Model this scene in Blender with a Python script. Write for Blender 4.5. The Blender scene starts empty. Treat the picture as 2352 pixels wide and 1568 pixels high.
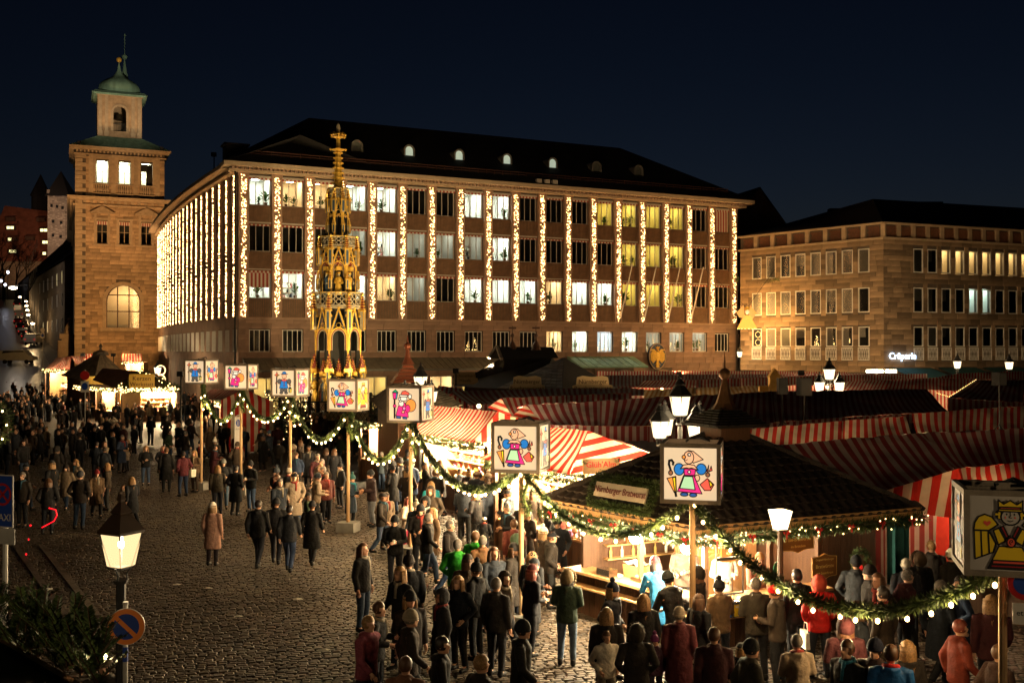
import bpy, bmesh, math, random
import numpy as np
from mathutils import Vector, Matrix, noise

rng = random.Random(7)
PI = math.pi
scene = bpy.context.scene

# ---------------------------------------------------------------- camera
CZ, PITCH, FPX = 5.8, math.radians(0.5), 2400.0       # the photograph measured 2352 px wide
cam_d = bpy.data.cameras.new("camera")
cam_d.sensor_width = 36.0
cam_d.lens = 36.0 * FPX / 2352.0
cam_d.clip_start, cam_d.clip_end = 0.1, 2000.0
camera = bpy.data.objects.new("camera", cam_d)
scene.collection.objects.link(camera)
camera.location = (0, 0, CZ)
camera.rotation_euler = (PI / 2 + PITCH, 0, 0)
scene.camera = camera

# ---------------------------------------------------------------- night sky
world = bpy.data.worlds.new("World")
scene.world = world
world.use_nodes = True
wn = world.node_tree
sky = wn.nodes.new("ShaderNodeTexSky")
sky.sky_type = 'NISHITA'
sky.sun_disc = False
sky.sun_elevation = math.radians(-5.2)
sky.sun_rotation = math.radians(8)
sky.altitude = 300
sky.ozone_density = 1.9
wn.links.new(sky.outputs[0], wn.nodes["Background"].inputs[0])
wn.nodes["Background"].inputs[1].default_value = 0.09

# ---------------------------------------------------------------- picture settings
vs = scene.view_settings
vs.view_transform = 'Standard'
vs.look = 'None'
vs.exposure = 1.35
vs.gamma = 1.0
scene.render.engine = 'CYCLES'
cy = scene.cycles
cy.use_denoising = True
cy.use_light_tree = True
cy.max_bounces = 4
cy.diffuse_bounces = 2
cy.glossy_bounces = 2
cy.transmission_bounces = 3
cy.transparent_max_bounces = 12
cy.caustics_reflective = False
cy.caustics_refractive = False
cy.sample_clamp_indirect = 4.0
cy.sample_clamp_direct = 0.0

# ---------------------------------------------------------------- helpers
COL = scene.collection
cp, sp = math.cos(PITCH), math.sin(PITCH)
def at(px, py, y):
    """world point seen at (px, py) of the 2352 px wide photograph, y metres away"""
    u, v = (px - 1176) / FPX, (784 - py) / FPX
    k = y / (cp - v * sp)
    return Vector((u * k, y, CZ + k * (sp + v * cp)))
def hp(px, py, h):
    """the same for a point whose height above the ground is known"""
    u, v = (px - 1176) / FPX, (784 - py) / FPX
    k = (h - CZ) / (sp + v * cp)
    return Vector((u * k, k * (cp - v * sp), h))
def gp(px, py): return hp(px, py, 0.0)

class MB:
    """collects shapes; build() links them as one mesh object"""
    def __init__(s):
        s.v, s.f, s.m, s.uv, s.t, s.sm = [], [], [], {}, [], []
        s.mi = 0; s.tint = 0.0; s.smooth = False
    def face(s, idx, uv=None):
        if uv: s.uv[len(s.f)] = uv
        s.f.append(tuple(idx)); s.m.append(s.mi); s.t.append(s.tint); s.sm.append(s.smooth)
    def poly(s, pts, uv=None):
        n = len(s.v); s.v += [tuple(p) for p in pts]; s.face(range(n, n + len(pts)), uv)
    def grid(s, rows, closed=False, cap=(False, False)):
        n = len(s.v); k = len(rows[0])
        for r in rows: s.v += [tuple(p) for p in r]
        for i in range(len(rows) - 1):
            for j in range(k if closed else k - 1):
                a = n + i * k + j; b = n + i * k + (j + 1) % k
                s.face((a, b, b + k, a + k))
        if cap[0]: s.face([n + j for j in range(k)][::-1])
        if cap[1]: s.face([n + (len(rows) - 1) * k + j for j in range(k)])
    def box(s, c, d, rz=0.0, M=None):
        x, y, z = d[0] / 2, d[1] / 2, d[2] / 2
        ps = [(-x,-y,-z),(x,-y,-z),(x,y,-z),(-x,y,-z),(-x,-y,z),(x,-y,z),(x,y,z),(-x,y,z)]
        if M is None: M = Matrix.Translation(c) @ Matrix.Rotation(rz, 4, 'Z')
        n = len(s.v); s.v += [tuple(M @ Vector(p)) for p in ps]
        for q in ((3,2,1,0),(4,5,6,7),(0,1,5,4),(1,2,6,5),(2,3,7,6),(3,0,4,7)): s.face([n + i for i in q])
    def bx(s, x0, x1, y0, y1, z0, z1):
        s.box(((x0+x1)/2, (y0+y1)/2, (z0+z1)/2), (x1-x0, y1-y0, z1-z0))
    def bar(s, a, b, w, h=None, up=(0,0,1)):
        a, b = Vector(a), Vector(b); d = b - a; L = d.length
        if L < 1e-6: return
        d.normalize(); u = Vector(up)
        if abs(d.dot(u)) > .98: u = Vector((0, 1, 0))
        r = d.cross(u).normalized(); q = r.cross(d)
        M = Matrix((( r.x, d.x, q.x, (a.x+b.x)/2), (r.y, d.y, q.y, (a.y+b.y)/2), (r.z, d.z, q.z, (a.z+b.z)/2), (0,0,0,1)))
        s.box(None, (w, L, h or w), M=M)
    def tube(s, pts, rad, n=6, cap=True, closed=False):
        pts = [Vector(p) for p in pts]
        if not hasattr(rad, '__len__'): rad = [rad] * len(pts)
        rows = []; ref = None
        for i, p in enumerate(pts):
            d = (pts[min(i+1, len(pts)-1)] - pts[max(i-1, 0)])
            d = d.normalized() if d.length > 1e-9 else Vector((0,0,1))
            if ref is None: ref = Vector((1,0,0)) if abs(d.x) < .9 else Vector((0,1,0))
            a = (ref - d * ref.dot(d)).normalized(); ref = a; b = d.cross(a)
            rows.append([p + (a * math.cos(2*PI*j/n) + b * math.sin(2*PI*j/n)) * rad[i] for j in range(n)])
        s.grid(rows, True, (cap, cap))
    def lathe(s, prof, n=12, c=(0,0,0), cap=True, ph=0.0, sx=1, sy=1):
        rows = [[(c[0] + sx*r*math.cos(ph+2*PI*j/n), c[1] + sy*r*math.sin(ph+2*PI*j/n), c[2] + z) for j in range(n)] for r, z in prof]
        s.grid(rows, True, (cap, cap))
    def ball(s, c, r, n=8, m=5, sc=(1,1,1)):
        rows = [[(c[0] + sc[0]*r*math.sin(t)*math.cos(2*PI*j/n), c[1] + sc[1]*r*math.sin(t)*math.sin(2*PI*j/n), c[2] - sc[2]*r*math.cos(t)) for j in range(n)]
                for t in [PI*(.06 + .88*i/m) for i in range(m+1)]]
        s.grid(rows, True, (True, True))
    def octa(s, c, r):
        n = len(s.v); x, y, z = c
        s.v += [(x-r,y,z),(x+r,y,z),(x,y-r,z),(x,y+r,z),(x,y,z-r),(x,y,z+r)]
        for q in ((0,2,5),(2,1,5),(1,3,5),(3,0,5),(2,0,4),(1,2,4),(3,1,4),(0,3,4)): s.face([n+i for i in q])
    def extrude(s, poly, y0, y1, hole=None):
        """an outline in x,z made solid between two y"""
        k = len(poly); n = len(s.v)
        s.v += [(p[0], y0, p[1]) for p in poly] + [(p[0], y1, p[1]) for p in poly]
        s.face([n+i for i in range(k)]); s.face([n+k+i for i in range(k)][::-1])
        for i in range(k):
            j = (i+1) % k; s.face((n+j, n+i, n+k+i, n+k+j))
    def mesh(s, name):
        me = bpy.data.meshes.new(name)
        me.from_pydata(s.v, [], s.f)
        if s.mi or any(s.m): me.polygons.foreach_set('material_index', s.m)
        if any(s.sm): me.polygons.foreach_set('use_smooth', s.sm)
        if any(s.t):
            a = me.attributes.new('tint', 'FLOAT', 'FACE'); a.data.foreach_set('value', s.t)
        if s.uv:
            l = me.uv_layers.new(name='UVMap')
            for fi, uv in s.uv.items():
                p = me.polygons[fi]
                for k, li in enumerate(p.loop_indices): l.data[li].uv = uv[k]
        me.update()
        return me
    def build(s, name, mats, parent=None, **kw):
        return ob(name, s.mesh(name), mats, parent, **kw)

def ob(name, me, mats=None, parent=None, loc=None, rot=None, sc=None):
    o = bpy.data.objects.new(name, me); COL.objects.link(o)
    if mats is not None and not me.materials:
        for m in (mats if isinstance(mats, (list, tuple)) else [mats]): me.materials.append(m)
    if parent: o.parent = parent
    if loc is not None: o.location = loc
    if rot is not None: o.rotation_euler = rot if hasattr(rot, '__len__') else (0, 0, rot)
    if sc is not None: o.scale = sc if hasattr(sc, '__len__') else (sc,)*3
    return o
def tag(o, label, cat, group=None):
    o['label'] = label; o['category'] = cat
    if group: o['group'] = group
    return o
def thing(name, label, cat, loc=(0,0,0), rz=0.0, group=None):
    o = bpy.data.objects.new(name, None); COL.objects.link(o)
    o.empty_display_size = .2; o.location = loc; o.rotation_euler = (0, 0, rz)
    return tag(o, label, cat, group)
def kind(o, k): o['kind'] = k; return o
def copy_tree(o, parent=None):
    c = o.copy(); COL.objects.link(c)
    if parent: c.parent = parent
    for ch in o.children: copy_tree(ch, c)
    return c
def lamp(name, parent, loc, watts, col=(1,.72,.38), r=.06, kindl='POINT', **kw):
    l = bpy.data.lights.new(name, kindl); l.energy = watts; l.color = col
    if kindl != 'AREA': l.shadow_soft_size = r
    for k, v in kw.items(): setattr(l, k, v)
    o = bpy.data.objects.new(name, l); COL.objects.link(o); o.location = loc
    if parent: o.parent = parent
    return o
def aim(o, target): o.rotation_euler = (Vector(target) - Vector(o.location)).to_track_quat('-Z', 'Y').to_euler()

# ---------------------------------------------------------------- materials
MATS = {}
def srgb(c):
    if isinstance(c, str): c = [int(c[i:i+2], 16)/255 for i in (0, 2, 4)]
    return [(x/12.92 if x <= .04045 else ((x+.055)/1.055)**2.4) for x in c]
def mat(name, col, rough=.8, var=.25, scale=3.0, bump=.0, bscale=30.0, metal=0.0, spec=.4, piece=0.0, streak=False):
    """plain surface: base colour with uneven patches, piece-to-piece change and fine relief"""
    if name in MATS: return MATS[name]
    m = bpy.data.materials.new(name); m.use_nodes = True; nt = m.node_tree; N, L = nt.nodes, nt.links
    b = N["Principled BSDF"]; b.inputs['Roughness'].default_value = rough
    b.inputs['Metallic'].default_value = metal; b.inputs['Specular IOR Level'].default_value = spec
    tc = N.new('ShaderNodeTexCoord')
    c = list(col) + [1]
    if var > 0:
        no = N.new('ShaderNodeTexNoise'); no.inputs['Scale'].default_value = scale; no.inputs['Detail'].default_value = 6
        no.inputs['Roughness'].default_value = .65
        if streak:
            mp = N.new('ShaderNodeMapping'); mp.inputs['Scale'].default_value = streak
            L.new(tc.outputs['Object'], mp.inputs[0]); L.new(mp.outputs[0], no.inputs['Vector'])
        else: L.new(tc.outputs['Object'], no.inputs['Vector'])
        mr = N.new('ShaderNodeMapRange'); mr.inputs[1].default_value = .3; mr.inputs[2].default_value = .7
        mr.inputs[3].default_value = 1 - var; mr.inputs[4].default_value = 1 + var
        L.new(no.outputs['Fac'], mr.inputs[0]); fac = mr.outputs[0]
        if piece:
            oi = N.new('ShaderNodeObjectInfo'); ta = N.new('ShaderNodeAttribute'); ta.attribute_name = 'tint'
            ad = N.new('ShaderNodeMath'); ad.operation = 'ADD'; L.new(oi.outputs['Random'], ad.inputs[0]); L.new(ta.outputs['Fac'], ad.inputs[1])
            fr = N.new('ShaderNodeMath'); fr.operation = 'FRACT'; L.new(ad.outputs[0], fr.inputs[0])
            m2 = N.new('ShaderNodeMapRange'); m2.inputs[3].default_value = 1 - piece; m2.inputs[4].default_value = 1 + piece
            L.new(fr.outputs[0], m2.inputs[0])
            mu = N.new('ShaderNodeMath'); mu.operation = 'MULTIPLY'; L.new(fac, mu.inputs[0]); L.new(m2.outputs[0], mu.inputs[1]); fac = mu.outputs[0]
        sc = N.new('ShaderNodeVectorMath'); sc.operation = 'SCALE'; sc.inputs[0].default_value = col
        L.new(fac, sc.inputs['Scale']); L.new(sc.outputs[0], b.inputs['Base Color'])
    else: b.inputs['Base Color'].default_value = c
    if bump:
        n2 = N.new('ShaderNodeTexNoise'); n2.inputs['Scale'].default_value = bscale; n2.inputs['Detail'].default_value = 4
        L.new(tc.outputs['Object'], n2.inputs['Vector'])
        bp = N.new('ShaderNodeBump'); bp.inputs['Strength'].default_value = bump; bp.inputs['Distance'].default_value = .03
        L.new(n2.outputs['Fac'], bp.inputs['Height']); L.new(bp.outputs[0], b.inputs['Normal'])
    MATS[name] = m; return m
def emit(name, col, strength, sample=True):
    if name in MATS: return MATS[name]
    m = bpy.data.materials.new(name); m.use_nodes = True; nt = m.node_tree
    b = nt.nodes["Principled BSDF"]; b.inputs['Base Color'].default_value = [c*.6 for c in col] + [1]
    b.inputs['Emission Color'].default_value = list(col) + [1]; b.inputs['Emission Strength'].default_value = strength
    m.cycles.emission_sampling = 'AUTO' if sample else 'NONE'
    MATS[name] = m; return m
def glass(name, tint=(.9,.95,.95), refl=.12):
    if name in MATS: return MATS[name]
    m = bpy.data.materials.new(name); m.use_nodes = True; nt = m.node_tree; N, L = nt.nodes, nt.links
    N.remove(N["Principled BSDF"]); o = N["Material Output"]
    t = N.new('ShaderNodeBsdfTransparent'); t.inputs[0].default_value = list(tint) + [1]
    g = N.new('ShaderNodeBsdfGlossy'); g.inputs['Roughness'].default_value = .06
    fr = N.new('ShaderNodeFresnel'); fr.inputs[0].default_value = 1.5
    ad = N.new('ShaderNodeMath'); ad.operation = 'ADD'; ad.inputs[1].default_value = refl - .04; L.new(fr.outputs[0], ad.inputs[0])
    mx = N.new('ShaderNodeMixShader'); L.new(ad.outputs[0], mx.inputs[0]); L.new(t.outputs[0], mx.inputs[1]); L.new(g.outputs[0], mx.inputs[2])
    L.new(mx.outputs[0], o.inputs[0]); MATS[name] = m; return m
def stripes(name, ca, cb, period=.3, duty=.5, transl=.35):
    """woven awning cloth, stripes along the slope (v of the UV map), lets some light through"""
    if name in MATS: return MATS[name]
    m = bpy.data.materials.new(name); m.use_nodes = True; nt = m.node_tree; N, L = nt.nodes, nt.links
    b = N["Principled BSDF"]; b.inputs['Roughness'].default_value = .85; b.inputs['Specular IOR Level'].default_value = .2; o = N["Material Output"]
    uv = N.new('ShaderNodeUVMap'); sx = N.new('ShaderNodeSeparateXYZ'); L.new(uv.outputs[0], sx.inputs[0])
    md = N.new('ShaderNodeMath'); md.operation = 'PINGPONG'; md.inputs[1].default_value = period/2; L.new(sx.outputs[0], md.inputs[0])
    gt = N.new('ShaderNodeMath'); gt.operation = 'GREATER_THAN'; gt.inputs[1].default_value = period/2*duty; L.new(md.outputs[0], gt.inputs[0])
    no = N.new('ShaderNodeTexNoise'); no.inputs['Scale'].default_value = .9; no.inputs['Detail'].default_value = 5
    tc = N.new('ShaderNodeTexCoord'); L.new(tc.outputs['Object'], no.inputs['Vector'])
    mx = N.new('ShaderNodeMix'); mx.data_type = 'RGBA'; L.new(gt.outputs[0], mx.inputs[0])
    mx.inputs[6].default_value = list(ca) + [1]; mx.inputs[7].default_value = list(cb) + [1]
    mr = N.new('ShaderNodeMapRange'); mr.inputs[1].default_value = .3; mr.inputs[2].default_value = .7; mr.inputs[3].default_value = .5; mr.inputs[4].default_value = 1.12
    L.new(no.outputs['Fac'], mr.inputs[0])
    sc = N.new('ShaderNodeVectorMath'); sc.operation = 'SCALE'; L.new(mx.outputs[2], sc.inputs[0]); L.new(mr.outputs[0], sc.inputs['Scale'])
    L.new(sc.outputs[0], b.inputs['Base Color'])
    tr = N.new('ShaderNodeBsdfTranslucent'); L.new(sc.outputs[0], tr.inputs[0])
    ms = N.new('ShaderNodeMixShader'); ms.inputs[0].default_value = transl
    L.new(b.outputs[0], ms.inputs[1]); L.new(tr.outputs[0], ms.inputs[2]); L.new(ms.outputs[0], o.inputs[0])
    MATS[name] = m; return m

sandstone = mat('sandstone', (.34,.225,.13), .9, .42, .6, .35, 14, piece=.3)
sand_trim = mat('sandstone_trim', (.36,.26,.165), .88, .22, 2.0, .3, 18, piece=.12)
red_stone = mat('red_sandstone', (.24,.15,.105), .9, .25, 1.0, .3, 14, piece=.16)
red_trim = mat('red_sandstone_trim', (.26,.17,.12), .9, .2, 1.5, .25, 16, piece=.08)
brown_rib = mat('ribbed_cladding', (.16,.085,.045), .8, .25, 2.0, .15, 20)
joint = mat('mortar', (.10,.075,.055), .95, .2, 3)
roof_dark = mat('dark_roof_tiles', (.022,.018,.017), .85, .35, 1.2, .5, 9)
copper = mat('green_copper', (.17,.28,.21), .85, .3, .8, .15, 6, spec=.15, streak=(2,2,.3))
white_frame = mat('white_window_frame', (.6,.56,.5), .55, .12, 4)
grey_frame = mat('grey_window_frame', (.38,.33,.28), .5, .12, 4)
dark_frame = mat('dark_window_frame', (.04,.03,.025), .5, .1, 4)
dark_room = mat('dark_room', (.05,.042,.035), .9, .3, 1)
room_wall = mat('room_wall', (.72,.7,.64), .9, .08, 1)
room_yellow = mat('room_wall_yellow', (.62,.52,.2), .9, .08, 1)
room_cream = mat('room_wall_cream', (.7,.58,.4), .9, .08, 1)
pane = glass('window_glass')
gold = mat('gilding', (.7,.42,.07), .3, .2, 5, .25, 30, metal=.45)
black_iron = mat('black_iron', (.012,.012,.013), .6, .2, 6, .1, 40)
pole_wood = mat('pole_wood', (.34,.21,.1), .75, .25, 3, .3, 30, streak=(8,8,.5))
grey_wood = mat('weathered_frame', (.27,.22,.17), .8, .25, 4, .3, 30)
brown_wood = mat('stained_wood', (.09,.042,.02), .6, .3, 4, .3, 30, piece=.25, streak=(6,6,.6))
light_wood = mat('light_wood', (.42,.24,.1), .6, .25, 4, .2, 30, piece=.2)
fir = mat('fir_needles', (.035,.06,.018), .6, .5, 6, 0)
fir2 = mat('fir_needles_light', (.075,.11,.028), .6, .4, 6, 0)
bulb_warm = emit('warm_bulb', (1,.62,.24), 9.0)
fairy = emit('fairy_lights', (1,.6,.2), 3.6)
pil_bulb = emit('curtain_light_bulbs', (1,.52,.18), 6.0)
def hazy_glass(name, col, e_, tr):
    """milky lamp glass: glows and still lets the lamp's light through"""
    m = bpy.data.materials.new(name); m.use_nodes = True; N, L = m.node_tree.nodes, m.node_tree.links
    N.remove(N['Principled BSDF']); e = N.new('ShaderNodeEmission'); e.inputs[0].default_value = list(col) + [1]; e.inputs[1].default_value = e_
    t = N.new('ShaderNodeBsdfTransparent'); x = N.new('ShaderNodeMixShader'); x.inputs[0].default_value = 1-tr; L.new(t.outputs[0], x.inputs[1]); L.new(e.outputs[0], x.inputs[2]); L.new(x.outputs[0], N['Material Output'].inputs[0]); return m
lamp_glow = hazy_glass('lamp_glass', (1,.76,.42), 1.9, .6)
cloth_shaded = stripes('shaded_striped_awning', (.14,.022,.022), (.24,.2,.19), .3, .5, .08)  # shade of the unlit slopes put into darker stripe colours
cloth_red = stripes('striped_awning', (.5,.03,.018), (.62,.52,.4), .32, .5, .14)
cloth_fine = stripes('fine_striped_awning', (.42,.035,.028), (.58,.49,.4), .26, .5, .14)
# ================================================================ buildings
def unit_block():
    mb = MB(); c = .07
    # front face chamfered, looks to -y; unit in x and z, 0.08 deep
    o = [(-.5,.08,-.5),(.5,.08,-.5),(.5,.08,.5),(-.5,.08,.5)]
    a = [(-.5,.02,-.5),(.5,.02,-.5),(.5,.02,.5),(-.5,.02,.5)]
    b = [(-.49,0,-.475),(.49,0,-.475),(.49,0,.475),(-.49,0,.475)]
    mb.v += o + a + b
    for i in range(4):
        j = (i+1) % 4
        mb.face((i, j, 4+j, 4+i)); mb.face((4+i, 4+j, 8+j, 8+i))
    mb.face((8,9,10,11))
    return mb.mesh('stone')
BLOCK = unit_block()
def ashlar(x0, x1, z0, z1, course, length, holes, r, jit=.5):
    """courses of blocks between openings: list of (x0,x1,z0,z1)"""
    out = []; z = z0
    while z < z1 - .05:
        h = min(course * r.uniform(.85, 1.15), z1 - z)
        if z1 - z - h < .15: h = z1 - z
        cuts = [(x0, x1)]
        for (a, b, c, d) in holes:
            if c < z + h*.75 and d > z + h*.25:
                n = []
                for (p, q) in cuts:
                    if b <= p or a >= q: n.append((p, q)); continue
                    if a > p: n.append((p, a))
                    if b < q: n.append((b, q))
                cuts = n
        for (p, q) in cuts:
            x = p; first = True
            while x < q - .02:
                w = length * r.uniform(1 - jit*.6, 1 + jit*.6)
                if first: w *= r.uniform(.4, 1)
                first = False
                if q - x - w < .25: w = q - x
                out.append((x, x + w, z, z + h)); x += w
        z += h
    return out
def lay_stones(blocks, parent, m, y=0.0, keep=250, name='stone', yaw=0.0, org=(0,0,0), seen=None):
    """the largest in view as pieces of their own, the rest as one body of stonework"""
    M = Matrix.Translation(org) @ Matrix.Rotation(yaw, 4, 'Z')
    order = sorted(range(len(blocks)), key=lambda i: -(blocks[i][1]-blocks[i][0])*(blocks[i][3]-blocks[i][2]) * (seen(blocks[i]) if seen else 1))
    solo = set(order[:keep]); mb = MB(); r = random.Random(3)
    gap = .014
    for i, (a, b, c, d) in enumerate(blocks):
        pr = r.uniform(-.012, .012)
        w, h = b - a - gap, d - c - gap
        if w < .03 or h < .03: continue
        if i in solo:
            if not BLOCK.materials: BLOCK.materials.append(m)
            p = M @ Vector(((a+b)/2, y + pr, (c+d)/2))
            o = ob(name, BLOCK, None, parent, loc=p, rot=yaw, sc=(w, 1, h))
            o.material_slots[0].link = 'OBJECT'; o.material_slots[0].material = m
        else:
            mb.tint = r.random() + .001
            cx, cz = (a+b)/2, (c+d)/2; n = len(mb.v)
            for (ux, uy, uz) in [v.co for v in BLOCK.vertices]: mb.v.append(tuple(M @ Vector((cx + ux*w, y + pr + uy, cz + uz*h))))
            for p in BLOCK.polygons: mb.face([n + k for k in p.vertices])
    if mb.f: kind(mb.build(name + 'work', m, parent), 'stuff')
def arch_pts(cx, w, z0, zs, n=12, pointed=False):
    """outline of an arched opening: bottom left, up and round to bottom right"""
    r = w/2
    return [(cx - r, z0)] + [(cx - r*math.cos(PI*i/n), zs + r*math.sin(PI*i/n)*(1.25 if pointed else 1)) for i in range(n+1)] + [(cx + r, z0)]
def strip(mb, outer, inner, y0, y1):
    """a band between two outlines with the same number of points, in x,z"""
    n = len(mb.v); k = len(outer)
    for pts, y in ((outer, y0), (inner, y0), (outer, y1), (inner, y1)): mb.v += [(p[0], y, p[1]) for p in pts]
    for i in range(k-1):
        a, b = n+i, n+i+1
        mb.face((a, b, b+k, a+k)); mb.face((a+2*k, a+3*k, b+3*k, b+2*k))
        mb.face((a, a+2*k, b+2*k, b)); mb.face((a+k, b+k, b+3*k, a+3*k))

# ---------------------------------------------------------------- town hall with the light curtains
TH_RZ = math.atan2(.429, .9033)
hall = thing('town_hall', 'long sandstone office building with curtains of lights on its pilasters and a dark hipped roof', 'building', (-21.98, 84, 0), TH_RZ)
LX, LY, BAY = 49.3, 52.0, 2.7
PIL_X = [.35 + BAY*i for i in range(19)]
ROWS = [(10.05, 12.3), (13.85, 16.1), (17.6, 19.85)]
LOW = (5.7, 7.5)
def win_holes(): 
    h = []
    for i in range(18):
        cx = PIL_X[i] + BAY/2
        h.append((cx-.86, cx+.86, LOW[0]-.06, LOW[1]+.06))
    return h
mb = MB()      # wall core with real openings: built as bands and piers
def wall_band(mb, z0, z1, holes, x0=0, x1=LX, y0=.09, y1=.5):
    xs = sorted(holes); x = x0
    for a, b in xs:
        mb.bx(x, a, y0, y1, z0, z1); x = b
    mb.bx(x, x1, y0, y1, z0, z1)
low_h = [(PIL_X[i]+BAY/2-.86, PIL_X[i]+BAY/2+.86) for i in range(18)]
up_h = [(PIL_X[i]+BAY/2-.9, PIL_X[i]+BAY/2+.9) for i in range(18)]
shop = [(1.2+3.05*i, 3.4+3.05*i) for i in range(8)]
arches_x = [31.9, 36.2, 40.6]
wall_band(mb, 0, .6, [])
wall_band(mb, .6, 3.6, shop + [(a-1.0, a+1.0) for a in arches_x])
wall_band(mb, 3.6, LOW[0]-.06, [])
wall_band(mb, LOW[0]-.06, LOW[1]+.06, low_h)
wall_band(mb, LOW[1]+.06, ROWS[0][0], [])
for k, (a, b) in enumerate(ROWS):
    wall_band(mb, a, b, up_h, y0=.2)
    wall_band(mb, b, ROWS[k+1][0] if k < 2 else 20.2, [], y0=.2)
mb.bx(LX-.02, LX+.35, .1, 17.5, 0, 20.2)
mb.build('wall', joint, hall)
r1 = random.Random(5)
holes = win_holes() + [(a, b, .0, 3.6) for a, b in shop] + [(a-1.05, a+1.05, 0, 4.0) for a in arches_x]
lay_stones(ashlar(0, LX, .3, 8.35, .52, 1.25, holes, r1), hall, red_stone, y=.02, keep=260, seen=lambda b: (1 if b[2] > 4.0 else .1) * (1.5 if b[0] > 26 else 1))
mb = MB()
mb.bx(-.12, LX+.4, -.1, .3, 8.35, 8.5)          # string course under the pilasters
mb.build('string_course', red_trim, hall)
# pilasters with spandrels between
pil = MB(); pil.bx(-.4, .4, -.16, .3, 8.5, 20.15); pil.bx(-.46, .46, -.2, .3, 19.9, 20.15); PIL = pil.mesh('pilaster'); PIL.materials.append(red_trim)
for x in PIL_X: ob('pilaster', PIL, None, hall, loc=(x, 0, 0))
spn = MB()
for k in range(13): spn.bx(-.9+k*.145, -.9+k*.145+.085, .06, .16, 0, 1.46)
spn.bx(-.97, .97, .12, .22, -.02, 1.48); spn.bx(-.95, .95, .0, .2, -.09, .0)
SPN = spn.mesh('spandrel'); SPN.materials.append(brown_rib)
for i in range(18):
    for z in (12.36, 16.12, 8.56): ob('spandrel', SPN, None, hall, loc=(PIL_X[i]+BAY/2, 0, z))
# windows: frame with mullions, panes, blind box with scalloped valance, sill, and the room behind
def win_frame(w, h, muls, t=.07, name='window', m=grey_frame, bars=()):
    mb = MB()
    mb.bx(-w/2, w/2, 0, .1, 0, t); mb.bx(-w/2, w/2, 0, .1, h-t, h)
    mb.bx(-w/2, -w/2+t, 0, .1, t, h-t); mb.bx(w/2-t, w/2, 0, .1, t, h-t)
    for x in muls: mb.bx(x-t*.4, x+t*.4, -.01, .09, t, h-t)
    for z in bars: mb.bx(-w/2+t, w/2-t, .01, .08, z-t*.3, z+t*.3)
    me = mb.mesh(name); me.materials.append(m); return me
def quad_xz(name, w, h, y, m):
    mb = MB(); mb.poly([(-w/2, y, 0), (w/2, y, 0), (w/2, y, h), (-w/2, y, h)]); me = mb.mesh(name); me.materials.append(m); return me
WF = win_frame(1.72, 2.25, (-.3, .3)); LWF = win_frame(1.66, 1.8, (-.42, 0, .42), .06, m=white_frame)
PANE = quad_xz('pane', 1.6, 2.14, .05, pane); LPANE = quad_xz('pane', 1.56, 1.7, .05, pane)
vb = MB(); vb.bx(-.92, .92, -.14, .02, -.03, .14)
vb.mi = 1
for k in range(11):
    vb.mi = 1 if k % 2 else 2
    vb.bx(-.9+k*.1636, -.9+(k+1)*.1636, -.12, -.1, -.19, -.03)
VAL = vb.mesh('blind'); 
blind_w = mat('blind_cream', (.5,.42,.34), .9, .1, 2); blind_r = mat('blind_red', (.3,.05,.035), .9, .1, 2)
for m in (grey_frame, blind_w, blind_r): VAL.materials.append(m)
def closed_blind(h):
    mb = MB(); n = 11
    for k in range(n):
        mb.mi = k % 2
        mb.bx(-.86+k*1.72/n, -.86+(k+1)*1.72/n, -.02, .0, 2.25-h, 2.25)
    me = mb.mesh('lowered_blind'); me.materials.append(blind_w); me.materials.append(blind_r); return me
BLF, BLH = closed_blind(2.2), closed_blind(1.35)
def room_mesh(w, h, d=3.2):
    mb = MB(); x = w/2 + .12
    mb.poly([(-x, d, -.5), (x, d, -.5), (x, d, h+.25), (-x, d, h+.25)])
    mb.poly([(-x, .12, -.5), (-x, d, -.5), (-x, d, h+.25), (-x, .12, h+.25)])
    mb.poly([(x, .12, -.5), (x, d, -.5), (x, d, h+.25), (x, .12, h+.25)])
    mb.poly([(-x, .12, -.5), (x, .12, -.5), (x, d, -.5), (-x, d, -.5)])
    mb.poly([(-x, .12, h+.25), (x, .12, h+.25), (x, d, h+.25), (-x, d, h+.25)])
    return mb.mesh('room')
def with_mat(me, m): c = me.copy(); c.materials.clear(); c.materials.append(m); return c
RM = room_mesh(1.7, 2.2); LRM = room_mesh(1.7, 1.8)
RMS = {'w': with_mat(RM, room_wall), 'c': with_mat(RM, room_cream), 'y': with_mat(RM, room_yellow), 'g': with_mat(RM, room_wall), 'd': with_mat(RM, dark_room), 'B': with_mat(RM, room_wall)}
LRMS = {k: with_mat(LRM, v.materials[0]) for k, v in RMS.items()}
def ceil_lamp(m, w=.5, l=1.5):
    mb = MB(); mb.bx(-w/2, w/2, -l/2, l/2, -.05, 0); me = mb.mesh('ceiling_lamp'); me.materials.append(m); return me
CL = {'w': ceil_lamp(emit('office_lamp', (.95,1,.86), 26)), 'c': ceil_lamp(emit('warm_office_lamp', (1,.78,.5), 17)), 'y': ceil_lamp(emit('yellow_office_lamp', (1,.8,.33), 11)),
      'g': ceil_lamp(emit('dim_office_lamp', (.95,.95,.8), 3)), 'B': ceil_lamp(emit('cool_office_lamp', (.7,.85,1), 13))}
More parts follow.
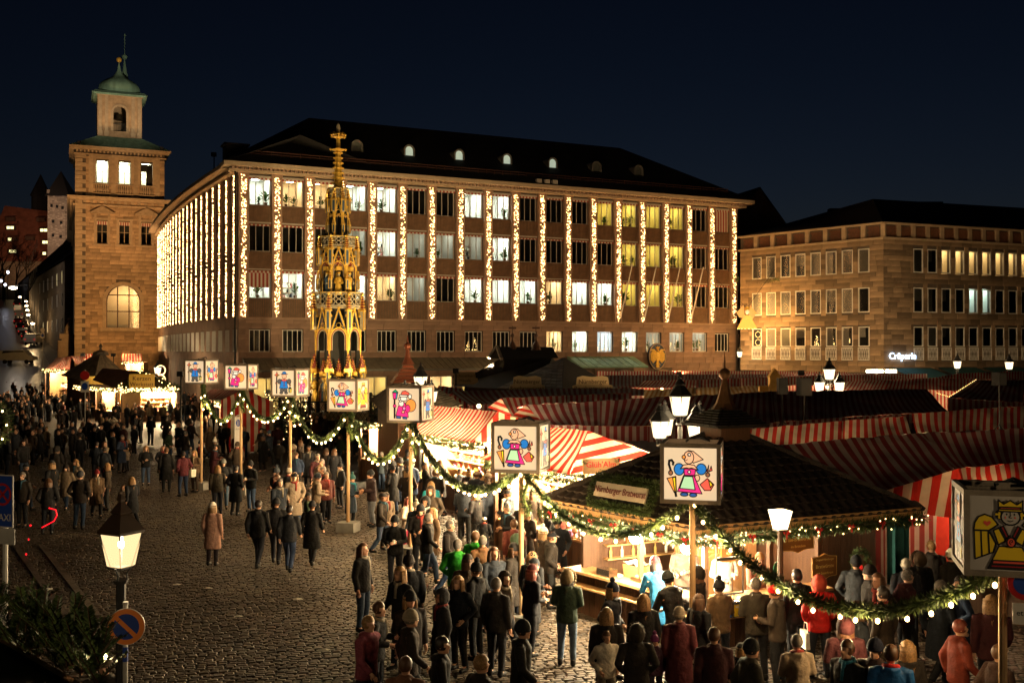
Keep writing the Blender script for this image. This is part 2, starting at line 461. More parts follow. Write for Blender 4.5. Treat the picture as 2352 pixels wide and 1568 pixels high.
def plant_mesh(seed):
    r = random.Random(seed); mb = MB(); mb.mi = 1; mb.lathe([(.09,0),(.13,.22)], 8, (0,0,0)); mb.mi = 0
    for k in range(46):
        a, e = r.uniform(0, 2*PI), r.uniform(.1, 1.3); L = r.uniform(.25, .75)
        b = Vector((0,0,.22 + r.uniform(0, .45))); d = Vector((math.cos(a)*math.cos(e), math.sin(a)*math.cos(e)*.5, math.sin(e)))
        s = d.cross(Vector((0,0,1))).normalized()*.055; t = b + d*L*.6
        mb.poly([b, t - s, b + d*L + Vector((0,0,-.1)), t + s])
    me = mb.mesh('pot_plant'); me.materials.append(mat('leaf', (.05,.11,.02), .6, .3)); me.materials.append(mat('plant_pot', (.2,.1,.05), .8)); return me
PLANTS = [plant_mesh(k) for k in range(4)]
def shelf_mesh(seed):
    r = random.Random(seed); mb = MB()
    for z in range(5): mb.bx(-.75, .75, 0, .3, z*.42, z*.42+.03)
    for z in range(4):
        x = -.72
        while x < .66:
            w = r.uniform(.05, .1); mb.mi = r.choice((1,2,3,3)); h = r.uniform(.22, .34)
            if r.random() < .8: mb.bx(x, x+w*.9, .02, .28, z*.42+.03, z*.42+.03+h)
            x += w; mb.mi = 0
    me = mb.mesh('book_shelf')
    for m in (light_wood, mat('binder_red', (.3,.03,.03), .7), mat('binder_dark', (.03,.03,.04), .7), mat('binder_white', (.6,.58,.5), .7)): me.materials.append(m)
    return me
SHELF = [shelf_mesh(1), shelf_mesh(2)]
LIT = ["dd dd"]
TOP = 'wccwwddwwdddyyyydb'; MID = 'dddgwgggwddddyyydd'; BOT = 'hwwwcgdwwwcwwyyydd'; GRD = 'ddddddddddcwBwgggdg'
rw = random.Random(21)
def add_room(win, code, low=False, plant=False, books=False):
    hh = 1.8 if low else 2.25
    rm = (LRMS if low else RMS)['w' if code == 'h' else code]
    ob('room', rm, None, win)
    if code != 'd':
        ob('ceiling_lamp', CL['w' if code == 'h' else code], None, win, loc=(rw.uniform(-.3,.3), 1.5, hh+.18))
    if plant:
        for k in range(rw.choice((1, 2))): ob('pot_plant', rw.choice(PLANTS), None, win, loc=(rw.uniform(-.6,.6), .4, .05), rot=rw.uniform(0,6), sc=rw.uniform(.8,1.25))
    if books: ob('book_shelf', rw.choice(SHELF), None, win, loc=(rw.uniform(-.2,.4), 2.7, -.2))
for i in range(18):
    cx = PIL_X[i] + BAY/2
    for (z0, z1), codes in zip(ROWS[::-1], (TOP, MID, BOT)):
        w = ob('window', WF, None, hall, loc=(cx, .22, z0))
        ob('pane', PANE, None, w)
        c = codes[i]
        ob('blind', VAL, None, w, loc=(0, -.05, 2.25))
        if c in 'bh': ob('lowered_blind', BLF if c == 'b' else BLH, None, w)
        if c == 'b': c = 'd'
        add_room(w, c, plant=rw.random() < .5 and c != 'd', books=rw.random() < .35 and c in 'wcyg')
    w = ob('window', LWF, None, hall, loc=(cx, .2, LOW[0]))
    ob('pane', LPANE, None, w)
    add_room(w, GRD[i], low=True, plant=GRD[i] in 'cgw')
    if i in (7, 12, 13, 14, 15, 16):          # small lit trees on the sill
        mb = MB(); r = random.Random(i)
        for k in range(46):
            h = r.random(); a = r.uniform(0, 2*PI); q = .26*(1-h)
            mb.octa((q*math.cos(a) + (.35 if k % 2 else -.3), .45 + q*math.sin(a)*.5, .1 + h*1.1*(1 if k % 2 else .7)), .022)
        kind(mb.build('lit_tree', fairy, w), 'stuff')
SILL = MB(); SILL.bx(-.92, .92, -.12, .06, -.07, 0); SILLM = SILL.mesh('sill'); SILLM.materials.append(red_trim)
for i in range(18):
    ob('sill', SILLM, None, hall, loc=(PIL_X[i]+BAY/2, .06, LOW[0]-.02))
# ground floor: shop fronts, arched doors, canopies
for k, (a, b) in enumerate(shop):
    f = win_frame(b-a, 3.0, (0,), .09); w = ob('shop_window', f, None, hall, loc=((a+b)/2, .25, .6))
    ob('pane', quad_xz('pane', b-a-.1, 2.9, .05, pane), None, w)
    rm = with_mat(room_mesh(b-a, 3.0), room_cream); ob('room', rm, None, w)
    ob('ceiling_lamp', CL['c' if k % 3 else 'y'], None, w, loc=(0, 1.5, 3.1))
for ax in arches_x:
    mb = MB(); strip(mb, arch_pts(ax, 2.6, .4, 2.7, 14), arch_pts(ax, 2.0, .4, 2.7, 14), -.06, .3); mb.build('arch_surround', red_trim, hall)
    mb = MB(); mb.poly([(p[0], 1.9, p[1]) for p in arch_pts(ax, 2.0, .4, 2.7, 14)]); d = mb.build('doorway_glass', emit('doorway_light', (.85,.9,.6), .5), hall)
    mb = MB()
    for x in (-.5, 0, .5): mb.bx(ax+x-.03, ax+x+.03, 1.8, 1.86, .4, 3.6)
    mb.build('glazing_bar', dark_frame, hall)
def canopy(x0, x1, z0, z1, d, m, seam=.55):
    mb = MB(); mb.poly([(x0, .02, z1), (x1, .02, z1), (x1, -d, z0), (x0, -d, z0)]); mb.poly([(x0, -d, z0), (x1, -d, z0), (x1, -d, z0-.14), (x0, -d, z0-.14)])
    mb.poly([(x0, -d, z0-.14), (x1, -d, z0-.14), (x1, .02, z0-.1), (x0, .02, z0-.1)]); mb.poly([(x0, .02, z1), (x0, -d, z0), (x0, -d, z0-.14), (x0, .02, z0-.1)])
    c = mb.build('canopy', m, hall); mb = MB(); x = x0 + .02
    while x < x1: mb.bar((x, .0, z1+.025), (x, -d, z0+.025), .05, .05); x += seam
    mb.build('roof_seam', m, c); return c
zinc = mat('zinc_roof', (.12,.12,.1), .5, .3, 2, .1, 10); 
canopy(.3, 24.0, 4.25, 5.2, 2.6, zinc); canopy(30.0, 37.2, 4.35, 5.25, 2.6, copper, .8)
# cornice
mb = MB(); mb.bx(-.9, LX+.9, -.55, .4, 20.15, 20.35); mb.bx(-1.4, LX+1.4, -1.25, .6, 20.5, 20.82); mb.build('cornice', mat('plaster_cornice', (.4,.3,.2), .85, .12, 2), hall)
mb = MB()
for k in range(150): mb.bx(-.7+k*.338, -.7+k*.338+.17, -.75, -.4, 20.33, 20.5)
mb.build('dentils', red_trim, hall)
mb = MB(); e = 20.83     # hipped roof
A, B, C, D, R1, R2 = (-1.4,-1.25,e), (LX+1.4,-1.25,e), (LX+1.4,18.6,e), (-1.4,18.6,e), (8,9,27.1), (41.2,9,27.1)
for q in ((A,B,R2,R1), (C,D,R1,R2), (B,C,R2), (D,A,R1)): mb.poly(q)
rf = mb.build('roof', roof_dark, hall)
mb = MB()
for k in range(60):     # snow guard
    mb.bx(1+k*.8, 1+k*.8+.03, .02, .05, 21.6, 22.0)
mb.bx(.8, 48.4, .02, .05, 21.95, 22.0); mb.bx(.8, 48.4, .02, .05, 21.75, 21.79); mb.build('snow_guard', mat('rusty_rail', (.08,.03,.02), .8), rf)
dm = MB(); o_ = arch_pts(0, 1.05, 0, .55, 10); i_ = arch_pts(0, .72, .04, .55, 10); strip(dm, o_, i_, -.05, .12)
n = len(dm.v); k = len(o_); dm.v += [(p[0], .0, p[1]) for p in o_] + [(p[0]*.9, 2.0, p[1]*.9+.1) for p in o_]
for j in range(k-1): dm.face((n+j, n+k+j, n+k+j+1, n+j+1))
DM = dm.mesh('dormer'); DM.materials.append(mat('dormer_lead', (.16,.14,.12), .6))
dl = MB(); dl.poly([(p[0], .06, p[1]) for p in i_]); DL = dl.mesh('dormer_pane')
em_d = emit('dormer_light', (.8,.95,.75), .16); DLL = with_mat(DL, em_d); DLD = with_mat(DL, mat('dormer_dim', (.12,.12,.1), .4))
for k in range(7):
    x = 10.6 + 4.8*k; z = 20.83 + (2.6+1.25)*.6049
    d = ob('dormer', DM, None, rf, loc=(x, 2.5, z-.1)); ob('dormer_pane', DLD if k in (0, 5, 6) else DLL, None, d)
    if k in (5, 6): ob('dormer_pane', DLD, None, d)
mb = MB(); mb.bx(-.6, 1.2, 2.5, 4.0, 20.9, 22.9); mb.bx(-.75, 1.35, 2.35, 4.15, 22.8, 22.95); mb.build('roof_hatch', roof_dark, rf)
mb = MB()
for x in (26.6, 27.4, 28.2): mb.box((x, -.9, 21.15), (.5, .35, .35)); mb.box((x, -.9, 20.93), (.08, .08, .25))
mb.build('roof_floodlight', mat('floodlight_body', (.35,.3,.25), .5), rf)
# left flank along the side street, slightly bowed
def flank(y): u = y/LY; return -.9*4*u*(1-u)
NB = 21; FB = LY/NB
mb = MB()
for k in range(NB):
    y0, y1 = k*FB, (k+1)*FB; x0, x1 = flank(y0), flank(y1)
    for (za, zb) in ((0, LOW[0]-.06), (LOW[1]+.06, 20.2)):
        mb.poly([(x0, y0, za), (x0, y0, zb), (x1, y1, zb), (x1, y1, za)])
    for f0, f1 in ((0, .2), (.8, 1)):
        mb.poly([(x0+(x1-x0)*f0, y0+FB*f0, LOW[0]-.06), (x0+(x1-x0)*f0, y0+FB*f0, LOW[1]+.06), (x0+(x1-x0)*f1, y0+FB*f1, LOW[1]+.06), (x0+(x1-x0)*f1, y0+FB*f1, LOW[0]-.06)])
mb.poly([(0, LY, 0), (0, LY, 20.2), (15, LY, 20.2), (15, LY, 0)])
mb.build('side_wall', red_stone, hall)
mb = MB()
for k in range(NB):
    y0, y1 = k*FB, (k+1)*FB; x0, x1 = flank(y0), flank(y1)
    for a, b, za, zb in ((-1.25, .3, 20.5, 20.82), (-.55, .3, 20.15, 20.35)):
        p = [(x0+a, y0, za), (x1+a, y1, za), (x1+b, y1, za), (x0+b, y0, za)]
        mb.poly(p); q = [(v[0], v[1], zb) for v in p]; mb.poly(q[::-1]); mb.poly([p[0], q[0], q[1], p[1]])
mb.build('side_cornice', MATS['plaster_cornice'], hall)
mb = MB()
rows = [[(flank(k*FB)-1.25, k*FB-1.0*(k == 0), 20.83) for k in range(NB+1)], [(5.0, k*FB, 23.6) for k in range(NB+1)], [(13, k*FB, 21) for k in range(NB+1)]]
mb.grid(rows[::-1]); mb.build('side_roof', roof_dark, hall)
sp_ = MB(); sp_.bx(-.16, .3, -.35, .35, 8.5, 20.15); SPIL = sp_.mesh('pilaster'); SPIL.materials.append(red_trim)
SWF = win_frame(1.5, 2.1, (-.3, .3)); SLW = win_frame(1.45, 1.8, (-.4, 0, .4), .06, m=white_frame); SPN2 = quad_xz('pane', 1.4, 2.0, .05, mat('dark_glass', (.02,.02,.022), .12, 0, spec=.6)); SLP = quad_xz('pane', 1.36, 1.7, .05, MATS['dark_glass'])
SIDE_Y = [.75 + FB*k for k in range(NB)]
for k, y in enumerate(SIDE_Y):
    ob('pilaster', SPIL, None, hall, loc=(flank(y), y, 0))
    yc = y + FB/2
    if yc > LY - .5: continue
    for (z0, z1) in ROWS:
        w = ob('window', SWF, None, hall, loc=(flank(yc)-.05, yc, z0), rot=-PI/2); ob('pane', SPN2, None, w)
for k in range(NB):
    yc = (k+.5)*FB
    w = ob('window', SLW, None, hall, loc=(flank(yc)-.03, yc, LOW[0]), rot=-PI/2); ob('pane', SLP, None, w)
mb = MB(); mb.tube([(-.35, -.35, 20.4), (-.35, -.35, 0)], .08, 6); mb.build('downpipe', black_iron, hall)
# coat of arms
crest = thing('crest_plaque', 'oval blue plaque with a golden crowned eagle on the sandstone wall', 'plaque', hall.matrix_basis @ Vector((39.7, -.02, 5.25)), TH_RZ)
mb = MB(); ov = [(.98*math.cos(2*PI*k/28), 1.28*math.sin(2*PI*k/28)) for k in range(28)]; mb.extrude(ov, -.28, -.05); mb.build('board', mat('plaque_blue', (.05,.06,.1), .6, .2, 3), crest)
mb = MB(); ov2 = ov + ov[:1]; strip(mb, ov2, [(x*.92, z*.94) for x, z in ov2], -.36, -.26); mb.build('rim', sand_trim, crest)
mb = MB()
mb.extrude([(-.2,.25),(-.24,-.1),(-.1,-.55),(.1,-.55),(.24,-.1),(.2,.25),(.1,.42),(-.1,.42)], -.4, -.28)
for s in (-1, 1):
    for k in range(7):
        x = s*(.24+.085*k); top = .55 - .03*k + .12*math.sin(k*.6); mb.extrude([(x-.035, top), (x-.035, -.2-.45*(1-abs(k-3)/5)), (x+.035, -.2-.45*(1-abs(k-3)/5)), (x+.035, top)][::-1], -.38, -.28)
    mb.tube([(s*.1,-.34,.3),(s*.4,-.34,.62),(s*.75,-.34,.6)], .07, 6)
    mb.tube([(s*.08,-.34,-.5),(s*.2,-.34,-.75),(s*.26,-.34,-.82)], .05, 6)
mb.extrude([(-.06,-.55),(-.2,-1.05),(0,-1.12),(.2,-1.05),(.06,-.55)][::-1], -.38, -.28)
mb.ball((0,-.36,.56), .13, 8, 6); mb.extrude([(-.16,.72),(-.2,.95),(-.08,.82),(0,1.0),(.08,.82),(.2,.95),(.16,.72)], -.38, -.29)
mb.build('eagle', gold, crest)
# flag poles on the front
for k, i in enumerate((13, 14, 15, 16)):
    fp = thing('flagpole', f"{['first','second','third','last'][k]} slanting white flagpole on the lit facade, counted towards the angel", 'flagpole', hall.matrix_basis @ Vector((PIL_X[i]+.15, -.25, 9.2)), TH_RZ, 'flagpoles on the town hall')
    mb = MB(); mb.tube([(0,0,-.3),(.55,-1.2,4.6)], [.07,.05], 8); mb.ball((.55,-1.2,4.65), .08); mb.build('pole', white_frame, fp)
    mb = MB(); mb.bar((0,.2,.4),(.1,-.2,.5), .05); mb.bar((0,.2,-.2),(0,0,-.25), .06); mb.bar((-.5,.1,.3),(.12,-.28,.8), .03); mb.build('bracket', black_iron, fp)
# light curtains
def curtain_mesh(seed, w=.42, h=11.4, n=270):
    r = random.Random(seed); mb = MB()
    for k in range(n):
        mb.octa((r.uniform(-w/2, w/2), r.uniform(-.05, .0), r.uniform(0, h)), r.uniform(.028, .045))
    me = mb.mesh('bulbs'); me.materials.append(pil_bulb); return me
def wire_mesh(seed, w=.42, h=11.4):
    r = random.Random(seed); mb = MB()
    for k in range(6):
        x = -w/2 + w*k/5
        mb.tube([(x + r.uniform(-.02,.02), .02, h*j/8) for j in range(9)], .008, 3, False)
    me = mb.mesh('wire'); me.materials.append(MATS['black_iron']); return me
CUR = [curtain_mesh(k) for k in range(4)]; CUR_S = [curtain_mesh(k, .42, 11.4, 220) for k in range(10, 13)]; WIRE = wire_mesh(1)
ORD = ['first','second','third','fourth','fifth','sixth','seventh','eighth','ninth','tenth','eleventh','twelfth','thirteenth','fourteenth','fifteenth','sixteenth','seventeenth','eighteenth','nineteenth','twentieth','twenty-first']
for i, x in enumerate(PIL_X):
    t = thing('light_curtain', f'{ORD[i]} curtain of warm bulbs from the building corner on the wide front', 'light string', hall.matrix_basis @ Vector((x, -.2, 8.55)), TH_RZ, 'light curtains on the front pilasters')
    kind(ob('bulbs', CUR[i % 4], None, t), 'stuff'); ob('wire', WIRE, None, t)
for i, y in enumerate(SIDE_Y):
    t = thing('light_curtain', f'{ORD[i]} curtain of warm bulbs from the building corner on the side street flank', 'light string', hall.matrix_basis @ Vector((flank(y)-.2, y, 8.55)), TH_RZ - PI/2, 'light curtains on the side pilasters')
    kind(ob('bulbs', CUR_S[i % 3], None, t), 'stuff'); ob('wire', WIRE, None, t)

# ---------------------------------------------------------------- old town hall tower block
TW, TD0 = 11.2, 138.0
tp = at(172, 805, TD0)
tower = thing('stone_tower_block', 'pale floodlit sandstone tower block with balustrades and a green domed belfry', 'building', (tp.x, tp.y, 0), TH_RZ - .04)
sc_ = FPX/138.0
def tz(py, y=138.5): return CZ + (805 - py) * y / FPX
Z_LIFT = 0
# heights: cornice1 y=452, attic balustrade 420-450, windows 365-415, top eave 335
z_c1, z_ba, z_w0, z_w1, z_top = tz(455), tz(442), tz(418), tz(365), tz(335)
z_m0, z_m1 = tz(557), tz(505)
ar_cx, ar_w, ar_z0, ar_zs = 6.0, 4.3, tz(752), tz(690)
TWX = TW
mb = MB()
def tband(z0, z1, hs, x1=TWX):
    x = 0
    for a, b in sorted(hs): mb.bx(x, a, .06, .7, z0, z1); x = b
    mb.bx(x, x1, .06, .7, z0, z1)
wx = [3.3, 6.1, 8.9]
tband(0, ar_z0, []); tband(ar_z0, ar_zs + ar_w/2, [(ar_cx-ar_w/2, ar_cx+ar_w/2)])
# spandrels over the arch
op = arch_pts(ar_cx, ar_w, ar_zs, ar_zs, 16)[1:-1]
for s in (0, 1):
    half = op[:9] if s == 0 else op[8:]
    corner = (ar_cx-ar_w/2, ar_zs+ar_w/2) if s == 0 else (ar_cx+ar_w/2, ar_zs+ar_w/2)
    for a, b in zip(half[:-1], half[1:]): mb.poly([(corner[0], .06, corner[1]), (a[0], .06, a[1]), (b[0], .06, b[1])])
tband(ar_zs+ar_w/2, z_m0, []); tband(z_m0, z_m1, [(x-.72, x+.72) for x in wx]); tband(z_m1, z_w0, [])
tband(z_w0, z_w1, [(x-.78, x+.78) for x in wx]); tband(z_w1, z_top, [])
mb.bx(.05, .7, .7, 62, 0, z_c1); mb.bx(TWX-.7, TWX, .7, 12, 0, z_top); mb.bx(.05, .7, .7, 12, z_c1, z_top); mb.bx(.05, TWX, 11.6, 12, 0, z_top)
mb.build('wall', joint, tower)
hs = [(x-.74, x+.74, z_m0, z_m1) for x in wx] + [(x-.8, x+.8, z_w0, z_w1) for x in wx] + [(x-.85, x+.85, z_ba-.9, z_w0) for x in wx]
hs += [(ar_cx-ar_w/2-.45, ar_cx+ar_w/2+.45, ar_z0-.5, ar_zs)] + [(ar_cx-(ar_w/2+.4)*math.cos(a), ar_cx+(ar_w/2+.4)*math.cos(a), ar_zs+(ar_w/2+.4)*math.sin(a)-.25, ar_zs+(ar_w/2+.4)*math.sin(a)+.2) for a in [j*.2 for j in range(8)]]
lay_stones(ashlar(1.25, TWX, .5, z_top-1.3, .5, 1.05, hs, random.Random(9)), tower, sandstone, y=0.0, keep=290, seen=lambda b: 1 if b[2] > 6 else .05)
q = []; z = .5; k = 0
while z < z_top - 1.4:
    w = 1.3 if k % 2 else .85; q.append((-.06, w, z, z+.52)); z += .56; k += 1
QM = with_mat(BLOCK, sand_trim)
for (a, b, c, d) in q: ob('quoin', QM, None, tower, loc=((a+b)/2, -.1, (c+d)/2), sc=(b-a, 1.6, d-c))
mb = MB(); mb.bx(-.05, .05, .3, 60, .5, z_c1); mb.build('side_wall', sandstone, tower)
# mouldings, window surrounds, pediments, balustrades
def moulding(mb, z, steps, x0=-.1, x1=TWX+.1, side=60):
    for dz, pr, h in steps:
        mb.bx(x0-pr, x1+pr, -pr, .2, z+dz, z+dz+h); mb.bx(x0-pr, .1, .2, side, z+dz, z+dz+h)
mb = MB(); moulding(mb, z_c1, ((0,.9,.22),(-.22,.65,.22),(-.95,.2,.2)))
mb.build('cornice', sand_trim, tower)
mb = MB()
for k in range(13): mb.bx(.1+k*.85, .45+k*.85, -.6, .05, z_c1-.62, z_c1-.24)
for k in range(30): mb.bx(-.65, .0, .5+k*1.2, .85+k*1.2, z_c1-.62, z_c1-.24)
mb.build('bracket', sand_trim, tower)
mb = MB(); moulding(mb, z_top-1.1, ((.85,.7,.22),(.62,.45,.22),(0,.12,.18)), side=12.3)
mb.build('top_cornice', sand_trim, tower)
mb = MB()
for k in range(23): mb.bx(.05+k*.48, .25+k*.48, -.5, .05, z_top-.78, z_top-.5)
mb.build('dentils', sand_trim, tower)
TWM = win_frame(1.5, z_w1-z_w0, (0,), .1, m=dark_frame, bars=((z_w1-z_w0)*.5,)); TWM2 = win_frame(1.4, z_m1-z_m0, (0,), .09, m=sand_trim, bars=((z_m1-z_m0)*.52,))
for k, x in enumerate(wx):
    w = ob('window', TWM, None, tower, loc=(x, .25, z_w0)); ob('pane', quad_xz('pane', 1.42, z_w1-z_w0-.1, .05, pane), None, w)
    rm = with_mat(room_mesh(1.5, z_w1-z_w0), room_wall); ob('room', rm, None, w); 
    ob('ceiling_lamp', ceil_lamp(emit('tower_lamp', (1,.97,.66), 22), .8, 2.4), None, w, loc=(0, 1.6, z_w1-z_w0+.2))
    if k == 2: mb = MB(); mb.bx(-.05, .72, .14, .16, .05, 2.9); mb.bx(-.72, .72, .14, .16, 1.9, 2.9); mb.build('curtain', dark_room, w)
    w = ob('window', TWM2, None, tower, loc=(x, .3, z_m0)); ob('pane', quad_xz('pane', 1.3, z_m1-z_m0, .05, pane), None, w); ob('room', with_mat(room_mesh(1.4, z_m1-z_m0), dark_room), None, w)
    mb = MB()
    for j in range(9): mb.mi = j % 2; mb.bx(-.66+j*.147, -.66+(j+1)*.147, -.02, .0, z_m1-z_m0-.5, z_m1-z_m0-.08)
    mb.build('blind', [blind_w, blind_r], w)
    mb = MB(); h = z_m1-z_m0
    mb.bx(-1.0, -.7, -.12, .1, -.1, h+.1); mb.bx(.7, 1.0, -.12, .1, -.1, h+.1); mb.bx(-1.1, 1.1, -.16, .1, h+.1, h+.4); mb.bx(-1.1, 1.1, -.2, .1, -.35, -.1)
    if k != 1: mb.extrude([(-1.5,h+1.1),(1.5,h+1.1),(0,h+1.95)][::-1], -.4, .05); mb.bx(-1.55, 1.55, -.45, .05, h+.95, h+1.1); mb.bx(-1.0, -.7, -.2, .05, h+.4, h+.95); mb.bx(.7, 1.0, -.2, .05, h+.4, h+.95)
    mb.build('window_surround', sand_trim, tower, loc=(x, 0, z_m0))
    mb = MB(); h = z_w1 - z_w0
    mb.bx(-1.15, -.78, -.14, .1, -.05, h+.2); mb.bx(.78, 1.15, -.14, .1, -.05, h+.2); mb.bx(-1.2, 1.2, -.2, .1, h+.2, h+.75); mb.bx(-1.2, 1.2, -.25, .1, -.2, -.05); mb.bx(-1.1, 1.1, -.22, .1, -1.5, -1.3)
    mb.build('window_surround', sand_trim, tower, loc=(x, 0, z_w0))
    bal = MB(); bal.lathe([(.07,0),(.11,.06),(.07,.15),(.15,.38),(.12,.6),(.07,.85),(.11,1.0),(.07,1.08)], 8); BALM = bal.mesh('baluster'); BALM.materials.append(sand_trim)
    for j in range(6): ob('baluster', BALM, None, tower, loc=(x-.7+.28*j, -.05, z_w0-1.3))
for j in range(4):
    mb = MB(); xx = [1.9, 4.7, 7.5, 10.3][j]; mb.bx(xx-.28, xx+.28, -.1, .1, z_c1+.2, z_top-1.1); mb.build('pilaster_strip', sand_trim, tower)
# tall arched window with scaffolding-like glazing bars
mb = MB(); strip(mb, arch_pts(ar_cx, ar_w+.9, ar_z0, ar_zs, 18), arch_pts(ar_cx, ar_w, ar_z0, ar_zs, 18), -.12, .3); mb.bx(ar_cx-ar_w/2-.7, ar_cx+ar_w/2+.7, -.2, .3, ar_z0-.45, ar_z0); mb.build('arch_surround', sand_trim, tower)
w = MB(); f = arch_pts(ar_cx, ar_w, ar_z0, ar_zs, 18); strip(w, f, [(ar_cx+(p[0]-ar_cx)*.94, p[1]-.08 if p[1] > ar_zs else p[1]) for p in f], .3, .4)
for x in (-ar_w/6, ar_w/6): w.bx(ar_cx+x-.07, ar_cx+x+.07, .28, .42, ar_z0, ar_zs+ar_w*.45)
for z in (ar_z0+2.2, ar_z0+4.4): w.bx(ar_cx-ar_w/2, ar_cx+ar_w/2, .28, .42, z-.07, z+.07)
W = w.build('arched_window', mat('brown_frame', (.1,.05,.025), .6), tower)
mb = MB(); mb.poly([(p[0], .35, p[1]) for p in f]); mb.build('pane', glass('reflecting_glass', (.8,.75,.6), .3), W)
mb = MB(); mb.bx(ar_cx-3, ar_cx+3, 4.0, 4.1, ar_z0-.5, ar_zs+3); hallroom = mb.build('back_wall', room_cream, W)
lamp('hall_light', tower, (ar_cx+.5, 2.0, ar_zs+1), 260, (1,.7,.4), .3)
# copper roof, belfry, dome
def skirt(mb, x0, x1, y0, y1, z0, ix, iy, z1):
    a = [(x0,y0,z0),(x1,y0,z0),(x1,y1,z0),(x0,y1,z0)]; b = [(x0+ix,y0+iy,z1),(x1-ix,y0+iy,z1),(x1-ix,y1-iy,z1),(x0+ix,y1-iy,z1)]
    for i in range(4): j = (i+1) % 4; mb.poly([a[i], a[j], b[j], b[i]])
    mb.poly(b)
zb = z_top + 2.0
mb = MB(); skirt(mb, -.8, TWX+.8, -.8, 12.8, z_top-.03, 3.5, 3.5, zb); rt = mb.build('roof', copper, tower)
mb = MB()
for k in range(8): xa = -.4 + k*1.7; mb.bar((xa, -.78, z_top+.02), (2.7+(xa+.8)/(TWX+1.6)*(TWX+1.6-7.0), 2.7, zb+.02), .06)
mb.build('roof_seam', copper, rt)
bx0, bx1, by0, by1 = 2.75, TWX-2.75, 3.0, 8.6
zt = tz(212, 142); bc = (bx0+bx1)/2; bw = 1.65
mb = MB(); za0, zas = zb+.9, zb + (zt-zb)*.58
for x0, x1 in ((bx0, bc-bw/2), (bc+bw/2, bx1)): mb.bx(x0, x1, by0, by0+.6, zb, zt)
mb.bx(bc-bw/2, bc+bw/2, by0, by0+.6, zb, za0); mb.bx(bc-bw/2, bc+bw/2, by0, by0+.6, zas+bw/2, zt)
op = arch_pts(bc, bw, zas, zas, 12)[1:-1]
for s in (0, 1):
    half = op[:7] if s == 0 else op[6:]; cr = (bc-bw/2 if s == 0 else bc+bw/2, zas+bw/2)
    for a, b in zip(half[:-1], half[1:]): mb.poly([(cr[0], by0, cr[1]), (a[0], by0, a[1]), (b[0], by0, b[1])])
for x0, x1 in ((bx0, bx0+.6), (bx1-.6, bx1)): mb.bx(x0, x1, by0+.6, by1, zb, zt)
mb.bx(bx0+.6, bx1-.6, by1-.3, by1, zb, zt)
BF = mb.build('belfry', sandstone, tower)
mb = MB(); strip(mb, arch_pts(bc, bw+.6, za0, zas, 12), arch_pts(bc, bw, za0, zas, 12), by0-.12, by0+.1)
for x in (bx0+.35, bx0+1.15, bx1-1.15, bx1-.35): mb.bx(x-.22, x+.22, by0-.12, by0+.02, zb+.3, zt-.3); mb.bx(x-.3, x+.3, by0-.2, by0+.02, zb+.1, zb+.8)
mb.bx(bx0-.15, bx1+.15, by0-.2, by0+.05, zt-.3, zt)
mb.build('belfry_trim', sand_trim, BF)
mb = MB(); mb.lathe([(.1,.9),(.3,.85),(.42,.4),(.55,0)], 12, (bc, by0+2.2, zas-.6)); mb.tube([(bc-.4,by0+.5,za0+1),(bc+.4,by0+.5,za0+1)], .04); mb.build('bell', mat('bronze', (.1,.08,.05), .4, metal=.8), BF)
mb = MB()
for k in range(9): mb.bx(bc-bw/2+k*.2, bc-bw/2+k*.2+.04, by0+.3, by0+.34, za0, za0+1.1)
mb.bx(bc-bw/2, bc+bw/2, by0+.28, by0+.36, za0+1.05, za0+1.12); mb.build('railing', black_iron, BF)
mb = MB(); skirt(mb, bx0-.7, bx1+.7, by0-.7, by1+.7, zt, .45, .45, zt+.35); mb.bx(bx0-.5, bx1+.5, by0-.5, by1+.5, zt-.2, zt+.0); mb.build('eave', copper, tower)
dcx, dcy = bc, (by0+by1)/2; hD = tz(167, 142) - zt
mb = MB(); mb.smooth = True
prof = [(2.95,.3),(2.95,.35*hD),(2.85,.55*hD),(2.45,.75*hD),(1.8,.93*hD),(1.05,1.08*hD),(.6,1.25*hD),(.32,1.45*hD),(.12,1.75*hD),(.05,2.0*hD)]
mb.lathe(prof, 8, (dcx, dcy, zt), ph=PI/8); mb.smooth = False; mb.build('dome', copper, tower)
mb = MB(); mb.ball((dcx, dcy, zt+2.05*hD), .36, 12, 8); mb.build('finial_ball', gold, tower)
t2 = at(286, 300, 160); mb = MB(); mb.lathe([(1.5,0),(.8,1.5),(.35,3.2),(.1,5),(.03,5.4)], 8); mb.ball((0,0,5.6), .4, 10, 6); mb.tube([(0,0,5.9),(0,0,9.0)], .04, 5); mb.lathe([(.2,8.8),(.05,9.1)], 4)
sp2 = at(286, 216, 158); o = mb.build('distant_spire', [copper], None, loc=sp2); tag(o, 'thin green spire with ball and weather vane peeping out behind the dome', 'spire')
for k, x_ in enumerate((.4, TWX-.4)):        # added eave lamps, put in to light belfry and dome
    p_ = tower.matrix_basis @ Vector((x_, -.55, z_top+.35)); t_ = thing('roof_floodlight', f"{['left','right'][k]} added floodlight on the tower eave aimed at the green dome", 'lamp', p_, 0, 'added tower roof lamps')
    mb = MB(); mb.box((0,0,0), (.4,.3,.3)); mb.box((0,0,-.25), (.1,.1,.3)); mb.build('housing', black_iron, t_)
    d_ = (tower.matrix_basis @ Vector((TWX/2, 3.4, zt+1.5)) - p_).normalized(); l_ = lamp('beam', t_, d_*.4, 220, (1,.78,.5), .2, 'SPOT', spot_size=1.5, spot_blend=.8); l_.rotation_euler = d_.to_track_quat('-Z','Y').to_euler()
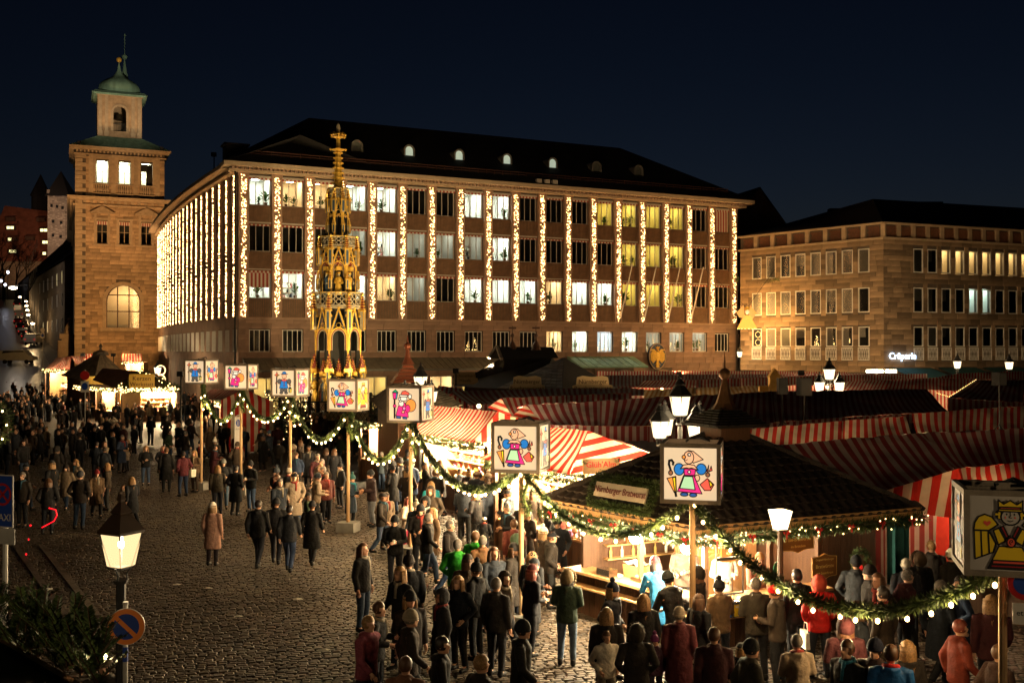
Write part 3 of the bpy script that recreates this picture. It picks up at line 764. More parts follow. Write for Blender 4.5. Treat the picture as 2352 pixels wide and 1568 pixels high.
# portal and roof behind on the street flank
mb = MB(); mb.bx(-1.6, 0, 6, 10.5, 0, 7.4); mb.bx(-1.9, 0, 5.7, 10.8, 7.4, 8.1)
for y in (6.3, 10.1): mb.tube([(-1.8, y, 0), (-1.8, y, 7.2)], .38, 8)
for y in (6.5, 8.2, 9.9): mb.tube([(-.9,y,8.1),(-.8,y+.2,9.0),(-.5,y,9.8)], [.45,.4,.2], 6); mb.ball((-.6,y,10.1), .3)
mb.build('portal', sand_trim, tower)
mb = MB(); mb.poly([(-.9,13,z_c1+.2),(-.9,62,z_c1+.2),(7,62,z_c1+5),(7,13,z_c1+5)][::-1]); mb.poly([(15,13,z_c1+.2),(15,62,z_c1+.2),(7,62,z_c1+5),(7,13,z_c1+5)]); mb.poly([(-.9,13,z_c1+.2),(7,13,z_c1+5),(15,13,z_c1+.2)]); mb.build('rear_roof', roof_dark, tower)

# ---------------------------------------------------------------- house with creperie
RCZ = 90.0; rc = at(2030, 805, RCZ)
uL = Vector((-.647, .763, 0)).normalized(); uR = Vector((.927, .375, 0)).normalized()
house = thing('corner_building', 'broad brown sandstone corner building with three rows of white framed windows', 'building', (rc.x, rc.y, 0), 0)
def rz_(py): return CZ + (805 - py) * RCZ / FPX
H_ATT0, H_ATT1 = rz_(546), rz_(514)
R_ROWS = [(rz_(796), rz_(749)), (rz_(716), rz_(658)), (rz_(623), rz_(567))]
yawL = math.atan2(-uL.y, -uL.x); yawR = math.atan2(uR.y, uR.x)
LL, LR = 15.2, 34.0
wl = [1.95 + 1.62*k for k in range(8)]      # from the far left end, local x towards the corner
wr = [3.85 + 1.58*k for k in range(18)]
WW, ROWH = 1.1, None
def house_face(L, xs, yaw, org, cls):
    face_e = Matrix.Translation(org) @ Matrix.Rotation(yaw, 4, 'Z')
    mb = MB()
    def band(z0, z1, hs):
        x = 0
        for a, b in hs: mb.bx(x, a, .08, .5, z0, z1); x = b
        mb.bx(x, L, .08, .5, z0, z1)
    prev = 0
    for (a, b) in R_ROWS:
        band(prev, a-.05, []) ; band(a-.05, b+.05, [(x-.57, x+.57) for x in xs]); prev = b+.05
    band(prev, H_ATT0, [])
    band(H_ATT0, H_ATT1, [])
    o = mb.build('wall', joint, house, loc=org, rot=yaw)
    hs = [(x-.56, x+.56, a-.04 - (1.2 if k == 0 else 0), b+.04) for k, (a, b) in enumerate(R_ROWS) for x in xs]
    lay_stones(ashlar(0, L, 3.9, H_ATT0-.1, .47, 1.3, hs, random.Random(int(L))), house, mat('brown_sandstone', (.2,.135,.08), .9, .45, .5, .35, 12, piece=.45), y=0.0, keep=150 if cls == 'l' else 140, yaw=yaw, org=org, seen=lambda b: 1 if b[0] < 18 else .01)
    for k, (a, b) in enumerate(R_ROWS):
        me = win_frame(1.1, b-a, (), .09, m=white_frame)
        for j, x in enumerate(xs):
            p = face_e @ Vector((x, .02, a)); w = ob('window', me, None, house, loc=p, rot=yaw)
            ob('pane', quad_xz('pane', 1.0, b-a-.1, .05, pane), None, w)
            lit = None
            if cls == 'r':
                if k == 2 and j >= 2 and j < 9: lit = 'c'
                if k == 1 and j in (4, 5): lit = 'g'
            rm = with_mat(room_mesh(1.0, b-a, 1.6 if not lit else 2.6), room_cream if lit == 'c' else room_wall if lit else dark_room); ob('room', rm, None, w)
            if lit: ob('ceiling_lamp', ceil_lamp(emit('side_office_lamp' + lit, (1,.72,.35) if lit == 'c' else (.75,1,.9), 8), .5, 1.2), None, w, loc=(0, 1.2, b-a+.2))
            elif (j*7 + k*3) % 4 != 0:
                mb = MB(); hh = rw.choice((.55, 1, 1)); mb.bx(-.5, .5 if rw.random() < .6 else .1, .1, .12, (b-a)*(1-hh)+.05, b-a-.06); mb.build('roller_blind', mat('roller_blind', (.26,.22,.18), .9, .1), w)
            if cls == 'l' and k == 0 and j < 7 and j != 3:       # strings of lights in the window shaped like letters
                mb = MB(); r = random.Random(j)
                n = 42 if j < 3 else 24
                for q in range(n):
                    if j < 3: u = q/n*2*PI*2; px_, pz_ = .3*math.cos(u) + .05*r.random(), .45 + (.75 if q > n/2 else 0) + .28*math.sin(u)
                    else: px_, pz_ = r.uniform(-.3, .3), .1 + r.random()*.95; px_ *= (1.2 - pz_)
                    mb.octa((px_, .14, pz_), .03)
                kind(mb.build('window_lights', fairy, w), 'stuff')
            if k == 0:
                mb = MB(); mb.bx(-.55, .55, -.08, .0, -.16, -.06); mb.bx(-.55, .55, -.08, .0, -1.2, -1.12); mb.bx(-.55, -.5, -.08, 0, -1.2, -.1); mb.bx(.5, .55, -.08, 0, -1.2, -.1)
                for q in range(6): s = -.42+q*.168; mb.bar((s-.07,-.04,-1.15), (s+.07,-.04,-.12), .025); mb.bar((s+.07,-.04,-1.15), (s-.07,-.04,-.12), .025)
                mb.build('railing', white_frame, w)
    # parapet: pierced panels between piers
    mb = MB(); mb.bx(-.1, L+.1, -.22, .1, H_ATT0-.1, H_ATT0+.08); mb.bx(-.1, L+.1, -.25, .3, H_ATT1, H_ATT1+.16)
    mb.build('cornice', sand_trim, house, loc=org, rot=yaw)
    n = 8 if cls == 'l' else 20; st = L/n if cls == 'l' else 1.62
    for q in range(n):
        x = st*(q+.5); mb = MB(); hh = H_ATT1 - H_ATT0
        for i in range(4):
            for k in range(5):
                cx, cz = x-.42+i*.28 + (.14 if k % 2 else 0), H_ATT0+.16+k*(hh-.2)/5
                mb.tube([(cx-.12,-.02,cz),(cx,-.02,cz+.1),(cx+.12,-.02,cz)], .025, 4, False)
                mb.tube([(cx-.12,-.02,cz),(cx,-.02,cz-.1),(cx+.12,-.02,cz)], .025, 4, False)
        mb.build('lattice_panel', mat('terracotta', (.2,.07,.03), .9), house, loc=org, rot=yaw)
        mb = MB(); mb.bx(x+st/2-.2, x+st/2+.2, -.12, .1, H_ATT0+.06, H_ATT1); mb.build('parapet_pier', sand_trim, house, loc=org, rot=yaw)
house_face(LL, wl, yawL, uL*LL, 'l')
house_face(LR, wr, yawR, Vector((0,0,0)), 'r')
e = H_ATT1 + .12
nin = (uL*.5 + uR*.5)
c0 = Vector((0,0,e)); cl = uL*LL + Vector((0,0,e)); cr_ = uR*LR + Vector((0,0,e))
ridge_c = uL*9 + uR*9 + Vector((0,0,0)); 
rA = at(1690+.0, 485, 108); apex = at(2005, 457, 104) - house.location; apL = at(1810, 512, 118) - house.location; apR = at(2560, 490, 116) - house.location
mb = MB(); mb.poly([c0, apex, apL, cl]); mb.poly([cr_, apR, apex, c0]); mb.poly([apex, apR, apR + Vector((0,20,-8)), apL + Vector((0,20,-4)), apL]); 
back = uL*LL + uR*LR
mb.build('roof', roof_dark, house)
mb = MB(); mb.box(at(1920, 488, 116) - house.location, (1.6, 1, .8)); mb.box(at(2130, 470, 112) - house.location, (3, 1, .5)); mb.build('chimney', roof_dark, house)
sgn = thing('creperie_sign', 'glowing blue white lettering on the brown corner building', 'sign', house.location + uR*.95 + Vector((0, -.12, rz_(818))), yawR)
TEXTS = []
def text(body, size, m, parent, loc, rot=(PI/2,0,0), depth=.01, name='lettering', align='CENTER', sx=1.0):
    c = bpy.data.curves.new(name, 'FONT'); c.body = body; c.size = size; c.extrude = depth; c.align_x = align; c.align_y = 'CENTER'; c.resolution_u = 2
    c.materials.append(m); o = bpy.data.objects.new(name, c); COL.objects.link(o)
    if parent: o.parent = parent
    o.location = loc; o.rotation_euler = rot; o.scale = (sx, 1, 1); TEXTS.append(o); return o
text('Crêperie', .82, emit('neon_white', (.5,.72,1), 1.8), sgn, (1.0, -.06, 0), depth=.04)
# ground floor awnings and bright lamps at its foot
for k, (x, w) in enumerate(((3.0, 4.4), (8.2, 4.4), (13.4, 4.4))):
    t = thing('cafe_awning', f"{['first','second','third'][k]} dark teal awning along the foot of the brown corner building", 'awning', house.location + uR*x + Vector((0, 0, 0)), yawR, 'teal awnings')
    mb = MB(); mb.poly([(-w/2, 0, 4.3), (w/2, 0, 4.3), (w/2, -2.6, 3.5), (-w/2, -2.6, 3.5)]); mb.poly([(-w/2, -2.6, 3.5), (w/2, -2.6, 3.5), (w/2, -2.62, 3.2), (-w/2, -2.62, 3.2)]); mb.build('cloth', mat('teal_cloth', (.02,.1,.1), .8), t)
    mb = MB(); mb.bar((-w/2, 0, 4.25), (-w/2, -2.6, 3.45), .04); mb.bar((w/2, 0, 4.25), (w/2, -2.6, 3.45), .04); mb.build('arm', black_iron, t)
    mb = MB(); mb.poly([(-w/2, -.1, .2), (w/2, -.1, .2), (w/2, -.1, 3.1), (-w/2, -.1, 3.1)]); mb.build('shop_front', emit('cafe_window', (1,.8,.45) if k != 1 else (.8,.9,1), .4), t)
for k, px_ in enumerate((1995, 2015, 2045)):
    p = at(px_, 852, 78); t = thing('floodlight', f"{['first','middle','third'][k]} of three glaring floodlights below the blue lettering", 'lamp', p, 0, 'floodlights before the cafe')
    mb = MB(); mb.box((0,0,0), (.9 if k else .5, .2, .25)); mb.build('housing', black_iron, t)
    mb = MB(); mb.box((0,-.13,0), (.8 if k else .42, .04, .2)); mb.build('lens', emit('flood_lens', (1,.8,.5), 12), t)
    mb = MB(); mb.tube([(0,.1,0),(0,.15,-p.z)], .05); mb.build('pole', black_iron, t)
    l = lamp('beam', t, (0, .6, .2), 420, (1,.7,.36), .2)

# ---------------------------------------------------------------- gabled house in the gap, far street, castle
g = thing('gabled_house', 'tall dark brick house with steep gable in the gap between two buildings', 'building', (at(1745, 805, 128).x, 128, 0), .25)
mb = MB(); gw = 5.6; gz = CZ + (805-560)*128/FPX; gt = CZ + (805-432)*128/FPX
mb.bx(-gw, gw, .02, 14, 0, gz); mb.extrude([(-gw, gz), (gw, gz), (0, gt)], .02, .5); mb.build('wall', mat('dark_brick', (.09,.05,.035), .9, .3, 1), g)
mb = MB(); mb.poly([(-gw-.3,-.2,gz-.3),(0,-.2,gt+.15),(0,14,gt+.15),(-gw-.3,14,gz-.3)]); mb.poly([(gw+.3,-.2,gz-.3),(gw+.3,14,gz-.3),(0,14,gt+.15),(0,-.2,gt+.15)]); mb.build('roof', roof_dark, g)
gwm = win_frame(1.2, 1.8, (0,), .09, m=grey_frame)
for z in (6, 9.5, 13):
    for x in (-3.4, -1.2, 1.2, 3.4): w = ob('window', gwm, None, g, loc=(x, -.08, z)); ob('pane', quad_xz('pane', 1.1, 1.7, .05, MATS['dark_glass']), None, w)
plaster = mat('dark_plaster', (.16,.12,.085), .9, .25, .5, .1, 8)
def street_house(label, p0, p1, zb, ze, zr, depth, nx, rows, lit=(), m=plaster, wm=(.9, 1.8)):
    d = Vector((p1[0]-p0[0], p1[1]-p0[1], 0)); L = d.length; t = thing('street_house', label, 'house', (p0[0], p0[1], zb), math.atan2(d.y, d.x), 'houses along the rising street')
    mb = MB(); mb.bx(0, L, 0, depth, -6, ze-zb); mb.build('wall', m, t)
    h = ze-zb; rr = zr-zb; mb = MB(); q = depth/2
    mb.poly([(-.3,-.4,h),(L+.3,-.4,h),(L-q*.0,q,rr),(0,q,rr)]); mb.poly([(L+.3,depth+.3,h),(-.3,depth+.3,h),(0,q,rr),(L,q,rr)]); mb.poly([(-.3,depth+.3,h),(-.3,-.4,h),(0,q,rr)]); mb.poly([(L+.3,-.4,h),(L+.3,depth+.3,h),(L,q,rr)])
    mb.build('roof', roof_dark, t)
    me = win_frame(wm[0], wm[1], (0,), .1, m=white_frame); pd = quad_xz('pane', wm[0]-.1, wm[1]-.1, .05, MATS['dark_glass']); pl = quad_xz('pane', wm[0]-.1, wm[1]-.1, .05, emit('far_window', (1,.85,.4), .8))
    n = 0
    for z in rows:
        for k in range(nx):
            w = ob('window', me, None, t, loc=(L*(k+.6)/nx, -.1, z-zb)); ob('pane', pl if (z, k) in lit else pd, None, w)
    return t
def pxy(px, y): v = at(px, 805, y); return (v.x, v.y)
street_house('dark office house with narrow windows beside the floodlit tower', pxy(86, 205), pxy(148, 168), 5, tz(622, 190), tz(560, 196), 12, 6, (9.0, 13.1, 16.7), {(16.7, 4), (16.7, 5), (9.0, 1), (9.0, 2)}, wm=(.9, 2.1))
street_house('tall dark house with steep roof further up the street', pxy(66, 268), pxy(86, 212), 10, tz(655, 240), tz(545, 245), 16, 6, (22, 27), ())
street_house('unlit roofed house crowding the castle hill', pxy(40, 330), pxy(66, 285), 16, tz(640, 300), tz(552, 305), 22, 4, (30,), ())
street_house('pale gabled house half hidden behind the tower flank', pxy(112, 262), pxy(150, 230), 14, tz(598, 245), tz(545, 250), 14, 3, (26,), ())
cs = thing('castle_stables', 'huge red tiled roof with rows of lit dormers on the castle hill', 'building', (at(0, 805, 425).x, 425, 40), .02)
def cz_(py, y=425): return CZ + (805-py)*y/FPX - 40
ck = 425/FPX
mb = MB(); x0, x1 = -14*ck, 104*ck
mb.poly([(x0-6,0,cz_(600)),(x1+6*ck,0,cz_(600)),(x1-16*ck,9,cz_(478)),(x0,9,cz_(465))]); mb.poly([(x1+6*ck,0,cz_(600)),(x1+6*ck,18,cz_(600)),(x1-16*ck,9,cz_(478))]); mb.build('roof', mat('red_tiles', (.2,.06,.03), .9, .35, .4, .4, 2), cs)
mb = MB(); mb.bx(x0-6, x1+2, .2, 18, -14, cz_(600)); mb.build('wall', sandstone, cs)
for k, (px_, py_, l) in enumerate(((7,499,0),(12,520,1),(20,548,2),(28,577,1),(78,500,0),(90,526,1),(100,555,1),(105,582,2),(60,545,0))):
    yy = 9*(600-py_)/130
    mb = MB(); X = px_*ck; Z = cz_(py_); mb.bx(X-1.7, X+1.7, yy-1.6, yy+2, Z-.8, Z+.8); d = mb.build('dormer', mat('dormer_wood', (.1,.05,.03), .9), cs)
    mb = MB(); mb.poly([(X-2.2,yy-2.0,Z+.7),(X+2.2,yy-2.0,Z+.7),(X+2.0,yy+3,Z+2.6),(X-2.0,yy+3,Z+2.6)]); mb.build('dormer_roof', MATS['red_tiles'], d)
    if l:
        mb = MB(); mb.poly([(X-1.4,yy-1.65,Z-.55),(X-.1,yy-1.65,Z-.55),(X-.1,yy-1.65,Z+.55),(X-1.4,yy-1.65,Z+.55)])
        if l == 1: mb.poly([(X+.1,yy-1.65,Z-.55),(X+1.4,yy-1.65,Z-.55),(X+1.4,yy-1.65,Z+.55),(X+.1,yy-1.65,Z+.55)])
        mb.build('pane', emit('castle_window', (1,.9,.4), .9), d)
ct = thing('castle_tower', 'square stone castle tower with black pointed roof on the hill', 'tower', (at(108, 805, 410).x, 410, 40), 0)
ck = 410/FPX; W_ = 46*ck; 
mb = MB(); mb.bx(0, W_, 0, W_, -20, cz_(450, 410)); mb.build('wall', mat('castle_stone', (.24,.19,.15), .9, .3, .3, .3, 2), ct)
cst = MB(); r = random.Random(4); z = cz_(565, 410)
while z < cz_(452, 410):
    x = .1
    while x < W_-.3:
        w = r.uniform(.7, 1.3); 
        if r.random() < .8: cst.tint = r.random()+.001; cst.bx(x, min(x+w-.12, W_), -.06, .02, z, z+.42)
        x += w
    z += .55
kind(cst.build('stonework', mat('castle_block', (.34,.28,.22), .9, .2, .5, piece=.3), ct), 'stuff')
mb = MB(); mb.poly([(-.8,-.8,cz_(450,410)),(W_+.8,-.8,cz_(450,410)),(W_*.45,W_/2,cz_(388,410))]); mb.poly([(W_+.8,-.8,cz_(450,410)),(W_+.8,W_+.8,cz_(450,410)),(W_*.45,W_/2,cz_(388,410))]); mb.poly([(-.8,W_+.8,cz_(450,410)),(-.8,-.8,cz_(450,410)),(W_*.45,W_/2,cz_(388,410))]); mb.build('roof', mat('black_slate', (.012,.01,.01), .9), ct)
for (fx, py_) in ((.2,472),(.48,474),(.75,477),(.28,508),(.68,511),(.28,540),(.66,543)):
    mb = MB(); X = fx*W_; Z = cz_(py_,410); mb.bx(X-.5, X+.5, -.1, .1, Z-.6, Z+.6); mb.build('window', MATS['dark_glass'], ct)
mb = MB(); mb.bx(-.2, .9, -.3, 1, cz_(450,410), cz_(435,410)); mb.build('corner_turret', MATS['castle_stone'], ct)
k_ = thing('round_keep', 'black conical roof of the castle keep against the night sky', 'tower', (at(92, 805, 440).x, 440, 40), 0)
mb = MB(); mb.lathe([(3.6,-10),(3.6,cz_(452,440)),(4.2,cz_(450,440)),(.1,cz_(400,440))], 12); mb.build('shaft', MATS['black_slate'], k_)
# ================================================================ ground, street, cobbles
def cobble_mat(name, built):
    m = mat(name, (.058,.041,.027), .6, .45, .35, .25, 60, piece=.4, spec=.5)
    return m
g_mat = bpy.data.materials.new('cobbled_square'); g_mat.use_nodes = True
nt = g_mat.node_tree; N, L = nt.nodes, nt.links; b = N['Principled BSDF']; b.inputs['Roughness'].default_value = .62
tc = N.new('ShaderNodeTexCoord'); mp = N.new('ShaderNodeMapping'); mp.inputs['Rotation'].default_value = (0, 0, .3); L.new(tc.outputs['Object'], mp.inputs[0])
bt = N.new('ShaderNodeTexBrick'); bt.inputs['Scale'].default_value = 1.0; bt.inputs['Brick Width'].default_value = .2; bt.inputs['Row Height'].default_value = .13; bt.inputs['Mortar Size'].default_value = .012
bt.inputs['Color1'].default_value = (.06,.042,.029,1); bt.inputs['Color2'].default_value = (.04,.028,.02,1); bt.inputs['Mortar'].default_value = (.018,.015,.012,1)
L.new(mp.outputs[0], bt.inputs['Vector']); L.new(bt.outputs['Color'], b.inputs['Base Color'])
bp = N.new('ShaderNodeBump'); bp.inputs['Strength'].default_value = .8; bp.inputs['Distance'].default_value = .02; bp.invert = True; L.new(bt.outputs['Fac'], bp.inputs['Height']); L.new(bp.outputs[0], b.inputs['Normal'])
mb = MB()
S = 900
mb.poly([(-S,-60,0),(S,-60,0),(S,126,0),(-S,126,0)])
ground = kind(mb.build('ground', g_mat), 'structure')
# rising ground behind the square
def hill(y): return max(0.0, (y-122)*.105)
mb = MB(); ys = [126, 150, 180, 220, 270, 330, 400, 500, 900]
mb.grid([[(-S, y, hill(y) if y < 500 else 40) for y in ys], [(S, y, hill(y) if y < 500 else 40) for y in ys]][::-1])
kind(mb.build('hill', g_mat), 'structure')
mb = MB(); rows = []
for y, pa, pb in ((120, -140, 150), (150, -80, 120), (180, -60, 96), (220, -50, 82), (270, -40, 70), (330, -30, 52)):
    rows.append([Vector((at(pa, 805, y).x, y, hill(y)+.02)), Vector((at(pb, 805, y).x, y, hill(y)+.02))])
mb.grid(rows); kind(mb.build('street', mat('wet_asphalt', (.05,.05,.055), .28, .3, .6, .2, 30)), 'structure')
# laid cobbles in the near part of the square
r = random.Random(11); CW, CH = .175, .118
pieces = []; ang = .22; ca, sa = math.cos(ang), math.sin(ang)
row = 0; v = -14.0
joint_bed = mat('cobble_bed', (.016,.013,.011), .7, .2, 2)
V, F, T = [], [], []
def visible(x, y):
    if y < 15.5 or y > 62: return False
    px = 1176 + FPX*x/y
    lim = 1500 if y > 24 else 2420
    return -30 < px < lim and not (y > 31 and px > 1330) and not (y > 44 and px > 800)
solo = []
while v < 74:
    u = -48 + r.uniform(0, CW); h = CH*r.uniform(.9, 1.1)
    while u < 32:
        w = CW*r.uniform(.8, 1.25)
        x, y = u*ca - v*sa, u*sa + v*ca
        if visible(x, y): pieces.append((u, v, w, h, x, y))
        u += w
    v += h
pieces.sort(key=lambda p: (abs(1176 + FPX*p[4]/p[5] - 640) > 560) * 10 + p[5])
stone_me = None
def cob_verts(w, h, dz, j):
    g = .009; a, b_ = w/2-g, h/2-g
    base = [(-a,-b_,-.04),(a,-b_,-.04),(a,b_,-.04),(-a,b_,-.04)]
    mid = [(x*(1-.02), y*(1-.03), .022+dz) for x, y, z in base]
    top = [(x*.78 + j[0], y*.72 + j[1], .036+dz) for x, y, z in base]
    return base + mid + top
QF = [(i, (i+1) % 4, 4+(i+1) % 4, 4+i) for i in range(4)] + [(4+i, 4+(i+1) % 4, 8+(i+1) % 4, 8+i) for i in range(4)] + [(8,9,10,11)]
cob_m = cobble_mat('cobble_granite', True)
protos = []
for k in range(6):
    mb = MB(); mb.v = cob_verts(CW, CH, r.uniform(-.006,.008), (r.uniform(-.008,.008), r.uniform(-.008,.008)))
    for q in QF: mb.face(q)
    me = mb.mesh('cobble'); me.materials.append(cob_m); protos.append(me)
for k, (u, v_, w, h, x, y) in enumerate(pieces[:300]):
    ob('cobble', protos[k % 6], None, ground, loc=(x, y, 0), rot=ang + r.uniform(-.03,.03), sc=(w/CW, h/CH, 1))
for k, (u, v_, w, h, x, y) in enumerate(pieces[300:]):
    n = len(V); a2 = ang + r.uniform(-.03,.03); c2, s2 = math.cos(a2), math.sin(a2)
    for (px_, py_, pz_) in cob_verts(w, h, r.uniform(-.008,.01), (r.uniform(-.01,.01), r.uniform(-.01,.01))): V.append((x + px_*c2 - py_*s2, y + px_*s2 + py_*c2, pz_))
    t = r.random()+.001
    for q in QF: F.append([n+i for i in q]); T.append(t)
mb = MB(); mb.v, mb.f, mb.t = V, F, T; mb.m = [0]*len(F); mb.sm = [False]*len(F)
kind(mb.build('cobblestones', cob_m, ground), 'stuff')
mb = MB(); mb.poly([(-26,14,.006),(12,14,.006),(8,46,.006),(-8,63,.006),(-34,63,.006)]); mb.build('joint_bed', joint_bed, ground)
# drain channels at the left edge: two long grooves of kerb stones
for k in range(2):
    mb = MB(); a_ = gp(35+60*k, 1255); b_ = gp(150+75*k, 1420); d = (b_-a_).normalized(); n = Vector((-d.y, d.x, 0))
    L_ = (b_-a_).length; q = int(L_/.6)
    for j in range(q): c = a_ + d*(j+.5)*.6; mb.box((c.x, c.y, .035), (.58, .16, .05), math.atan2(d.y, d.x))
    mb.build('gutter_stones', cob_m, ground)
# scraps of paper on the cobbles
for k, (px_, py_, lab) in enumerate(((105,1359,'crumpled white paper near the fir branches'), (407,1349,'small white napkin scrap on the cobbles'), (478,1357,'torn white paper scrap right of another scrap'), (548,1423,'pale paper scrap lying alone on dark cobbles'), (743,1500,'flat square of white card on the cobbles'), (683,1382,'tiny crumb of white litter on the cobbles'))):
    p = gp(px_, py_); mb = MB(); s = .13 if k in (0, 4) else .09
    pts = [Vector((s*1.4*math.cos(a)*r.uniform(.6,1.1), s*.8*math.sin(a)*r.uniform(.6,1.1), r.uniform(.0,.04))) for a in [i*PI/4 for i in range(8)]]
    c = Vector((0,0,.05))
    for i in range(8): mb.poly([c, pts[i], pts[(i+1) % 8]])
    o = mb.build('paper_scrap', mat('white_paper', (.65,.62,.56), .9, .1), None, loc=(p.x, p.y, .055)); tag(o, lab, 'litter', 'litter')

# ================================================================ the gilded fountain spire
FY = 71.0; fc = at(776, 805, FY)
fount = thing('gilded_fountain', 'tall gothic fountain spire of gold, red and white tiers with statues', 'fountain', (fc.x, fc.y, 0), .2)
def fz(py): return CZ + (805-py)*FY/FPX
f_white = mat('fountain_stone', (.3,.25,.17), .7, .3, 3, .2, 20); f_red = mat('fountain_red', (.16,.025,.015), .5, .2, 4); f_blue = mat('fountain_blue', (.03,.06,.1), .5, .2, 4); f_dark = mat('fountain_dark', (.012,.01,.008), .8)
f_mats = [gold, f_red, f_blue, f_white, f_dark]
def pinnacle(h, w, name='pinnacle'):
    """slim shaft with crocketed spirelet"""
    mb = MB(); mb.mi = 3; mb.bx(-w/2, w/2, -w/2, w/2, 0, h*.5)
    mb.mi = 0
    for s in (-1, 1): mb.bx(s*w*.5-w*.12, s*w*.5+w*.12, -w*.62, -w*.4, 0, h*.5)
    mb.mi = 2; mb.bx(-w*.3, w*.3, -w*.56, -w*.5, h*.04, h*.46)
    mb.mi = 0; mb.bx(-w*.75, w*.75, -w*.75, w*.75, h*.49, h*.53)
    mb.mi = 1; mb.lathe([(w*.55, h*.53), (w*.22, h*.9)], 4, ph=PI/4)
    mb.mi = 0
    for k in range(5):
        q = w*(.75-.1*k); z = h*(.56+.075*k)
        for a in range(4): mb.octa((q*math.cos(a*PI/2+PI/4), q*math.sin(a*PI/2+PI/4), z), w*.2)
        mb.bx(-q*.75, q*.75, -q*.75, q*.75, z-.012, z+.02)
    mb.lathe([(w*.15,h*.9),(w*.5,h*.95),(w*.12,h*1.0)], 4)
    me = mb.mesh(name)
    for m in f_mats: me.materials.append(m)
    return me
def gable_panel(w, h, name='gable'):
    """steep crocketed gable over a pointed arch, looks to -y"""
    mb = MB(); zs = h*.3
    mb.mi = 0; strip(mb, arch_pts(0, w, 0, zs, 10, True), arch_pts(0, w*.86, 0, zs, 10, True), -.1, .05)
    mb.mi = 1; strip(mb, arch_pts(0, w*.86, 0, zs, 10, True), arch_pts(0, w*.76, 0, zs, 10, True), -.07, .05)
    mb.mi = 3; strip(mb, arch_pts(0, w*.76, 0, zs, 10, True), arch_pts(0, w*.68, 0, zs, 10, True), -.04, .05)
    for s in (-1, 1):
        mb.mi = 0; mb.bar((s*w*.55, -.05, zs), (0, -.05, h), .07, .1)
        mb.mi = 2; mb.bar((s*w*.48, -.03, zs), (0, -.03, h*.94), .05, .08)
        mb.mi = 0
        for k in range(6): t = (k+.5)/6.2; mb.octa((s*w*.6*(1-t), -.07, zs+(h-zs)*t), .075)
    mb.ball((0,-.05,h+.04), .1, 6, 4); mb.bx(-.14, .14, -.09, -.01, h+.02, h+.08)
    mb.mi = 0
    for k in range(3): mb.tube([(.16*math.cos(a)+(k-1)*.2, -.03, zs+w*.55+.16*math.sin(a)+(.22 if k == 1 else 0)) for a in [i*PI/4 for i in range(9)]], .022, 4, False)
    me = mb.mesh(name)
    for m in f_mats: me.materials.append(m)
    return me
def balustrade_panel(w, h):
    mb = MB(); mb.mi = 3; mb.bx(-w/2, w/2, -.08, .08, 0, .09); mb.bx(-w/2, w/2, -.08, .08, h-.1, h)
    mb.mi = 0; mb.bx(-w/2, w/2, -.11, -.07, h-.06, h-.02)
    mb.mi = 3; n = 3
    for k in range(n):
        cx = -w/2 + w*(k+.5)/n; q = w/n*.42
        for z in (h*.32, h*.68):
            mb.tube([(cx+q*math.cos(a), -.02, z+h*.17*math.sin(a)) for a in [i*PI/4 for i in range(9)]], .035, 4, False)
    me = mb.mesh('tracery')
    for m in f_mats: me.materials.append(m)
    return me
def statue(seed):
    r = random.Random(seed); mb = MB(); c1, c2 = r.sample([0,0,1,2,3], 2); mb.smooth = True
    mb.mi = c1; mb.lathe([(.3,0),(.27,.3),(.2,.8),(.24,1.1),(.27,1.35),(.1,1.5)], 10, sy=.75)
    mb.mi = c2; mb.tube([(.25,-.05,1.3),(.32,-.15,.95),(.1,-.28,.9)], [.09,.08,.06], 6); mb.tube([(-.25,-.05,1.3),(-.34,-.1,.95),(-.2,-.28,1.0)], [.09,.08,.06], 6)
    mb.lathe([(.31,.1),(.3,.5),(.26,.75)], 10, sy=.6, c=(0,.06,0))
    mb.mi = 3; mb.ball((0,-.02,1.63), .13, 8, 6); mb.mi = 0; mb.lathe([(.15,1.68),(.16,1.8),(.05,1.86)], 8)
    mb.tube([(-.22,-.3,.1),(-.2,-.3,1.7)], .025, 5)
    me = mb.mesh('statue')
    for m in f_mats: me.materials.append(m)
    return me
def canopy_mesh():
    mb = MB(); mb.mi = 0; mb.lathe([(.2,0),(.34,.1),(.34,.3),(.24,.34)], 6); 
    for k in range(6): a = k*PI/3; mb.octa((.33*math.cos(a), .33*math.sin(a), .02), .07)
    mb.mi = 1; mb.lathe([(.26,.34),(.14,.8),(.03,1.3)], 6); mb.mi = 0
    for k in range(5):
        for j in range(4): a = j*PI/2+.3*k; q = .26*(1-k*.17); mb.octa((q*math.cos(a), q*math.sin(a), .4+k*.17), .055)
    me = mb.mesh('statue_canopy')
    for m in f_mats: me.materials.append(m)
    return me
STAT = [statue(k) for k in range(5)]; SCAN = canopy_mesh()
z0, z1, z2, z3, zt_ = fz(945), fz(705), fz(568), fz(455), fz(283)
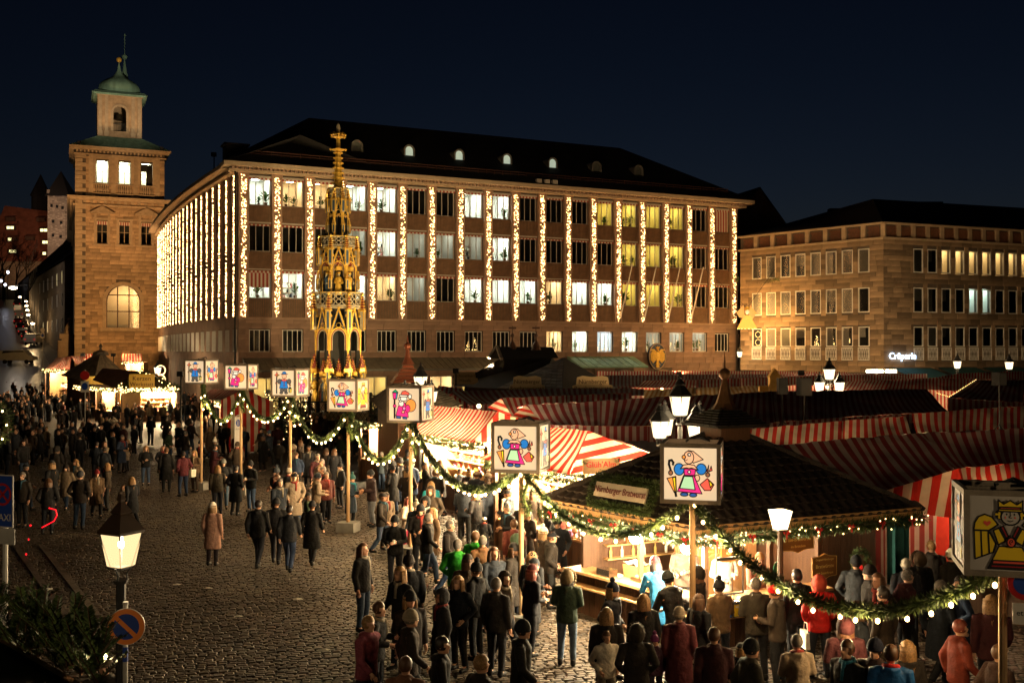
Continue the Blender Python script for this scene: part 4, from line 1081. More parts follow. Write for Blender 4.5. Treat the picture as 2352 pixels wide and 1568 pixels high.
def tier(zb, zt, R, pin_h, gab_h, nstat, zstat, core):
    """one octagonal storey: core, corner columns, pinnacles, gables, balustrade and statues"""
    apo = R*math.cos(PI/8); side = 2*R*math.sin(PI/8)
    mb = MB(); mb.mi = 4; mb.lathe([(R*core, zb), (R*core, zt)], 8, ph=PI/8); mb.mi = 3; mb.lathe([(R*1.04, zt-.14), (R*1.08, zt-.05), (R*.98, zt)], 8, ph=PI/8); mb.build('core', f_mats, fount)
    P1, P2 = pinnacle(pin_h, .25), pinnacle(pin_h*.62, .17); G = gable_panel(side*.96, gab_h); BP = balustrade_panel(side, min(1.1, gab_h*.35))
    col = MB(); col.mi = 0; col.tube([(0,0,zb),(0,0,zt)], .085, 8); col.mi = 4; col.bx(-.13,.13,-.05,.2, zb, zt-.6); col.mi = 0; col.lathe([(.12,zt-.75),(.2,zt-.65),(.12,zt-.5)], 8); cm = col.mesh('column')
    for m in f_mats: cm.materials.append(m)
    for k in range(8):
        a = PI/8 + k*PI/4; x, y = R*math.cos(a), R*math.sin(a)
        ob('column', cm, None, fount, loc=(x, y, 0), rot=a+PI/2)
        ob('pinnacle', P1, None, fount, loc=(x*1.12, y*1.12, zt - pin_h*.62), rot=a+PI/2)
        ob('pinnacle', P2, None, fount, loc=(x*1.2, y*1.2, zb + (zt-zb)*.28), rot=a+PI/2)
        a2 = k*PI/4; x2, y2 = apo*math.cos(a2), apo*math.sin(a2)
        ob('gable', G, None, fount, loc=(x2, y2, zt-gab_h-.15), rot=a2+PI/2)
        ob('tracery', BP, None, fount, loc=(x2*1.02, y2*1.02, zt), rot=a2+PI/2)
        if nstat:
            s = ob('statue', STAT[k % 5], None, fount, loc=(x2*.93, y2*.93, zstat), rot=a2+PI/2, sc=.9 if R > 1.5 else .85); ob('statue_canopy', SCAN, None, s, loc=(0, 0, 1.95))
            if R > 1.5:
                s = ob('statue', STAT[(k+2) % 5], None, fount, loc=(x*1.08, y*1.08, zstat), rot=a+PI/2); ob('statue_canopy', SCAN, None, s, loc=(0, 0, 1.95))
tier(z0, z1, 1.56, 2.5, 2.8, True, fz(922), .62)
tier(z1+.05, z2, 1.2, 2.0, 2.0, True, z1+.75, .45)
tier(z2+.05, z3, .64, 1.6, 1.9, False, 0, .55)
# needle
mb = MB(); mb.mi = 0; mb.lathe([(.45,z3-.2),(.33,z3+.4),(.22,z3+2.6),(.17,z3+3.2)], 8, ph=PI/8)
zn = z3+3.2; mb.lathe([(.24,zn),(.4,zn+.05),(.4,zn+.12),(.16,zn+.2),(.13,zt_-.9)], 8); mb.mi = 0
for k in range(9):
    q = .45-.025*k; z = z3+.35+.34*k
    for j in range(8): a = j*PI/4; mb.octa((q*math.cos(a), q*math.sin(a), z), .085)
for z, q in ((zn+.1,.5),(zn+.95,.42),(zn+1.1,.48),(zt_-.75,.42),(zt_-.65,.3)):
    mb.lathe([(q*.5,z-.06),(q,z),(q*.5,z+.06)], 8)
    for j in range(4): a = j*PI/2; mb.octa((q*math.cos(a), q*math.sin(a), z+.02), .11)
mb.mi = 3; mb.lathe([(.1,zt_-.6),(.16,zt_-.35),(.1,zt_-.1),(.02,zt_+.05)], 8); mb.build('needle', f_mats, fount)
mb = MB(); mb.mi = 3; mb.lathe([(4.2,0),(4.2,.35),(3.9,.35),(3.9,.7),(2.9,.75),(2.9,1.3),(2.3,1.3),(2.1,z0)], 8, ph=PI/8); mb.build('basin', f_mats, fount)
# iron railing round it with diamond lattice
fence = thing('iron_railing', 'black iron railing with diamond lattice round the gilded fountain', 'railing', (fc.x, fc.y, 0), .2)
RR = 5.0; sd = 2*RR*math.sin(PI/8)
pn = MB(); hF = 2.6
pn.bx(-sd/2, sd/2, -.04, .04, .1, .18); pn.bx(-sd/2, sd/2, -.04, .04, hF-.1, hF); pn.bx(-sd/2, sd/2, -.03, .03, 1.3, 1.36)
k = -6
while k < 20:
    x = -sd/2 + k*.28
    a0, a1 = (x, 0, .18), (x+1.45, 0, hF-.1)
    for A_, B_ in ((a0, a1), ((-x, 0, .18), (-x-1.45, 0, hF-.1))):
        pts = []
        for t in np.linspace(0, 1, 9):
            p = Vector(A_).lerp(Vector(B_), t)
            if abs(p.x) <= sd/2: pts.append(p)
        if len(pts) > 1: pn.bar(pts[0], pts[-1], .022)
    k += 1
PNM = pn.mesh('lattice'); PNM.materials.append(black_iron)
po = MB(); po.tube([(0,0,0),(0,0,hF+.3)], .09, 8); po.ball((0,0,hF+.4), .14); POM = po.mesh('post'); POM.materials.append(black_iron)
for k in range(8):
    a = k*PI/4; ob('lattice', PNM, None, fence, loc=(RR*math.cos(PI/8)*math.cos(a), RR*math.cos(PI/8)*math.sin(a), 0), rot=a+PI/2)
    a += PI/8; ob('post', POM, None, fence, loc=(RR*math.cos(a), RR*math.sin(a), 0))
# added pole floodlights, put in to brighten the spire
for k, (dx, dy, z_, w_) in enumerate(((8.5,-9.0,4.6,4200),(-8.0,-8.5,4.4,1800),(11.0,-3.0,4.6,3000))):
    p = Vector((fc.x+dx, fc.y+dy, z_)); t = thing('added_spire_floodlight', f"{['right','left','outer'][k]} added floodlight on a pole aimed at the gilded fountain", 'lamp', p, 0, 'added fountain floodlights')
    mb = MB(); mb.box((0,0,0), (.35,.3,.3)); mb.build('housing', black_iron, t); mb = MB(); mb.tube([(0,.1,-.1),(0,.1,-z_)], .05, 6); mb.build('pole', black_iron, t)
    d = (Vector((fc.x, fc.y, 12.0)) - p).normalized(); l = lamp('beam', t, d*.4, w_, (1,.74,.36), .15, 'SPOT', spot_size=1.7, spot_blend=.5); l.rotation_euler = d.to_track_quat('-Z','Y').to_euler()

# ================================================================ vehicles up the street
def car(label, p, rz, col, van=False, group='cars parked up the street'):
    t = thing('parked_van' if van else 'parked_car', label, 'van' if van else 'car', p, rz, group)
    L_, W_, H_ = (5.0, 1.95, 2.1) if van else (4.3, 1.75, 1.45)
    prof = [(-.5,.25),(-.5,.62),(-.46,.95),(.22,1.0),(.36,.62),(.5,.5),(.5,.25)] if van else [(-.5,.3),(-.5,.6),(-.44,.66),(-.32,.97),(.08,1.0),(.24,.68),(.46,.6),(.5,.5),(.5,.28)]
    mb = MB(); pts = [(x*L_, z*H_) for x, z in prof]; n = len(pts)
    lo = [(x, -W_/2, z) for x, z in pts]; hi = [(x, W_/2, z) for x, z in pts]
    sh = lambda p: (p[0], p[1]*(.86 if p[2] > H_*.75 else 1), p[2])
    rows = [[sh(q) for q in lo], [sh(q) for q in hi]]; mb.grid(rows, True); mb.poly(rows[0]); mb.poly(rows[1][::-1])
    m = mat('paint_%s' % col, srgb(col), .3, .08, 2, spec=.6); mb.build('body', m, t)
    gl = MATS['dark_glass']; mb = MB(); x0, x1 = (-.42*L_, .2*L_) if van else (-.3*L_, .1*L_); zt, zb_ = H_*.93, H_*.68
    for s in (-1, 1): mb.poly([(x0, s*W_*.485, zb_), (x1+.1*L_, s*W_*.485, zb_), (x1, s*W_*.445, zt), (x0+.04*L_, s*W_*.445, zt)][::s])
    xr = -.475*L_ if van else -.4*L_
    mb.poly([(xr-.05, -W_*.4, zb_), (xr-.05, W_*.4, zb_), (xr+.05*L_, W_*.36, zt), (xr+.05*L_, -W_*.36, zt)]); mb.build('windows', gl, t)
    tw = MB(); tw.lathe([(.2,-.1),(.32,-.1),(.32,.1),(.2,.1)], 12); TWM_ = tw.mesh('wheel'); TWM_.materials.append(mat('tyre', (.015,.015,.015), .8))
    for sx in (-.32, .32):
        for s in (-1, 1): ob('wheel', TWM_, None, t, loc=(sx*L_, s*W_*.46, .32), rot=(PI/2, 0, 0))
    for s in (-1, 1):
        mb = MB(); mb.box((-.5*L_-.01, s*W_*.38, H_*.48), (.03, .2, .14)); mb.build('tail_lamp', emit('tail_lamp', (1,.03,.02), .4), t)
        mb = MB(); mb.box((.5*L_, s*W_*.36, H_*.42), (.04, .3, .14)); mb.build('headlamp', white_frame, t)
    return t
up = math.radians(100)
def cp_(px, y): v = at(px, 805, y); return (v.x, v.y, hill(y)+.03)
car('white police van with long dark side window parked across the street foot', cp_(42, 158), .06, 'c8c8bc', True, 'vans by the square')
for k, (px, y, c, van, lab) in enumerate(((77, 186, 'd8d4c8', True, 'white van nearest the square in the row parked uphill'), (66, 196, '20222a', False, 'dark car parked just above the white van'), (58, 206, '3a3f48', False, 'grey car, second above the white van'), (52, 218, '15151a', False, 'black car halfway up the parked row'), (46, 232, '501015', False, 'car with glowing red tail lamps in the parked row'), (50, 250, 'b0b4b8', True, 'pale van parked upper part of the street'), (47, 268, 'cfd2d4', True, 'white van higher up the street'), (44, 290, '55585c', True, 'box van at the top of the parked row'))):
    car(lab, cp_(px, y), up, c, van)
def street_lamp(px, y, py, w, label, pole=True, rz=0):
    p = at(px, py, y); base = hill(y); t = thing('street_light', label, 'street lamp', (p.x, p.y, base), 0, 'lights along the rising street')
    h = p.z - base
    mb = MB(); mb.tube([(.35,0,0),(.35,0,h-.2),(.2,0,h+.1)], .06, 6); mb.build('pole', black_iron, t)
    mb = MB(); mb.ball((0,0,h), .26, 8, 5, (1.4,1,.6)); mb.build('globe', emit('street_globe', (1,.7,.35), 12), t)
    lamp('glow', t, (0, -.3, h-.35), w, (1,.65,.3), .2)
for k, (px, y, py) in enumerate(((75,186,743),(65,205,723),(63,222,712),(61,238,702),(60,252,692),(46,262,682))): street_lamp(px, y, py, 120, f"{ORD[k]} warm wall lamp counted uphill along the street")
pt = at(30, 661, 170); t = thing('hanging_street_light', 'glaring oval street light hung over the street on a wire', 'street lamp', pt, 0)
mb = MB(); mb.ball((0,0,0), .55, 10, 6, (1.3,.8,.4)); mb.build('lamp_shade', emit('hanging_lamp', (1,.82,.62), 10), t); mb = MB(); mb.tube([(-14,0,2),(-5,0,.6),(0,0,.3),(8,0,1.2),(18,0,3.2)], .03, 4); mb.build('wire', black_iron, t); lamp('glow', t, (0,0,-.5), 160, (1,.8,.6), .3)
for k, (px, py, lab) in enumerate(((18, 625, 'upper of three distant lights below the castle'), (2, 645, 'distant light at the picture edge below the castle'), (12, 654, 'lowest of three distant lights below the castle'))):
    p = at(px, py, 300); o = thing('distant_light', lab, 'lamp', p, 0, 'distant lights'); q = MB(); q.ball((0,0,0), .4, 8, 5); q.build('globe', emit('distant_lamp', (.85,.85,1), 3, False), o); q = MB(); q.tube([(0,0,-.3),(0,0,-8)], .08, 5); q.build('pole', black_iron, o)
# bare trees below the castle
def bare_tree(label, base, h, seed):
    r = random.Random(seed); t = thing('bare_tree', label, 'tree', base, 0, 'bare trees below the castle'); mb = MB(); tw = MB()
    def grow(p, d, L, rad, lev):
        q = p + d*L; (mb if lev < 2 else tw).tube([p, (p+q)/2 + Vector((r.uniform(-1,1), r.uniform(-1,1), 0))*L*.06, q], [rad, rad*.8, rad*.6], 5 if lev < 2 else 3, False)
        if lev >= 5: return
        for k in range(3 if lev < 3 else 4):
            e = (d + Vector((r.uniform(-1,1), r.uniform(-1,1), r.uniform(-.2,.7)))*.75).normalized(); grow(q, e, L*r.uniform(.6,.82), rad*.55, lev+1)
    grow(Vector((0,0,0)), Vector((0,0,1)), h*.27, h*.018, 0)
    bark = mat('bark', (.05,.035,.025), .9); mb.build('trunk', bark, t); tw.build('crown', bark, t)
for k, (px, y, h) in enumerate(((8, 330, 26), (38, 345, 22), (60, 360, 18), (-6, 290, 24))):
    bare_tree(['bare tree at the picture edge below the castle roof','bare tree rising in front of the red castle roof','small bare tree beside the castle tower','dark bare tree by the distant lights'][k], (at(px,805,y).x, y, hill(y)), h, 30+k)

# ================================================================ fir trees with fairy lights by the fountain
def fir_tree(label, base, h, w, seed, lights=60):
    r = random.Random(seed); t = thing('fir_tree', label, 'tree', base, 0, 'fir trees in the market'); mb = MB(); mb.tube([(0,0,0),(0,0,h)], [.07*h/3,.015], 7); mb.build('trunk', mat('bark', (.05,.035,.025), .9), t)
    mb = MB(); n = int(h*12)
    for k in range(n):
        z = h*(.1+.9*k/n); R_ = w*(1-z/h)*.95+.06; nb = max(4, int(R_*9))
        for j in range(nb):
            a = 2*PI*(j+r.random())/nb; L_ = R_*r.uniform(.7,1.1); d = Vector((math.cos(a), math.sin(a), -.28 + r.uniform(-.1,.15))); p0 = Vector((0,0,z))
            for q in range(7):
                f = .25+.75*q/7; c = p0 + d*L_*f; s_ = Vector((-d.y, d.x, 0))
                for sg_ in (-1, 1):
                    e = (s_*sg_*.8 + d*.6 + Vector((0,0,r.uniform(-.3,.2)))).normalized()*L_*.22; wv = Vector((0,0,1)).cross(e).normalized()*.035
                    mb.mi = 0 if r.random() < .65 else 1; mb.poly([c-wv, c+e*.5-wv*1.4, c+e, c+e*.5+wv])
    mb.build('crown', [fir, fir2], t)
    if lights:
        mb = MB()
        for k in range(lights): z = h*(.15+.8*r.random()**1.4); R_ = w*(1-z/h)*.95+.05; a = r.uniform(0, 2*PI); mb.octa((R_*math.cos(a), R_*math.sin(a), z), .035)
        kind(mb.build('fairy_lights', fairy, t), 'stuff')
for k, (px, y, h, w, li, lab) in enumerate(((642,60,4.2,1.3,50,'tall fir tree with lights left of the fountain'), (690,63,3.6,1.2,30,'fir tree close to the fountain railing'), (612,66,3.4,1.1,40,'fir tree behind the second lantern'), (852,64,3.2,1.0,0,'unlit fir tree right of the fountain'), (905,70,3.0,.9,20,'small fir tree before the shop windows'))):
    v = at(px, 805, y); fir_tree(lab, (v.x, y, 0), h, w, 60+k, li)
# ================================================================ lanterns, lamps, garlands
PAL = {'k': (.012,.01,.012), 'w': (1,.86,.66), 's': (1,.5,.26), 'b': (.02,.2,.55), 'B': (.03,.1,.3), 'p': (.9,.03,.22), 'g': (.5,.78,.4), 'r': (.95,.12,.07), 'o': (1,.33,.06), 'y': (1,.68,.02), 'n': (.33,.12,.05), 'e': (.12,.1,.08), 'G': (.02,.5,.16), 'q': (.8,.3,.5), 'd': (.4,.01,.02), 'c': (.05,.5,.75)}
KEYS = list(PAL)
LITM = [emit('backlit_' + k, PAL[k], .4 if k != 'k' else .0) for k in KEYS]
DULM = [mat('painted_' + k, PAL[k] if k != 'w' else (.55,.5,.47), .6, .05) for k in KEYS]
def el(cx, cy, rx, ry, n=18): return [(cx+rx*math.cos(2*PI*i/n), cy+ry*math.sin(2*PI*i/n)) for i in range(n)]
def mir(pts, c): return [(2*c-x, y) for x, y in pts][::-1]
FIG = {}
FIG['woman'] = ((80, 1340, 1210), [
    ('f', el(860,850,60,75), 's'), ('f', [(520,800),(780,800),(975,1220),(370,1180)], 'p'), ('f', [(535,815),(745,820),(810,1130),(425,1105)], 'g'),
    ('f', el(410,655,125,140), 'b'), ('f', el(960,640,125,130), 'b'), ('f', [(530,640),(820,640),(800,790),(540,790)], 'p'), ('f', el(662,712,36,36,10), 'w'),
    ('f', [(440,640),(520,550),(650,530),(790,550),(885,665),(720,615),(655,630),(600,615)], 's'), ('f', [(640,205),(760,220),(1010,410),(760,500)], 's'),
    ('f', el(650,370,125,152), 's'), ('f', el(528,362,44,44,12), 'o'), ('f', el(662,302,38,38,12), 'w'), ('f', el(648,306,12,12,8), 'k'), ('l', [(555,425),(585,445),(620,415)], 16),
    ('l', [(205,690),(158,545),(165,455),(225,440),(268,495),(258,545)], 56), ('f', el(200,740,52,56,12), 'n'), ('f', el(1120,765,52,50,12), 'n'),
    ('f', [(110,875),(330,820),(345,1190),(290,1205)], 'o'), ('f', [(250,860),(322,838),(335,1185),(308,1190)], 'y'), ('l', [(318,1190),(335,1285)], 60),
    ('f', [(1110,850),(1272,992),(1190,1130),(1040,1135),(930,1000)], 'r'), ('f', [(1138,870),(1240,992),(1185,1065)], 'y'), ('f', [(1095,690),(1145,540),(1130,695)], 'r'), ('f', [(1155,690),(1205,560),(1228,660)], 'r'),
    ('f', el(540,1240,95,42), 'B'), ('f', el(760,1250,90,46), 'B')])
FIG['man'] = ((1640, 722, 330), [
    ('l', [(1697,390),(1697,700)], 20), ('f', [(1700,290),(1714,343),(1742,357),(1714,372),(1700,412),(1686,372),(1660,357),(1686,343)], 'r'), ('f', [(1700,345),(1722,357),(1700,385)], 'y'),
    ('f', el(1745,478,32,46), 'e'), ('f', el(1902,478,34,48), 'e'), ('f', el(1785,640,30,36), 'e'), ('f', el(1842,640,30,36), 'e'), ('f', el(1775,692,28,22), 'e'), ('f', el(1856,692,28,22), 'e'),
    ('f', [(1775,460),(1862,460),(1886,605),(1743,605)], 'b'), ('f', el(1823,503,9,14,8), 'r'), ('f', el(1823,555,9,14,8), 'r'), ('f', [(1775,440),(1870,440),(1855,472),(1790,472)], 'r'),
    ('f', el(1825,372,37,60), 's'), ('f', [(1790,335),(1800,300),(1825,290),(1850,300),(1862,335)], 'b'), ('l', [(1772,340),(1886,340)], 9), ('f', el(1812,360,5,7,8), 'k'), ('f', el(1842,360,5,7,8), 'k'), ('l', [(1812,405),(1828,412),(1842,403)], 5),
    ('f', el(1697,508,14,18,10), 'n'), ('f', el(1922,545,12,16,10), 'n'), ('f', [(1895,612),(1950,612),(1941,685),(1903,685)], 'y'), ('f', [(1912,612),(1926,612),(1922,685),(1914,685)], 'c'), ('f', [(1922,570),(1955,610),(1890,610)], 'k')])
FIG['santa'] = ((150, 1275, 730), [
    ('l', [(265,640),(265,1225)], 48), ('f', [(205,452),(285,365),(355,450)], 'G'), ('f', [(215,460),(350,460),(322,650),(232,650)], 'p'), ('f', [(312,462),(346,462),(320,648),(296,648)], 'c'),
    ('f', el(690,840,135,190), 'o'), ('f', [(310,1165),(430,1165),(425,1245),(312,1235)], 'B'), ('f', [(480,1180),(590,1185),(588,1258),(482,1250)], 'B'), ('f', [(370,860),(540,750),(612,1060),(630,1205),(302,1155)], 'p' ),
    ('f', el(500,640,95,72), 'w'), ('f', el(392,652,28,38), 'w'), ('f', el(445,790,68,88), 'w'), ('f', el(425,712,32,26), 'w'), ('f', [(432,515),(470,422),(550,395),(645,462),(672,540),(600,525)], 'r'),
    ('f', [(400,520),(605,530),(605,588),(398,580)], 'w'), ('f', el(672,570,46,68), 'w'), ('f', el(440,630,9,14,8), 'k'), ('f', el(615,940,62,115), 'p'), ('f', el(522,935,40,56), 'q'), ('f', el(272,862,40,48), 'p'), ('f', [(475,1000),(520,1000),(535,1080),(455,1072)], 's')])
_w = [(205,700),(222,600),(300,495),(420,452),(560,490),(690,625),(500,735),(640,960),(590,1110),(225,1240)]
_a = [(590,725),(700,680),(835,900),(690,975)]
_s = [(735,665),(790,640),(890,820),(845,860)]
FIG['angel'] = ((180, 1400, 1500), [
    ('f', _w, 'y'), ('f', mir(_w, 930), 'y'), ('l', [(215,735),(500,735)], 42), ('l', [(345,740),(362,1190)], 34), ('l', [(490,740),(512,1140)], 34), ('l', [(1645,735),(1360,735)], 42), ('l', [(1515,740),(1498,1190)], 34), ('l', [(1370,740),(1348,1140)], 34),
    ('f', [(470,655),(400,610),(395,575),(430,560),(468,585),(505,560),(542,575),(535,612)], 'r'), ('f', [(700,1000),(1160,1000),(1400,1395),(480,1395)], 'y'), ('f', [(585,1250),(1315,1250),(1350,1310),(560,1310)], 'r'), ('f', [(550,1325),(1360,1325),(1385,1375),(525,1375)], 'd'),
    ('f', _a, 'y'), ('f', mir(_a, 930), 'y'), ('f', _s, 'd'), ('f', mir(_s, 930), 'd'), ('f', el(710,440,95,85), 'k'), ('f', el(1150,440,95,85), 'k'), ('l2', [(640,440),(780,440)], 40), ('l2', [(710,380),(710,500)], 40), ('l2', [(1085,440),(1225,440)], 40), ('l2', [(1150,380),(1150,500)], 40),
    ('f', el(930,480,190,140), 'w'), ('f', [(685,185),(790,255),(925,190),(1055,260),(1170,190),(1165,385),(690,385)], 'y'), ('f', [(720,310),(1130,310),(1130,345),(720,345)], 'r'), ('f', el(855,432,18,20,8), 'k'), ('f', el(1005,432,18,20,8), 'k'), ('f', el(828,490,18,16,8), 'r'), ('f', el(1018,490,18,16,8), 'r'),
    ('l', [(920,400),(930,450),(900,490),(950,495)], 16), ('l', [(870,540),(925,560),(975,540)], 16), ('f', el(938,920,88,85), 'r'), ('l', [(938,920),(965,910),(955,880),(920,885),(905,925),(935,960)], 18)])
def figure_mesh(name, width, narrow=1.0):
    (x0, y0, ww), shapes = FIG[name]; s = width/ww; sz = width*1.02/{'woman': 1165, 'man': 440, 'santa': 925, 'angel': 1240}[name]; mb = MB(); lay = 0
    def P(p, y): return (((p[0]-x0)*s - width/2)*narrow, y, (y0-p[1])*sz)
    lw = {'woman': 24, 'man': 6.5, 'santa': 17, 'angel': 34}[name]*s
    for sh in shapes:
        lay += 1; y = -.003 - .0011*lay
        if sh[0] == 'f':
            pts = [P(p, y) for p in sh[1]]
            mb.mi = KEYS.index(sh[2]); mb.poly(pts); path, w = pts + pts[:1], (0 if sh[2] == 'k' or (len(sh[1]) == 8 and sh[2] in 'r' and name != 'man') else lw); ci = 'k'
        else: path, w, ci = [P(p, y) for p in sh[1]], sh[2]*s, ('y' if sh[0] == 'l2' else 'k')
        if w:
            mb.mi = KEYS.index(ci)
            for a, b in zip(path[:-1], path[1:]):
                a, b = Vector(a), Vector(b); d = (b-a); d.y = 0
                if d.length < 1e-5: continue
                d.normalize(); n = Vector((-d.z, 0, d.x))*w/2; e = d*w*.35; o = Vector((0, -.0006, 0))
                mb.poly([a-n-e+o, b-n+e+o, b+n+e+o, a+n-e+o])
    return mb.mesh('figure')
def lantern(px, py_top, py_bot, depth, phi, faces, label, lit=True, size=.95):
    az = math.atan((px-1176)/FPX); rz = -az - math.radians(phi)
    c = at(px, (py_top+py_bot)/2, depth); zc = c.z; a = size/2
    t = thing('picture_lantern', label, 'lantern', (c.x, c.y, 0), rz, 'picture lanterns on poles')
    mb = MB(); mb.tube([(0,0,0),(.0,0,zc-a)], [.06,.05], 10); mb.build('pole', pole_wood, t)
    mb = MB(); mb.bx(-.3,.3,-.3,.3,.04,.34); mb.build('base_block', mat('concrete', (.2,.19,.17), .9, .2, 3, .2), t)
    mb = MB(); q = .035
    for sx in (-1,1):
        for sy in (-1,1):
            mb.box((sx*a, sy*a, zc), (2*q, 2*q, size+2*q))
        for z in (-1,1): mb.box((0, sx*a, zc+z*a), (size, 2*q-.004, 2*q)); mb.box((sx*a, 0, zc+z*a), (2*q-.004, size, 2*q))
    mb.box((0,0,zc-a), (size-.06,size-.06,.02)); mb.box((0,0,zc+a+.03), (.16,.16,.1)); mb.bar((-a,0,zc+a),(a,0,zc+a), .04)
    mb.build('frame', grey_wood, t)
    for k in range(4):
        pm = MB(); pm.bx(-a+q, a-q, -.006, .0, -a+q, a-q)
        p = pm.build('panel', emit('lantern_screen', (1,.73,.43), .31) if lit else DULM[KEYS.index('w')], t, loc=(a*math.sin(k*PI/2), -a*math.cos(k*PI/2), zc), rot=k*PI/2)
        fm = figure_mesh(faces[k % len(faces)], size*.86)
        for m in (LITM if lit else DULM): fm.materials.append(m)
        ob('figure', fm, None, p, loc=(0, -.012, -a+.06))
    mb = MB(); mb.tube([(-.1,-.1,zc+a+.05),(.15,.1,zc+a+.12),(.3,-.1,zc+a+.06),(.1,.2,zc+a+.08)], .02, 5); mb.build('cable', black_iron, t)
    return Vector((c.x, c.y, zc-a))
LAN = []
for a in ((463,826,880,43.5,34.7,('man','woman'),'farthest lantern, with a hatted man and a small woman'), (554,838,892,42.0,24.4,('santa','woman'),'lantern with a red robed bearded man, second farthest'),
          (667,848,908,37.9,30.6,('man','santa'),'lantern with a blue coated man in front of the fountain railing'), (800,872,940,33.4,22.5,('woman','angel'),'lantern with a woman before the gilded fountain base'),
          (943,887,966,29.2,21.0,('santa','man'),'lantern with a pink robed bearded man and sack'), (1197,971,1076,21.7,13.8,('woman','man'),'lantern with a woman over the striped stall roofs'),
          (1590,1018,1143,18.2,4.0,('woman','santa'),'large near lantern with a woman above the sausage hut')):
    LAN.append(lantern(*a))
LAN.append(lantern(2302,1120,1300,13.2,-10,('angel','man'),'unlit lantern with a crowned yellow angel at the picture edge', lit=False, size=.98))

def lamp_head_parts(t, z, s=1.0, x=0, y=0, w=120, n=6, col=(1,.74,.4), glow=lamp_glow, roofm=None):
    """tapered glass lantern with hood and finial; z is the foot of the glass"""
    roofm = roofm or black_iron; c = (x, y, z)
    mb = MB(); mb.lathe([(.13*s,0),(.2*s,.03*s),(.0*s+.3*s,.52*s)], n, c, cap=False); g = mb.build('glass', glow, t)
    mb = MB()
    for k in range(n):
        a = 2*PI*k/n; mb.bar((x+.145*s*math.cos(a), y+.145*s*math.sin(a), z), (x+.305*s*math.cos(a), y+.305*s*math.sin(a), z+.53*s), .022*s)
    mb.lathe([(.15*s,-.02*s),(.15*s,.02*s)], n, c); 
    for k in range(3): a = 2*PI*k/3; mb.tube([(x+.14*s*math.cos(a),y+.14*s*math.sin(a),z),(x+.08*s*math.cos(a),y+.08*s*math.sin(a),z-.1*s),(x+.09*s*math.cos(a),y+.09*s*math.sin(a),z-.2*s)], .015*s, 5)
    mb.lathe([(.1*s,-.24*s),(.11*s,-.19*s)], 8, c); mb.build('lamp_frame', black_iron, t)
    mb = MB(); mb.lathe([(.33*s,.51*s),(.34*s,.55*s),(.15*s,.78*s),(.12*s,.8*s),(.16*s,.83*s),(.04*s,.98*s),(.07*s,1.02*s),(.02*s,1.1*s)], n, c); mb.build('hood', roofm, t)
    if w: lamp('lamp_light', t, (x, y, z+.25*s), w, col, .12*s)
def post_lamp(px, py_foot, depth, s, label, w, n=6, roofm=None, glow=lamp_glow):
    p = at(px, py_foot, depth); t = thing('street_lantern', label, 'street lamp', (p.x, p.y, 0), .3)
    lamp_head_parts(t, p.z, s, w=w, n=n, roofm=roofm, glow=glow)
    mb = MB(); mb.lathe([(.14,0),(.14,.4),(.08,.5),(.06,1.2),(.06,p.z-.22*s),(.09*s,p.z-.2*s)], 8); mb.build('post', black_iron, t); return t
def arm_lamp(px, py_mid, depth, s, label, w, arms=4, rot=.5):
    p = at(px, py_mid, depth); t = thing('four_arm_street_lantern', label, 'street lamp', (p.x, p.y, 0), rot)
    lamp_head_parts(t, p.z + .6*s, 1.05*s, w=w*1.3)
    for k in range(arms):
        a = 2*PI*k/arms; x, y = .7*s*math.cos(a), .7*s*math.sin(a)
        lamp_head_parts(t, p.z, s*.92, x, y, w=w)
        mb = MB(); mb.tube([(0,0,p.z-.5*s),(x*.6,y*.6,p.z-.42*s),(x,y,p.z-.2*s)], .03*s, 6); mb.build('arm', black_iron, t)
    mb = MB(); mb.lathe([(.16,0),(.16,.5),(.09,.6),(.07,2),(.06,p.z+.3*s)], 8); mb.build('post', black_iron, t)
arm_lamp(1562, 1004, 26.8, .92, 'four armed street lantern glowing behind the sausage hut roof', 42)
arm_lamp(1905, 898, 52, .95, 'four armed street lantern among the far striped roofs', 60)
arm_lamp(966, 925, 41, .9, 'street lantern cluster behind the lantern with the sack bearer', 60, arms=3, rot=.9)
post_lamp(1699, 820, 99, 1.0, 'street lantern in the gap beside the golden angel', 220)
post_lamp(2199, 846, 76, 1.0, 'street lantern before the teal awnings under the dark windows', 260)
post_lamp(2318, 848, 74, 1.0, 'street lantern by the awning at the far edge', 260)
post_lamp(362, 858, 95, 1.1, 'street lantern hung with fairy light rings by the side flank', 420)
nl = post_lamp(278, 1302, 13.2, .84, 'near brown street lantern over the empty cobbles', 30, n=4, roofm=mat('brown_hood', (.05,.028,.015), .5, .2, 5), glow=hazy_glass('clear_lamp_glass', (1,.7,.34), .7, .5))
zl_ = at(278, 1302, 13.2).z; mb = MB(); mb.ball((0,0,zl_+.29), .04, 10, 7, (1,1,1.4)); mb.tube([(0,0,zl_+.33),(0,0,zl_+.44)], .02, 6); mb.build('lamp_bulb', emit('lantern_bulb', (1,.85,.55), 14), nl)
